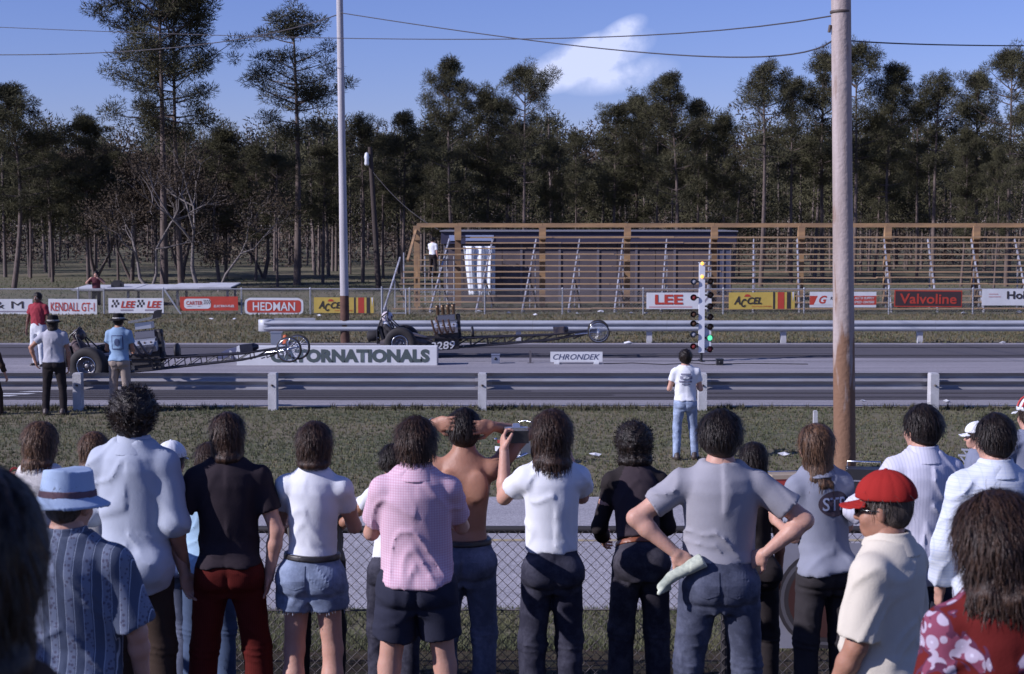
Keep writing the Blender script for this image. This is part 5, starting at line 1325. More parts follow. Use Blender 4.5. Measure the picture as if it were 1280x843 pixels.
r = add('camera', px=690, top=517, Y=8.6, w=.82, seed=14, yaw=4, label='long haired person in white t-shirt holding a camera up to the face', stance=.03,
    shirt=dict(m=white_t, off=.016, hem=1.0, sleeve=.5, amp=.009, fit=.92), pants=dict(m=dk_jean, off=.012, flare=1.1, top=1.04), armL=((.30, .66, -.42), (-.02, .22, 1), (.05, .5, .8), (-1, .2, 0), 45), armR=((.15, .75, -.45), (-.3, .45, .95), (-.2, .4, .9), (-1, .2, 0), 45),
    hair=dict(style='long', t=.032, len=.10, spread=.28, c='brown', locks=520, curl=.005), head=(2, -2))
r = add('raglan', px=797, top=540, Y=9.25, w=.84, seed=16, armr=.82, yaw=4, lean=27, label='person in charcoal and black raglan top with brown leather belt leaning on the fence', stance=.04,
    shirt=dict(m=C_('charcoal_jersey', (.050, .038, .045)), off=.010, hem=1.04, sleeve=1.85, amp=.005, fit=.86), pants=dict(m=C_('black_denim', (.035, .032, .042), pattern='denim'), top=1.03, belt=belt_br, flare=1.2),
    armL=((.25, .6, -.85), (-.2, 1, .0)), armR=((.22, .6, -.85), (-.2, 1, .0)), hair=dict(style='shag', t=.034, len=.03, curl=.009, c='black', locks=420), head=(0, 4))
r = add('grey', px=901, top=517, Y=8.0, w=1.06, seed=18, yaw=-2, label='stocky man in grey t-shirt and blue jeans with hands on his hips', stance=.075,
    shirt=dict(m=grey_t, off=.014, hem=1.01, sleeve=.66, amp=.011, fit=.90, kz=7), pants=dict(m=C_('blue_denim', (.062, .07, .105), pattern='denim'), off=.012, top=1.03, pockets=True),
    armL=((.88, -.12, -.62), (-.72, -.16, -.62), (-.8, -.1, -.6), (-.3, .8, -.5), 55), armR=((.88, -.1, -.66), (-.75, -.1, -.62), (-.8, .3, -.5), (-.3, .8, -.5), 50), hair=dict(style='short', t=.030, c='black', locks=420), armr=1.12)
r = add('stp', px=1021, top=532, Y=8.9, w=.86, female=True, seed=20, yaw=10, lean=3, roll=-6, label='long haired woman in grey-blue team shirt with dark round STP emblem on its back', stance=.03,
    shirt=dict(m=C_('blue_grey_shirt', (.25, .265, .33), .1), off=.022, hem=.90, sleeve=.66, amp=.008, fit=.98, collar=True), pants=dict(m=C_('charcoal_trousers', (.040, .036, .040)), flare=1.1),
    armL=((.12, .12, -1), (.05, .9, .22)), armR=((.15, .3, -1), (-.2, 1, .1)), hair=dict(style='long', t=.028, len=.25, spread=.5, c='light', locks=420), head=(14, 0))
r = add('white_man', px=1154, top=508, Y=8.8, w=.92, seed=22, yaw=8, label='dark haired man in creased white long sleeved shirt right of the thick pole', stance=.04, head=(14, 0),
    shirt=dict(m=C_('off_white_shirt', (.58, .58, .68), .06, pattern='finestripes'), off=.022, hem=.80, sleeve=1.8, amp=.012, fit=.98, collar=True), pants=dict(m=dk_jean),
    armL=((.62, .25, -.75), (-.3, 1, -.1)), armR=((.25, .3, -.95), (-.2, 1, -.2)), hair=dict(style='short', t=.020, c='black', ears=True))
r = add('plaid', px=1245, top=518, Y=7.8, w=.92, seed=24, yaw=6, label='man with neat short dark hair in pale blue plaid shirt at right', stance=.04, head=(6, 0),
    shirt=dict(m=C_('pale_plaid', (.60, .64, .70), .05, pattern='plaid'), off=.022, hem=.80, sleeve=1.8, amp=.011, fit=.98, collar=True), pants=dict(m=dk_jean),
    armL=((.26, .05, -1), (-.05, .45, -1)), armR=((.25, .05, -1), (-.05, .4, -1)), hair=dict(style='short', t=.013, c='black', ears=True))
r = add('red_cap', px=1108, top=588, Y=5.9, w=1.0, belly=.05, seed=26, yaw=52, label='man in bright red cap, sunglasses and cream polo shirt facing left', stance=.04, head=(14, 2), skin='tan', hat=.028,
    shirt=dict(m=C_('cream_polo', (.62, .57, .47), .06), off=.020, hem=.82, sleeve=.86, amp=.008, fit=.97, collar=True, sr=1.05), pants=dict(m=C_('tan_trousers', (.22, .17, .11))),
    armL=((.16, .12, -1), (-.05, .5, -1)), armR=((.2, .1, -1), (-.05, .5, -1)), hair=dict(style='short', t=.006, c='grey', ears=True, locks=50), armr=1.1, h=.010)
cap_hat(r['q'], r['sp'], 'cap', C_('red_cap_cloth', (.33, .024, .020), .15), r['o'])
q = r['q']
def sunglasses(q, parent):
    Cn, M = Vector(q.HC), Matrix(q.HM.tolist()); mb = MB(); f = mat('black_plastic', (.012, .012, .014), .15)
    T = lambda x, y, z: Cn + M @ Vector((x, y, z))
    for s_ in (-1, 1):
        mb.prism([(s_ * .033 + .025 * math.cos(a), .006 + .020 * math.sin(a)) for a in np.linspace(0, 6.283, 13)[:-1]], .094, .100, 0, lambda p: T(p.x, p.y, p.z))
        mb.tube([T(.058 * s_, .095, .010), T(.077 * s_, .07, .011), T(.083 * s_, .0, .006)], .0035, 6)
    mb.tube([T(-.012, .100, .010), T(.012, .100, .010)], .003, 6); mb.build('sunglasses', f, parent)
sunglasses(q, r['o'])
r = add('floral', px=1249, top=628, Y=4.1, w=.98, female=True, seed=28, yaw=6, label='woman with thick wavy brown hair in red floral blouse, nearest at right', head=(8, 2), h=.0095,
    shirt=dict(m=C_('red_floral', (.13, .016, .014), .1, pattern='floral'), off=.024, hem=.84, sleeve=.8, amp=.008, fit=.98, collar=True), pants=dict(m=dk_jean),
    hair=dict(style='long', curl=.004, t=.054, len=.10, spread=.25, c='brown', locks=900), armL=hang, armR=hang)
r = add('hat_man', px=84, top=587, Y=5.9, w=1.08, belly=.03, seed=30, yaw=-6, label='man in light blue bucket hat and blue striped short sleeved shirt at lower left', head=(-12, 4), hat=.010, h=.010,
    shirt=dict(m=C_('blue_stripe_shirt', (.085, .105, .16), .1, pattern='stripes'), off=.026, hem=.80, sleeve=.9, amp=.008, fit=1.0, collar=True, sr=1.15), pants=dict(m=brn),
    armL=hang, armR=((.30, .1, -1), (-.05, .4, -1)), hair=dict(style='short', t=.0, c='grey', ears=True, locks=60), hatz=.030, brimtilt=-.55)
cap_hat(r['q'], r['sp'], 'bucket', C_('pale_blue_hat_cloth', (.36, .46, .62), .12), r['o'], C_('patterned_hat_band', (.16, .10, .12), .5), crown=.105, brim=.052)
r = add('dark_near', px=-58, top=606, Y=1.95, w=1.0, seed=32, yaw=0, label='dark out of focus head and shoulder of the nearest spectator at left edge', h=.012,
    shirt=dict(m=C_('near_dark_jacket', (.06, .038, .028)), off=.03, hem=.80, sleeve=1.9, amp=.008, fit=1.0), pants=dict(m=brn), hair=dict(style='long', t=.040, len=.04, c='black'), armL=hang, armR=((.4, .1, -1), (-.1, .5, -1)))
# second row, leaning on the fence
r = add('tank', px=44, top=533, Y=9.1, w=.98, seed=34, yaw=-8, lean=10, label='long haired youth in white tank top with red trim at the left edge', stance=.03,
    shirt=dict(m=C_('tank_white', (.66, .64, .62), .06), off=.008, hem=.9, tank=True, amp=.005, fit=.9), pants=dict(m=bl_jean), armL=lean_arms, armR=lean_arms, hair=dict(style='long', t=.024, len=.055, spread=.15, c='light', locks=360, curl=.004), head=(-6, 2))
PT = r
r = add('blond', px=111, top=543, Y=9.9, w=.86, female=True, seed=36, yaw=-4, lean=12, label='light brown haired girl in pale top, mostly hidden by the tall curly man', stance=.03,
    shirt=dict(m=C_('pale_blouse', (.56, .56, .56)), off=.014, hem=.9, sleeve=.6, fit=.95), pants=dict(m=bl_jean), armL=lean_arms, armR=lean_arms, hair=dict(style='long', t=.018, len=.035, spread=.3, c='light', locks=360))
r = add('white_cap', px=208, top=556, Y=9.95, w=.95, seed=38, yaw=-10, lean=14, hat=.02, label='person in white cap and lavender shirt behind the tall curly man', stance=.03,
    shirt=dict(m=C_('lavender_shirt', (.34, .33, .50)), off=.018, hem=.84, sleeve=.8, fit=.95), pants=dict(m=bl_jean), armL=lean_arms, armR=lean_arms, hair=dict(style='short', t=.010, c='brown'))
cap_hat(r['q'], r['sp'], 'cap', white_t, r['o'])
r = add('sky_sleeve', px=258, top=556, Y=9.8, w=.9, seed=40, yaw=0, lean=8, label='person in sky blue short sleeved top hidden behind the black t-shirt', stance=.03,
    shirt=dict(m=C_('sky_blue_top', (.34, .50, .66)), off=.016, hem=.84, sleeve=1.1, fit=.95), pants=dict(m=C_('blue_slacks', (.07, .10, .17))), armL=((.18, .3, -1), (.02, .6, -.7)), armR=lean_arms, hair=dict(style='short', t=.012, c='brown'))
r = add('olive', px=386, top=556, Y=9.8, w=1.0, seed=42, yaw=2, lean=24, label='person in dark striped olive shirt bending over the fence behind the white t-shirt', stance=.03, twist=8,
    shirt=dict(m=C_('olive_dark_shirt', (.085, .08, .07), pattern='finestripes'), off=.018, hem=.9, sleeve=.9, fit=.95), pants=dict(m=blk), armL=lean_arms, armR=lean_arms, hair=dict(style='short', t=.018, c='brown'))
r = add('ponytail', px=490, top=557, Y=9.7, w=.86, female=True, seed=44, yaw=4, lean=8, label='dark haired woman in white top and dark jeans beside the pink checked shirt', skin='tan', stance=.02,
    shirt=dict(m=white_t, off=.012, hem=.985, sleeve=.35, amp=.008, fit=.9), pants=dict(m=dk_jean, top=1.0), armL=((.70, .45, -.65), (.3, .9, -.1)), armR=lean_arms, hair=dict(style='short', t=.016, c='black', locks=300))
r = add('long_dark', px=944, top=555, Y=9.4, w=.76, female=True, seed=46, yaw=0, lean=6, label='woman with long straight dark hair in black, beside the stocky grey t-shirt', skin='tan', stance=.02,
    shirt=dict(m=blk, off=.012, hem=.86, sleeve=.6, amp=.006, fit=.9), pants=dict(m=blk, flare=1.2), armL=((.2, .1, -1), (.05, .3, -1)), armR=((.2, .2, -1), (.05, .4, -1)), hair=dict(style='long', t=.020, len=.24, spread=.25, c='black', locks=420))
r = add('far_cap', px=1222, top=528, Y=14.6, w=1.0, seed=48, yaw=78, label='person in white peaked cap on the road behind the plaid shirt', stance=.03, hat=.02, h=.013,
    shirt=dict(m=C_('slate_shirt', (.20, .22, .30)), hem=.84, sleeve=.7), pants=dict(m=dk_jean), armL=hang, armR=hang, hair=dict(style='short', t=.012, c='brown'))
cap_hat(r['q'], r['sp'], 'cap', white_t, r['o'], h=.008)
r = add('striped_edge', px=1289, top=497, Y=13.6, w=1.05, seed=50, yaw=20, label='person in slate shirt with red striped white headgear at right edge', stance=.04, hat=.02, h=.013,
    shirt=dict(m=C_('slate_shirt', (.20, .22, .30)), off=.02, hem=.84, sleeve=.7, amp=.01), pants=dict(m=dk_jean), armL=((.6, .2, -.8), (-.2, .9, -.1)), armR=hang, hair=dict(style='long', t=.012, c='brown'))
cap_hat(r['q'], r['sp'], 'cap', white_t, r['o'], h=.008)
for s_ in (-1, 1):
    q = r['q']; MB().tube([tuple(q.HC + q.HM @ np.array([math.sin(a) * .112 * 1.0, -.02 + .03 * s_, .052 + math.cos(a) * .112])) for a in np.linspace(-1.3, 1.3, 9)], .007, 6).build('red_stripe', mat('red_tape', (.5, .05, .04), .6), r['o'])
# unseen spectators added left of the view to shade the people in it
def shade_figure(key, X, Y, yaw, label):
    c = copy_tree(PPL[key]['o']); c.location = (X, Y, gz(Y)); c.rotation_euler[2] = R(yaw); c['label'] = label
# details on clothes
s = PPL['stp']; lg = mat('emblem_dark', (.045, .03, .045), .8); lw = mat('emblem_letters', (.30, .34, .48), .8)
q = s['q']; c0 = q.T((.045, 0, 1.30))
decal(s['shirt'], disc_mesh(.098, .072), c0, (0, 1, 0), .0045, s['o'], lg, 'emblem'); decal(s['shirt'], text_mesh('STP', .075, .02, 0, .150), c0, (0, 1, 0), .008, s['o'], lw, 'lettering')
s = PPL['bare']; q = s['q']; w = q.wr[-1]; d = q_f(q, -1); MB().lathe(tuple(w - d * .03), tuple(d), [(.031, 0), (.033, .003), (.033, .015), (.031, .018)], 16).build('watch_strap', mat('watch_metal', (.6, .6, .58), .3, .8), s['o'])
s = PPL['cutoffs']; q = s['q']     # frayed threads at the hem
mb = MB(); fr = np.random.default_rng(3)
for s_ in (-1, 1):
    e = q.hip[s_] + (q.kn[s_] - q.hip[s_]) * .40
    for k_ in range(60):
        a = fr.random() * 6.28; r0 = .104; p = Vector(e) + Vector((math.cos(a) * r0, math.sin(a) * r0, .004)); mb.tube([p, p + Vector((fr.normal() * .006, fr.normal() * .006, -.012 - fr.random() * .022))], .0014, 3)
mb.build('frayed_hem', mat('frayed_thread', (.45, .50, .60), .9), s['o'])['kind'] = 'stuff'
s = PPL['pink']; q = s['q']
for s_ in (-1, 1):
    F = Field(.008); cf = q.kn[s_] * .50 + q.an[s_] * .50 + np.array([0, -.012, 0]); F.cap(cf, q.an[s_], .058, .044, .01); V, Q = F.mesh(lambda p: np.where(p[:, 2] > cf[2], .05, 0) + .0015 * np.sin(p[:, 2] * 300)); link('sock', npmesh('sock', V, Q, True), s['o'], mat('black_sock', (.02, .018, .02), .9))
# raglan sleeves darker than the body
s = PPL['raglan']; s['shirt'].data.materials.append(blk); me = s['shirt'].data; q = s['q']
co = np.empty(len(me.vertices) * 3, np.float32); me.vertices.foreach_get('co', co); co = q.Ti(co.reshape(-1, 3)); pc = np.array([co[list(p.vertices)].mean(0) for p in me.polygons])
me.polygons.foreach_set('material_index', (np.abs(pc[:, 0]) > .145 - np.clip(pc[:, 2] - 1.30, 0, .2) * .45).astype(np.int32))
# white undershirt sleeves below the team shirt
s = PPL['stp']; q = s['q']
for s_ in (-1, 1):
    F = Field(.008); a = q.sh[s_] + (q.el[s_] - q.sh[s_]) * .55; b_ = q.sh[s_] + (q.el[s_] - q.sh[s_]) * .92; F.cap(a, b_, .050, .054, .01, flat_end=True); V, Q = F.mesh(None); link('undershirt_sleeve', npmesh('undershirt_sleeve', V, Q, True), s['o'], white_t)
# tank top trim
s = PT; q = s['q']; rt = mat('red_trim', (.45, .05, .04), .8)
mb = MB(); mb.tube([tuple(q.T((.072 * math.cos(a), .002 + .074 * math.sin(a), 1.502 - .028 * abs(math.cos(a)) - .012))) for a in np.linspace(0, 6.283, 25)], .007, 6)
for s_ in (-1, 1): mb.tube([tuple(q.T((s_ * (.140 + .012 * math.cos(a)), -.010 + .085 * math.sin(a) * 1.15, 1.392 + .085 * math.cos(a)))) for a in np.linspace(0, 6.283, 21)], .006, 6)
mb.build('red_trim', rt, s['o'])
# camera held by the white t-shirt
s = PPL['camera']; q = s['q']; o = s['o']; bpy.context.view_layer.update()
wm_ = o.matrix_world.copy(); cm = empty('camera', tuple(wm_ @ Vector(q.wr[-1] + q.hd[-1] * .085 + np.array([.075, .035, .0]))), R(4), 'black and silver still camera held up by the long haired person', 'camera')
bb_ = mat('camera_black', (.02, .02, .022), .4); sv = mat('camera_silver', (.6, .6, .62), .25, .8)
MB().box((0, 0, 0), (.14, .05, .07)).build('camera_body', bb_, cm); MB().box((0, 0, .044), (.13, .045, .018)).box((0, 0, .062), (.05, .045, .022), None, 0, .7).build('top_plate', sv, cm)
MB().lathe((0, .025, 0), (0, 1, 0), [(.001, 0), (.032, 0), (.032, .05), (.028, .055), (.001, .055)], 18).build('lens', bb_, cm); MB().box((-.055, -.028, -.005), (.02, .006, .02)).build('viewfinder', sv, cm)
# glove / rolled cloth in the stocky man's hand
s = PPL['grey']; q = s['q']; wm_ = s['o'].matrix_world.copy(); pos = wm_ @ Vector(q.wr[-1] + q.hd[-1] * .085 + np.array([0, -.035, -.01]))
F = Field(.006); ax_ = unit((.72, -.05, .42)); 
F.cap(-ax_ * .10, ax_ * .075, .026, .034, .01, flat_end=True); F.cap(-ax_ * .10, -ax_ * .16 + np.array([0, 0, -.02]), .024, .020, .015)
for a in range(4): F.cap(-ax_ * .12 + np.array([0, -.01 + a * .006, -.01]), -ax_ * (.175 - a * .01) + np.array([.01 * a, -.02 + a * .012, -.04]), .010, .008, .006)
V, Q = F.mesh(folds(8, .004, 40, 30)); gl = link('glove', npmesh('glove', V, Q, True), None, mat('pale_glove', (.62, .66, .52), .8, noise=.6, nscale=12, col2=(.22, .26, .22)), pos); tag(gl, 'pale work gloves rolled in the stocky man hand at his hip', 'gloves')
shade_figure('white_man', -3.05, 5.35, -10, 'unseen man in white long sleeved shirt added outside the view to shade the bucket hat')
shade_figure('grey', -3.75, 7.2, 0, 'unseen man in grey t-shirt added outside the view to shade the crowd')
shade_figure('pink', -4.1, 8.5, 0, 'man in pink checked shirt standing outside the view at the fence')
# ================================================================ PEOPLE ON THE STRIP
tk = dict(h=.0165, group='people beside the strip')
hs = lambda: dict(style='short', t=.016, c='black', locks=120)
r = add('t1', px=857, top=438, Y=23.2, yaw=0, w=1.0, seed=60, label='man in white printed t-shirt and pale jeans standing alone on the grass', stance=.045, legR=(.03, .06), **tk,
    shirt=dict(m=white_t, off=.016, hem=.94, sleeve=.55, amp=.010), pants=dict(m=lt_jean, off=.010), armL=((.30, .12, -1), (-.15, .9, .1)), armR=((.28, .12, -1), (-.1, .9, .1)), hair=dict(style='shag', t=.026, c='black', curl=.008, locks=160))
pr = mat('faded_print', (.20, .20, .27), .8); q = r['q']
for i, (x, z, w, h_) in enumerate(((-.005, 1.37, .16, .025), (.0, 1.315, .19, .05), (-.01, 1.255, .20, .03), (.0, 1.21, .13, .02))): decal(r['shirt'], grid_mesh(w, h_, 6, 3), (x, 0, z), (0, 1, 0), .010, r['o'], pr, 'shirt_print')
for i, (x, z, w) in enumerate(((-.0, 1.315, .12),)): decal(r['shirt'], disc_mesh(w * .4, .018), (x, 0, z), (0, 1, 0), .013, r['o'], white_t, 'shirt_print')
X = r['o'].location; k = r['k']
cm2 = empty('camera', tuple(Vector(r['q'].wr[-1]) * k + X + Vector((.02, .05, .02))), 0, 'small dark camera in the hands of the lone man on the grass', 'camera'); MB().box((0, 0, 0), (.13, .05, .08)).build('camera_body', bb_, cm2); MB().lathe((0, .02, 0), (0, 1, 0), [(.001, 0), (.03, 0), (.03, .05), (.001, .05)], 12).build('lens', bb_, cm2)
r = add('t2', px=47, top=366, Y=38.2, yaw=165, w=1.08, seed=62, skin='dark', label='man in red shirt and white trousers standing behind the left dragster', stance=.05, legR=(.02, -.12), legL=(.0, .10), **tk,
    shirt=dict(m=C_('crimson_shirt', (.30, .045, .060)), off=.016, hem=.95, sleeve=.6, collar=True), pants=dict(m=C_('white_trousers', (.60, .62, .66), .05), off=.014), armL=((.3, .0, -1), (.1, .1, -1)), armR=((.35, .0, -1), (.1, .12, -1)), hair=hs())
r = add('t3', px=66, top=395, Y=28.6, yaw=4, w=1.08, seed=64, label='man in black hat, light grey t-shirt and black trousers at the left guardrail', stance=.06, hat=.01, skin='tan', **tk,
    shirt=dict(m=C_('light_grey_tee', (.42, .42, .47)), off=.018, hem=.93, sleeve=.55, amp=.012), pants=dict(m=blk), armL=((.75, -.1, -.75), (-.3, .0, -1)), armR=((.28, .0, -1), (-.02, .1, -1)), hair=dict(style='long', t=.016, len=.05, c='black', locks=120))
cap_hat(r['q'], r['sp'], 'brim', C_('black_felt', (.02, .018, .018)), r['o'], mat('pale_band', (.42, .40, .38), .8), h=.010, crown=.10, brim=.045)
r = add('t4', px=148, top=392, Y=28.9, yaw=-3, w=1.0, seed=66, label='man in black brimmed hat, light blue t-shirt with square print and khaki trousers', stance=.03, hat=.01, skin='tan', **tk,
    shirt=dict(m=C_('light_blue_tee', (.26, .38, .54)), off=.018, hem=.92, sleeve=.6, amp=.008), pants=dict(m=C_('khaki', (.34, .28, .24)), off=.012), armL=((.22, .2, -1), (-.2, .9, -.2)), armR=((.22, .2, -1), (-.2, .9, -.2)), hair=hs())
cap_hat(r['q'], r['sp'], 'brim', C_('black_felt', (.02, .018, .018)), r['o'], mat('pale_band', (.42, .40, .38), .8), h=.010, crown=.09, brim=.065)
bp_ = mat('navy_print', (.07, .10, .20), .8)
decal(r['shirt'], grid_mesh(.205, .25, 6, 6), (.01, 0, 1.25), (0, 1, 0), .010, r['o'], bp_, 'shirt_print'); decal(r['shirt'], grid_mesh(.17, .215, 6, 6), (.01, 0, 1.25), (0, 1, 0), .0125, r['o'], MATS['light_blue_tee'], 'shirt_print'); decal(r['shirt'], disc_mesh(.05, .07, 12, 3), (.01, 0, 1.25), (0, 1, 0), .015, r['o'], bp_, 'shirt_print')
r = add('t5', px=-12, top=424, Y=28.6, yaw=-20, w=1.1, seed=68, label='dark clothed man cut off by the left edge beside the guardrail', stance=.03, legR=(.06, .1), lean=6, **tk,
    shirt=dict(m=brn, off=.018, hem=.9, sleeve=1.6), pants=dict(m=brn, flare=1.1), armL=hang, armR=((.3, .3, -1), (.1, .5, -1)), hair=hs())
r = add('t6', px=120, top=339, Y=65.6, yaw=180, w=1.0, seed=70, label='person in dark clothes on the far flatbed shooting towards the strip', ground=-.33, skin='fair', h=.024, group='people beside the strip',
    shirt=dict(m=C_('maroon_shirt', (.09, .03, .04)), hem=.9, sleeve=.8), pants=dict(m=blk), armL=((.7, .5, -.5), (-.6, .5, .6)), armR=((.7, .5, -.5), (-.6, .5, .6)), hair=hs())
r = add('t7', px=541, top=297, Y=62.8, yaw=-30, w=1.05, seed=72, label='man in white shirt and dark trousers up on the bleacher planks', ground=1.30, skin='fair', h=.024, group='people beside the strip',
    shirt=dict(m=white_t, hem=.95, sleeve=.8), pants=dict(m=blk), armL=((.3, .5, -.9), (-.2, .8, .2)), armR=hang, hair=hs())
# ================================================================ CROWD FENCE
dpipe = mat('dark_pipe', (.035, .032, .035), .6); dwire = mat('rusty_wire', (.14, .125, .13), .7, .3)
FZ = gz(11.0)
top = P(640, 662, 11.0).z
fx_ = [P(px, 800, 11.0).x for px in (-260, 165, 520, 905, 1096)]
ff = fence('chain_link_fence', fx_[0], fx_[-1] - .12, 11.0, FZ, top - FZ, fx_[:-1], .024, .026, .0725, .0026, 'chain link fence with dark top rail the crowd leans on', dpipe, dwire, midwire=.50)
MB().tube([(fx_[-1] - .13, -.003, top - FZ), (fx_[-1] - .05, -.003, top - FZ - .015), (fx_[-1], -.003, top - FZ - .07), (fx_[-1], 0, top - FZ - .2), (fx_[-1], 0, 0)], .026, 10).build('corner_post', dpipe, ff)
# ---------------------------------------------------------------- round emblem banner tied to the fence
by = 10.90; a = P(968, 800, by); b_ = P(1172, 690, by)
sb = empty('banner', ((a.x + b_.x) / 2, by, (a.z + b_.z) / 2), 0, 'silver grey banner with big black ring emblem and red block letter on the crowd fence', 'banner')
w = b_.x - a.x; h = b_.z - a.z + .12
sil = pmat('silver', (.30, .30, .36), noise=.2, nscale=3); V, F, zo = cloth_panel(w, h, 0, seed=44); MB().add(V, F).build('cloth', sil, sb)
def on(pts, m_, off=.006, name='printed_shape'): mb = MB(); mb.add([(x, zo(x, z) - off, z) for x, z in pts], [tuple(range(len(pts)))]); return mb.build(name, m_, sb)
cxr = -w / 2 + .36
circ = lambda r_, n=36: [(cxr + r_ * math.cos(2 * math.pi * i / n), r_ * math.sin(2 * math.pi * i / n) - .02) for i in range(n)]
dkr = pmat('dark_maroon', (.055, .018, .015)); ring_g = pmat('ring_grey', (.10, .095, .11))
on(circ(.35), BK, .0105); on(circ(.325), ring_g, .0125); on(circ(.30), BK, .0145); on(circ(.27), dkr, .0165)
on([(cxr + .28, .28), (w / 2, .28), (w / 2, .34), (cxr + .28, .34)], BK, .012); on([(cxr + .30, .05), (cxr + .62, .05), (cxr + .62, .25), (cxr + .30, .25)], pmat('orange_red', (.50, .06, .02)), .012); on([(cxr + .62, .05), (cxr + .66, .05), (cxr + .66, .25), (cxr + .62, .25)], WH, .013)
on([(cxr + .28, -.22), (cxr + .9, -.22), (cxr + .9, -.03), (cxr + .5, -.03), (cxr + .45, -.12), (cxr + .34, -.12)], BK, .012); on([(cxr + .2, -.34), (w / 2, -.34), (w / 2, -.29), (cxr + .24, -.29)], BK, .012)
# ================================================================ SIGNS ON THE STRIP
p0 = G(296, 457.5); p1 = G(546, 457.5); ys_ = p0.y; ht = P(420, 433.5, ys_).z
ib = empty('sign_board', ((p0.x + p1.x) / 2, ys_, 0), 0, 'long low white board with dark GATORNATIONALS lettering between the lanes', 'sign')
bw = p1.x - p0.x; MB().box((0, .2, ht / 2), (bw, .40, ht)).build('board', mat('sign_white', (.70, .71, .72), .7, noise=.1, nscale=2), ib); MB().box((bw / 2 + .012, .2, ht / 2), (.02, .39, ht)).build('end_cap', mat('sign_grey', (.25, .24, .27), .7), ib)
lx0 = P(338, 445, ys_).x; lx1 = P(537, 445, ys_).x
link('lettering', text_mesh('GATORNATIONALS', ht * .70, .11, 0, lx1 - lx0), ib, mat('sign_letters', (.075, .10, .10), .7), ((lx0 + lx1) / 2 - ib.location.x, -.006, ht * .52))
p0 = G(688, 455.5); p1 = G(753, 455.5); ht = P(720, 440, p0.y).z - .04
cb = empty('sign_board', ((p0.x + p1.x) / 2, p0.y, 0), 0, 'small white board with slanted serif CHRONDEK lettering on two feet', 'sign'); bw = p1.x - p0.x
MB().box((0, 0, ht / 2 + .05), (bw, .05, ht - .02)).build('board', MATS['sign_white'], cb)
for sx_ in (-1, 1): MB().box((sx_ * bw * .38, 0, .03), (.12, .3, .055)).build('foot', MATS['sign_white'], cb)
link('lettering', text_mesh('CHRONDEK', ht * .52, .012, .3, bw * .90), cb, mat('chrondek_blue', (.05, .06, .13), .7), (0, -.029, ht * .50 + .05))
# small boxes and stakes between the lanes
for i, (px, py, w, hh, lab) in enumerate([(619.5, 455, .20, .22, 'small blue grey timing box on the strip between board and stake'), (899.5, 457, .16, .14, 'small black sensor box right of the starting lights')]):
    p = G(px, py); o = empty('timing_box', (p.x, p.y, 0), 0, lab, 'box'); m_ = mat('box_blue_grey', (.16, .18, .25), .6) if i == 0 else bb_
    MB().box((0, 0, hh / 2), (w, .2, hh)).box((0, 0, hh + .01), (w * 1.1, .22, .02)).build('housing', m_, o); MB().lathe((0, -.1, hh * .6), (0, -1, 0), [(.001, .012), (.03, .012), (.035, 0)], 12).build('lens', bb_, o)
p = G(663, 454.5); st_ = MB().box((0, 0, .16), (.05, .05, .32)).box((0, 0, .01), (.14, .14, .02)).build('stake', mat('dark_strut', (.10, .09, .10), .7), None, (p.x, p.y, 0)); tag(st_, 'short dark stake on a foot left of the CHRONDEK board', 'stake')
c0_, c1_ = G(672, 455), G(688, 455)
cbm = MB().tube([(G(x_, y_).x, G(x_, y_).y, .022) for x_, y_ in ((755, 456), (790, 455), (830, 457), (865, 455), (885, 457), (930, 455.5), (1010, 456.5))], .012, 6).build('cable', mat('cable_black', (.03, .028, .03), .7)); tag(cbm, 'thin black cable lying along the middle of the strip', 'cable')
tb = G(846, 456.5)
# ================================================================ STARTING LIGHT TREE
tp_ = G(876.5, 452); TYY = tp_.y
tr_ = empty('starting_lights', (tp_.x, TYY, 0), 0, 'tall white starting light tree with paired lamps on both sides between the lanes', 'starting lights')
zt_ = P(874, 329, TYY).z; zb_ = P(876, 441, TYY).z; wt = mat('tree_white', (.66, .68, .72), .6)
MB().box((0, 0, (zt_ + zb_) / 2), (.14, .11, zt_ - zb_)).build('column', wt, tr_)
MB().box((0, 0, 0), (.165, .165, .012)).build('cap_plate', wt, tr_, (0, 0, zt_ + .007))
MB().box((.14, .02, P(880, 425, TYY).z), (.20, .05, .62)).build('side_panel', wt, tr_)
MB().tube([(0, 0, 0), (0, 0, zb_)], .035, 10).build('stand_pole', bb_, tr_); MB().box((0, 0, .015), (.9, .10, .03)).box((0, 0, .016), (.10, .6, .028)).build('base', bb_, tr_)
def lampc(name, c, e=None): return mat(name, c, .25, emit=(c, e) if e else None)
ag = lampc('amber_glass', (.12, .06, .03)); gg = lampc('green_glass', (.10, .62, .30), 1.6); rg = lampc('red_glass', (.28, .04, .035)); yb = lampc('amber_lit', (1.0, .50, .08), 1.4); clr = lampc('clear_glass', (.35, .36, .4))
hm = MB().lathe((0, 0, 0), (1, 0, 0), [(.001, 0), (.05, 0), (.085, .05), (.095, .13), (.088, .13)], 14)
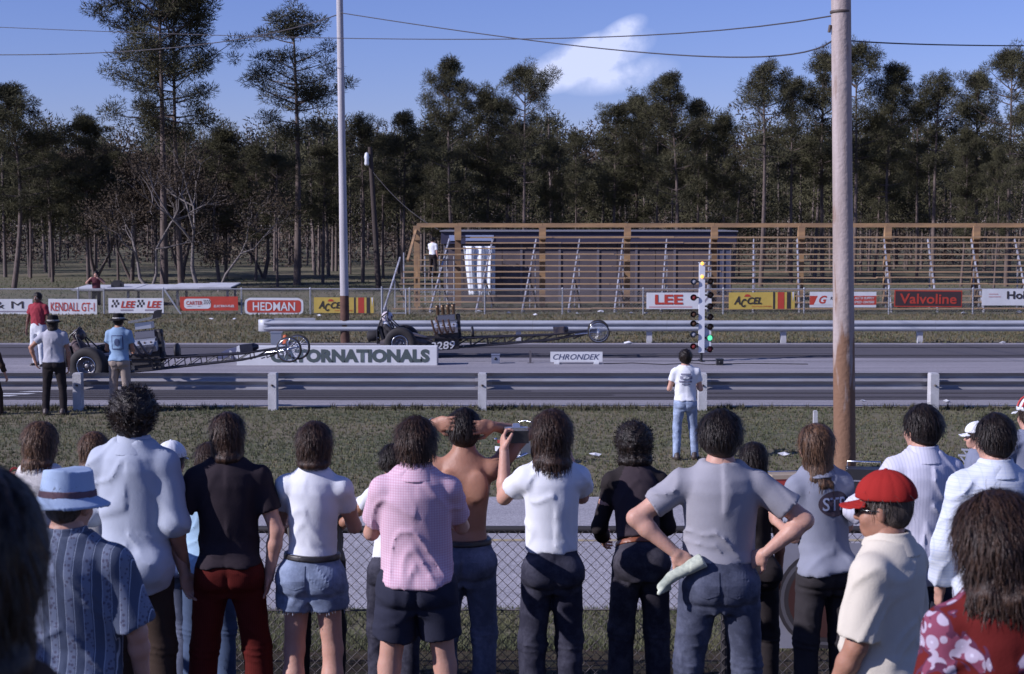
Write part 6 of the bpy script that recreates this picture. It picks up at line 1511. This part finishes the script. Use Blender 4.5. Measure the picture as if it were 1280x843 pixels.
for i, (py, side, gl_) in enumerate([(352, -1, clr), (352, 1, ag), (369, 1, ag), (372, -1, rg), (383, 1, ag), (393, -1, ag), (396.5, 1, ag), (404.5, -1, ag), (408.5, 1, ag), (418, -1, clr), (422.5, 1, gg), (433, -1, rg), (436.5, 1, rg)]):
    z = P(876, py, TYY).z; g_ = gl_
    o_ = empty('lamp', (0, 0, 0)); o_.parent = tr_; 
    bx_ = .085 * side
    hb = MB(); hb.tube([(bx_, 0, z), (bx_ + .06 * side, -.03, z)], .022, 8); hb.lathe((bx_ + .10 * side, .05, z), (.18 * side, -1, 0), [(.001, 0), (.045, 0), (.075, .04), (.082, .15), (.076, .15), (.07, .09)], 16)
    bpy.data.objects.remove(o_); hous = hb.build('lamp_housing', bb_, tr_)
    MB().lathe((bx_ + .10 * side, .05, z), (.18 * side, -1, 0), [(.070, .085), (.06, .105), (.03, .12), (.001, .125)], 14).build('lens', g_, hous)
for py in (329.5, 346):
    z = P(874, py, TYY).z; MB().lathe((-.0, -.058, z), (0, -1, 0), [(.045, 0), (.042, .02), (.02, .030), (.001, .032)], 14).build('staging_bulb', yb, tr_)
# ================================================================ DRAGSTERS
rub = mat('tyre_rubber', (.028, .024, .024), .75, noise=.3, nscale=8); chrome = mat('chrome', (.62, .64, .68), .18, 1.0); blackp = mat('black_paint', (.022, .02, .024), .3); alu = mat('cast_aluminium', (.50, .52, .56), .38, .8); rimm = mat('rim_grey', (.20, .19, .20), .45, .6)
def fat_tyre(r_, w): k = w / 2; return [(r_ * .52, -k * .82), (r_ * .60, -k), (r_ * .88, -k * 1.02), (r_ * .97, -k * .86), (r_, -k * .5), (r_ * 1.005, 0), (r_, k * .5), (r_ * .97, k * .86), (r_ * .88, k * 1.02), (r_ * .60, k), (r_ * .52, k * .82), (r_ * .52, -k * .82)]
def dragster(name, rear, heading, wb, pitch, label, paint, number, scoop, group='dragsters on the start line'):
    o = empty(name, (rear[0], rear[1], .0), heading, label, 'dragster', group)
    RR, FR = .40, .275
    body = empty('chassis_pivot'); bpy.data.objects.remove(body)
    Rp = Matrix.Rotation(-pitch, 3, 'Y'); O = Vector((0, 0, RR))
    T = lambda p: O + Rp @ (Vector(p) - O)
    def B(mb, nm, m_, par=o):
        mb.v = [tuple(T(v)) for v in mb.v]; return mb.build(nm, m_, par)
    # rear wheels
    for s_ in (-1, 1):
        y = s_ * .50; w_ = MB().lathe((0, y, RR), (0, 1, 0), fat_tyre(RR, .32), 40).build('rear_tyre', rub, o)
        rm_ = MB().lathe((0, y - .15, RR), (0, 1, 0), [(.001, .06), (.05, .05), (.055, .09), (.15, .10), (.185, .03), (.207, 0), (.207, .30), (.185, .27), (.15, .2), (.001, .2)], 28).build('rear_rim', rimm, o)
        MB().lathe((0, y - .158, RR), (0, 1, 0), [(.190, .004), (.198, -.006), (.210, .0), (.212, .012)], 32).build('rim_lip', chrome, rm_)
        for k in range(5): a = k * 1.257; MB().lathe((.10 * math.cos(a), y - .075, RR + .10 * math.sin(a)), (0, 1, 0), [(.001, -.012), (.018, -.012), (.018, .02)], 8).build('wheel_stud', chrome, rm_)
    # front wheels: wire spoked
    for s_ in (-1, 1):
        y = s_ * .36; c = T((wb, y, RR - .12 + .03)); fw = MB().lathe(tuple(c), (0, 1, 0), [(FR - .035, -.022), (FR - .01, -.030), (FR, -.012), (FR + .002, 0), (FR, .012), (FR - .01, .030), (FR - .035, .022), (FR - .035, -.022)], 36).build('front_tyre', rub, o)
        rm_ = MB().lathe(tuple(c), (0, 1, 0), [(FR - .045, -.02), (FR - .034, -.024), (FR - .034, .024), (FR - .045, .02), (FR - .045, -.02)], 36).build('front_rim', chrome, o)
        hb = MB().lathe(tuple(c), (0, 1, 0), [(.001, -.05), (.025, -.05), (.035, -.03), (.02, 0), (.035, .03), (.025, .05), (.001, .05)], 14); hb.build('hub', chrome, rm_)
        sp_ = MB()
        for k in range(20): a = k * .314; sp_.tube([c + Vector((.028 * math.cos(a + .5), (-1) ** k * .03, .028 * math.sin(a + .5))), c + Vector(((FR - .04) * math.cos(a), 0, (FR - .04) * math.sin(a)))], .0035, 4)
        sp_.build('spokes', chrome, rm_)
    # frame rails and cross members
    fr = MB(); zb, zt2 = .16, .40
    for s_ in (-1, 1):
        fr.tube([(-.30, s_ * .20, .20), (.0, s_ * .22, .17), (1.3, s_ * .22, zb), (wb * .75, s_ * .17, zb + .02), (wb - .05, s_ * .09, RR - .10)], .022, 7); fr.tube([(-.25, s_ * .18, .62), (.1, s_ * .22, .52), (1.4, s_ * .22, zt2), (wb * .75, s_ * .16, .31), (wb - .02, s_ * .09, RR - .04)], .022, 7)
        for k in range(9): x = 1.3 + (wb - 1.5) * k / 8; f_ = k / 8; fr.tube([(x, s_ * (.22 - .1 * f_), zb + .01), (x, s_ * (.22 - .1 * f_), zt2 - .08 * f_)], .013, 5)
        for k in range(8): x = 1.3 + (wb - 1.5) * k / 8; x2 = 1.3 + (wb - 1.5) * (k + 1) / 8; f_ = k / 8; fr.tube([(x, s_ * (.22 - .1 * f_), zb + .01), (x2, s_ * (.21 - .1 * f_), zt2 - .08 * f_ - .02)], .010, 5)
    for k in range(8): x = .2 + (wb - .3) * k / 7; fr.tube([(x, -.2 + .09 * k / 7, zb + .01), (x, .2 - .09 * k / 7, zb + .01)], .014, 5)
    B(fr, 'frame', blackp)
    ax_ = MB().tube([(wb, -.34, RR - .09), (wb, .34, RR - .09)], .020, 8).tube([(wb, -.3, RR - .09), (wb - .6, -.12, RR - .12)], .012, 6).tube([(wb, .3, RR - .09), (wb - .6, .12, RR - .12)], .012, 6); B(ax_, 'front_axle', chrome)
    B(MB().tube([(0, -.42, RR), (0, .42, RR)], .05, 10).box((0, 0, RR), (.24, .26, .26)), 'rear_axle', alu)
    # roll cage and seat behind the axle
    cg = MB()
    for s_ in (-1, 1):
        cg.tube([(-.05, s_ * .24, .45), (-.22, s_ * .25, .75), (-.32, s_ * .20, 1.05), (-.30, s_ * .08, 1.20), (-.30, 0, 1.22)], .020, 8); cg.tube([(-.62, s_ * .20, .40), (-.60, s_ * .19, .75), (-.46, s_ * .16, 1.08), (-.30, s_ * .12, 1.18)], .018, 8); cg.tube([(-.32, s_ * .20, 1.05), (.12, s_ * .22, .58)], .016, 7); cg.tube([(-.60, s_ * .19, .42), (-.05, s_ * .24, .30)], .018, 7)
    cg.tube([(-.46, -.16, 1.08), (-.46, .16, 1.08)], .016, 6).tube([(-.60, -.19, .75), (-.60, .19, .75)], .016, 6); B(cg, 'roll_cage', blackp)
    st2 = MB().box((-.30, 0, .38), (.36, .34, .07)).box((-.50, 0, .62), (.07, .34, .46), Matrix.Rotation(R(-12), 3, 'Y')); B(st2, 'seat', blackp)
    ch = MB().lathe((-.90, -.0, .60), (1, 0, 0), [(.001, 0), (.11, .02), (.14, .08), (.14, .26), (.11, .32), (.001, .33)], 14); B(ch, 'parachute_pack', mat('black_nylon', (.018, .016, .018), .8))
    B(MB().tube([(-.58, -.1, .55), (-.75, -.05, .58)], .02, 6).tube([(-.58, .1, .55), (-.75, .05, .58)], .02, 6).tube([(-.55, -.16, .25), (-.62, -.16, .02 + .1)], .03, 6).tube([(-.55, .16, .25), (-.62, .16, .12)], .03, 6), 'chute_bracket', chrome)
    # body shell: cowl from the cockpit to the engine, belly and side panels
    sec = [(-.55, .22, .20, .50), (-.1, .25, .20, .60), (.28, .25, .20, .62), (.55, .24, .20, .52), (.78, .22, .18, .40)]
    sh_ = MB(); n_ = 14; vs = []
    for (x, w, z0, z1) in sec:
        for k in range(n_): a = 2 * math.pi * k / n_; cx, cz = math.cos(a), math.sin(a); vs.append((x, w * (abs(cx) ** .6) * (1 if cx > 0 else -1), (z0 + z1) / 2 + (z1 - z0) / 2 * (abs(cz) ** .6) * (1 if cz > 0 else -1)))
    fs = [(i * n_ + k, i * n_ + (k + 1) % n_, (i + 1) * n_ + (k + 1) % n_, (i + 1) * n_ + k) for i in range(len(sec) - 1) for k in range(n_)]
    sh_.add(vs, fs, 0, True); sh_.add(vs[:n_], [tuple(range(n_))]); sh_.add(vs[-n_:], [tuple(range(n_))]); shell = B(sh_, 'body_shell', paint)
    # engine
    en = MB().box((1.15, 0, .46), (.62, .34, .34)).box((1.15, 0, .24), (.58, .24, .14)); B(en, 'engine_block', mat('engine_dark', (.05, .045, .045), .5, .3))
    for s_ in (-1, 1):
        hd_ = MB().box((1.15, s_ * .215, .66), (.60, .17, .15), Matrix.Rotation(R(-32 * s_), 3, 'X')); B(hd_, 'cylinder_head', alu)
        vc = MB().box((1.15, s_ * .285, .735), (.56, .16, .055), Matrix.Rotation(R(-32 * s_), 3, 'X')); v_ = B(vc, 'valve_cover', mat('polished_cover', (.55, .58, .66), .25, .6))
        for k in range(4):
            x = .94 + k * .14; B(MB().lathe((x, s_ * .318, .762), (0, s_ * .53, .85), [(.001, .012), (.022, .012), (.022, -.01)], 10), 'plug', dsteel, v_)
            # zoomie exhaust pipes sweep up and back
            if not scoop: hp = [(x, s_ * .32, .60), (x - .02, s_ * .48, .56), (x - .06, s_ * .56, .68), (x - .10, s_ * .60, .92)]
            else: hp = [(x, s_ * .32, .58), (x - .02, s_ * .44, .50), (x - .05, s_ * .54, .56), (x - .16, s_ * .62, .82)]
            B(MB().tube(hp, .028, 8), 'exhaust_pipe', mat('burnt_steel', (.16, .10, .07), .5, .5) if not scoop else mat('dull_header', (.12, .115, .13), .5, .6))
    B(MB().box((1.15, 0, .80), (.50, .30, .06)), 'manifold', alu)
    bl_ = MB().box((1.17, 0, .92), (.44, .24, .15)).box((1.17, 0, .84), (.50, .24, .04))
    for k in range(8): bl_.box((.96 + k * .06, 0, 1.0), (.02, .24, .015))
    B(bl_, 'supercharger', mat('blower_case', (.22, .22, .25), .4, .7))
    B(MB().lathe((1.42, 0, .93), (1, 0, 0), [(.001, 0), (.08, 0), (.08, .10), (.001, .10)], 16).lathe((1.42, 0, .42), (1, 0, 0), [(.001, 0), (.11, 0), (.11, .10), (.001, .10)], 16).box((1.475, 0, .67), (.07, .17, .52)), 'blower_drive', mat('belt_black', (.02, .018, .02), .6))
    if scoop:
        sc2 = MB(); sc2.prism([(.86, 1.20), (1.40, 1.24), (1.46, 1.32), (1.44, 1.34), (1.36, 1.29), (.86, 1.25)], -.17, .17); B(sc2, 'injector_scoop', chrome)
        B(MB().box((1.15, 0, 1.12), (.36, .20, .14)), 'injector_throat', alu)
        B(MB().prism([(1.40, 1.24), (1.48, 1.26), (1.52, 1.42), (1.46, 1.40)], -.18, .18), 'butterfly_lip', blackp)
    else:
        for k in range(4):
            B(MB().lathe((.96 + k * .135, -.07, 1.02), (0, -.1, 1), [(.038, 0), (.036, .17), (.05, .24), (.045, .24)], 10), 'injector_stack', mat('gold_stack', (.16, .10, .055), .4, .6)); B(MB().lathe((.96 + k * .135, .07, 1.02), (0, .1, 1), [(.038, 0), (.036, .17), (.05, .24), (.045, .24)], 10), 'injector_stack', MATS['gold_stack'])
    B(MB().lathe((1.78, 0, .50), (1, 0, 0), [(.001, 0), (.16, 0), (.17, .02), (.17, .05), (.001, .07)], 20), 'clutch_can', mat('belt_black', (.02, .018, .02), .6))
    B(MB().box((wb - 1.0, 0, .40), (.28, .18, .20)).lathe((wb - .86, 0, .42), (1, 0, 0), [(.09, 0), (.05, .10), (.001, .11)], 12), 'fuel_tank', paint)
    if number:
        me = text_mesh(number, .20, .03, .15, .62); lt_ = link('lettering', me, o, mat('number_white', (.48, .49, .52), .6)); 
        for v in me.vertices: v.co = T(v.co + Vector((1.05, -.30, .25)))
        B(MB().box((1.05, -.27, .25), (.80, .03, .24)), 'number_panel', blackp)
    # driver
    dr = MB()
    sp2 = dict(px=0, top=0, Y=0, seed=90, h=.018)
    return o, T, B
paintA = mat('dark_blue_lacquer', (.030, .032, .050), .25, noise=.3); paintB = mat('gold_red_lacquer', (.14, .11, .09), .3, noise=.9, nscale=9, col2=(.03, .03, .05))
nb_ = paintB.node_tree
def driver(o, T, label, suit, helm):
    d = empty('person', (0, 0, 0), 0, label, 'person', 'dragster drivers'); d.location = o.matrix_basis @ Vector((0, 0, 0)); d.rotation_euler = o.rotation_euler
    F = Field(.018); tt = lambda *p: np.array(T(p))
    F.cap(tt(-.34, 0, .48), tt(-.40, 0, .82), .15, .15, .05); 
    for s_ in (-1, 1): F.cap(tt(-.38, s_ * .17, .84), tt(-.20, s_ * .22, .64), .06, .045, .04); F.cap(tt(-.20, s_ * .22, .64), tt(.06, s_ * .10, .62), .045, .035, .03); F.cap(tt(-.3, s_ * .10, .45), tt(.15, s_ * .11, .50), .08, .065, .04); F.cap(tt(.06, s_ * .10, .62), tt(.11, s_ * .08, .62), .036, .03, .02)
    F.cap(tt(-.39, 0, .9), tt(-.36, 0, 1.0), .06, .06, .03); V, Q = F.mesh(folds(4, .006)); link('body', npmesh('body', V, Q, True), d, suit)
    H = Field(.012); H.ell(tt(-.34, 0, 1.06), (.145, .125, .14), None, .02); V, Q = H.mesh(None); link('helmet', npmesh('helmet', V, Q, True), d, helm)
    G2 = MB().box(tuple(tt(-.215, 0, 1.05)), (.03, .17, .07)).build('goggles', bb_, d)
    return d
bpy.context.view_layer.update()
ra = P(122, 458, 34.4); o1, T1, B1 = dragster('dragster', (ra.x, 34.4), R(-7), 4.35, R(6.2), 'dark blue front engined dragster at left with flat chrome scoop, front wheels lifting', paintA, None, True)
rb = P(503, 430, 40.7); o2, T2, B2 = dragster('dragster', (rb.x, 40.7), R(-2), 5.0, R(4.2), 'multicoloured front engined dragster numbered 3289 with gold injector stacks', paintB, '3289', False)
bpy.context.view_layer.update()
driver(o1, T1, 'driver with dark helmet seated in the cage of the left dragster', mat('suit_dark', (.10, .07, .07), .8), mat('helmet_dark', (.08, .06, .06), .3)); driver(o2, T2, 'driver in silver helmet and white collar in the far dragster', mat('suit_black', (.03, .027, .03), .8), mat('helmet_silver', (.62, .55, .58), .25))
# white neck cloth
d = [o for o in bpy.data.objects if o.get('label', '').startswith('driver in silver')][0]
MB().tube([T2((-.42, -.08, .93)), T2((-.36, -.12, .88)), T2((-.30, -.06, .78))], [.05, .075, .05], 8).build('collar', white_t, d)
# NHRA windscreen style fin lettering near the nose of the left car: small domed dark sign lying behind its frame
np_ = G(307, 449.5); ns = empty('lane_marker', (np_.x, np_.y, 0), 0, 'low domed dark marker with white NHRA letters beside the long white board', 'marker')
MB().prism([(-.72 + .72 * (1 - math.cos(a)), .02 + .30 * math.sin(a)) for a in np.linspace(0, math.pi, 13)], 0, .12).build('dome', mat('marker_navy', (.10, .11, .19), .6), ns); link('lettering', text_mesh('NHRA', .19, .03, 0, .85), ns, mat('number_white', (.48, .49, .52), .6), (0.02, -.006, .13))
# small red pylon and bin by the rail end, seen between the front wheels
p = G(353, 432.5); py_ = MB().lathe((0, 0, 0), (0, 0, 1), [(.001, 0), (.16, 0), (.16, .03), (.09, .04), (.05, .26), (.001, .27)], 12).build('traffic_cone', mat('orange_cone', (.55, .13, .05), .6), None, (p.x, 45.0, 0)); tag(py_, 'small orange cone under the rounded end of the far guardrail', 'cone')
p = G(341, 437); bn = MB().box((0, 0, .18), (.30, .25, .36)).box((0, 0, .37), (.34, .28, .03)).build('generator', alu, None, (p.x - .1, 44.6, 0)); tag(bn, 'small silver machine on the ground below the far rail end', 'machine')
# ================================================================ THINGS ON THE GRASS BEHIND THE CROWD
def motorbike(px, py, yaw, label):
    p = G(px, py); o = empty('motorcycle', (p.x, p.y, 0), yaw, label, 'motorcycle'); 
    for x in (-.62, .66):
        t_ = MB().lathe((x, 0, .30), (0, 1, 0), [(.22, -.04), (.27, -.05), (.30, -.02), (.30, .02), (.27, .05), (.22, .04), (.22, -.04)], 28).build('wheel', rub, o); MB().lathe((x, 0, .30), (0, 1, 0), [(.001, -.06), (.04, -.05), (.05, 0), (.04, .05), (.001, .06)], 12).build('hub', chrome, t_)
        s2 = MB(); [s2.tube([(x, 0, .30), (x + .23 * math.cos(k * .52), 0, .30 + .23 * math.sin(k * .52))], .004, 4) for k in range(12)]; s2.build('spokes', chrome, t_)
    MB().tube([(-.62, .08, .30), (-.1, .1, .42), (.35, .05, .72)], .02, 6).tube([(-.62, -.08, .30), (-.1, -.1, .42), (.35, -.05, .72)], .02, 6).tube([(.66, .07, .30), (.42, .06, .88)], .022, 8).tube([(.66, -.07, .30), (.42, -.06, .88)], .022, 8).build('frame', blackp, o)
    MB().box((.0, 0, .42), (.34, .26, .28)).build('engine', alu, o)
    F = Field(.015); F.ell((.14, 0, .74), (.26, .13, .11), None, .03); V, Q = F.mesh(None); link('fuel_tank', npmesh('tank', V, Q, True), o, blackp)
    F = Field(.015); F.cap((-.12, 0, .74), (-.62, 0, .78), .09, .08, .03); V, Q = F.mesh(lambda p_: np.where(p_[:, 2] < .72, .05, 0)); link('seat', npmesh('seat', V, Q, True), o, blackp)
    MB().tube([(.36, -.36, .96), (.40, -.2, 1.0), (.44, 0, .96), (.40, .2, 1.0), (.36, .36, .96)], .014, 8).build('handlebar', chrome, o)
    MB().lathe((.52, 0, .86), (1, 0, 0), [(.001, -.1), (.07, -.06), (.09, 0), (.085, .01)], 16).build('headlight', chrome, o)
    MB().box((-.86, 0, .50), (.012, .18, .11)).build('number_plate', WH, o); MB().box((-.80, 0, .66), (.06, .10, .07)).build('tail_light', rg, o)
    for s_ in (-1, 1): MB().lathe((-.78, s_ * .14, .70), (-1, 0, 0), [(.001, .03), (.035, .02), (.03, -.03)], 10).build('indicator', chrome, o)
    MB().tube([(.0, -.14, .30), (-.35, -.17, .26), (-.85, -.17, .30)], .035, 8).build('exhaust', chrome, o)
    return o
motorbike(652, 583, R(52), 'parked motorcycle with chrome and white plate on the grass behind the camera holder').scale = (.62, .62, .62)
def lawn_chair(px, py, yaw, z, label):
    p = G(px, py); o = empty('folding_chair', (p.x, p.y, 0), yaw, label, 'chair'); a_ = mat('chair_aluminium', (.65, .66, .70), .3, .7)
    for s_ in (-1, 1):
        MB().tube([(s_ * .26, -.28, 0), (s_ * .26, .20, .62)], .012, 6).build('leg', a_, o); MB().tube([(s_ * .26, .25, 0), (s_ * .26, -.22, .60), (s_ * .26, -.34, 1.0)], .012, 6).build('leg', a_, o); MB().box((s_ * .26, 0, .63), (.04, .45, .02)).build('armrest', a_, o)
    for k in range(5): MB().box((0, -.16 + k * .085, .42), (.50, .05, .006)).build('seat_strap', WH if k % 2 else mat('strap_grey', (.35, .36, .40), .7), o)
    for k in range(5): MB().box((0, -.25 - .025 * k, .55 + k * .095), (.50, .006, .05)).build('back_strap', WH if k % 2 else MATS['strap_grey'], o)
    return o
lawn_chair(1222, 630, R(70), 0, 'folding aluminium lawn chair on the grass left of the plaid shirt')
p = G(986, 626); ck = empty('cooler', (p.x, p.y, 0), R(8), 'red picnic cooler with tan lid at the road edge behind the stocky man', 'cooler')
MB().box((0, 0, .15), (.52, .32, .30)).build('box', mat('cooler_red', (.42, .05, .035), .45), ck); MB().box((0, 0, .325), (.54, .34, .05)).build('lid', mat('cooler_tan', (.40, .32, .22), .5), ck); MB().tube([(-.28, 0, .2), (-.29, 0, .37), (.29, 0, .37), (.28, 0, .2)], .010, 6).build('handle', chrome, ck)
p = G(1076, 640); tcx = P(1080, 586, 19.6); rd = empty('camera_case', (tcx.x, 19.6, 0), R(-10), 'open black equipment case standing near the foot of the thick pole', 'case'); MB().box((0, 0, .22), (.44, .26, .44)).build('case_shell', bb_, rd); MB().tube([(-.2, 0, .44), (-.2, 0, .52), (.2, 0, .52), (.2, 0, .44)], .012, 6).build('handle', chrome, rd); MB().box((0, -.132, .30), (.40, .01, .02)).build('trim', chrome, rd)
# low white stake near the pole and dark drink litter
p = G(1019, 531); sk_ = MB().box((0, 0, .11), (.07, .07, .24)).box((0, 0, .235), (.05, .05, .02)).build('marker_stake', conc, None, (p.x, p.y, 0)); tag(sk_, 'short pale marker stake in the grass just left of the thick pole', 'stake')
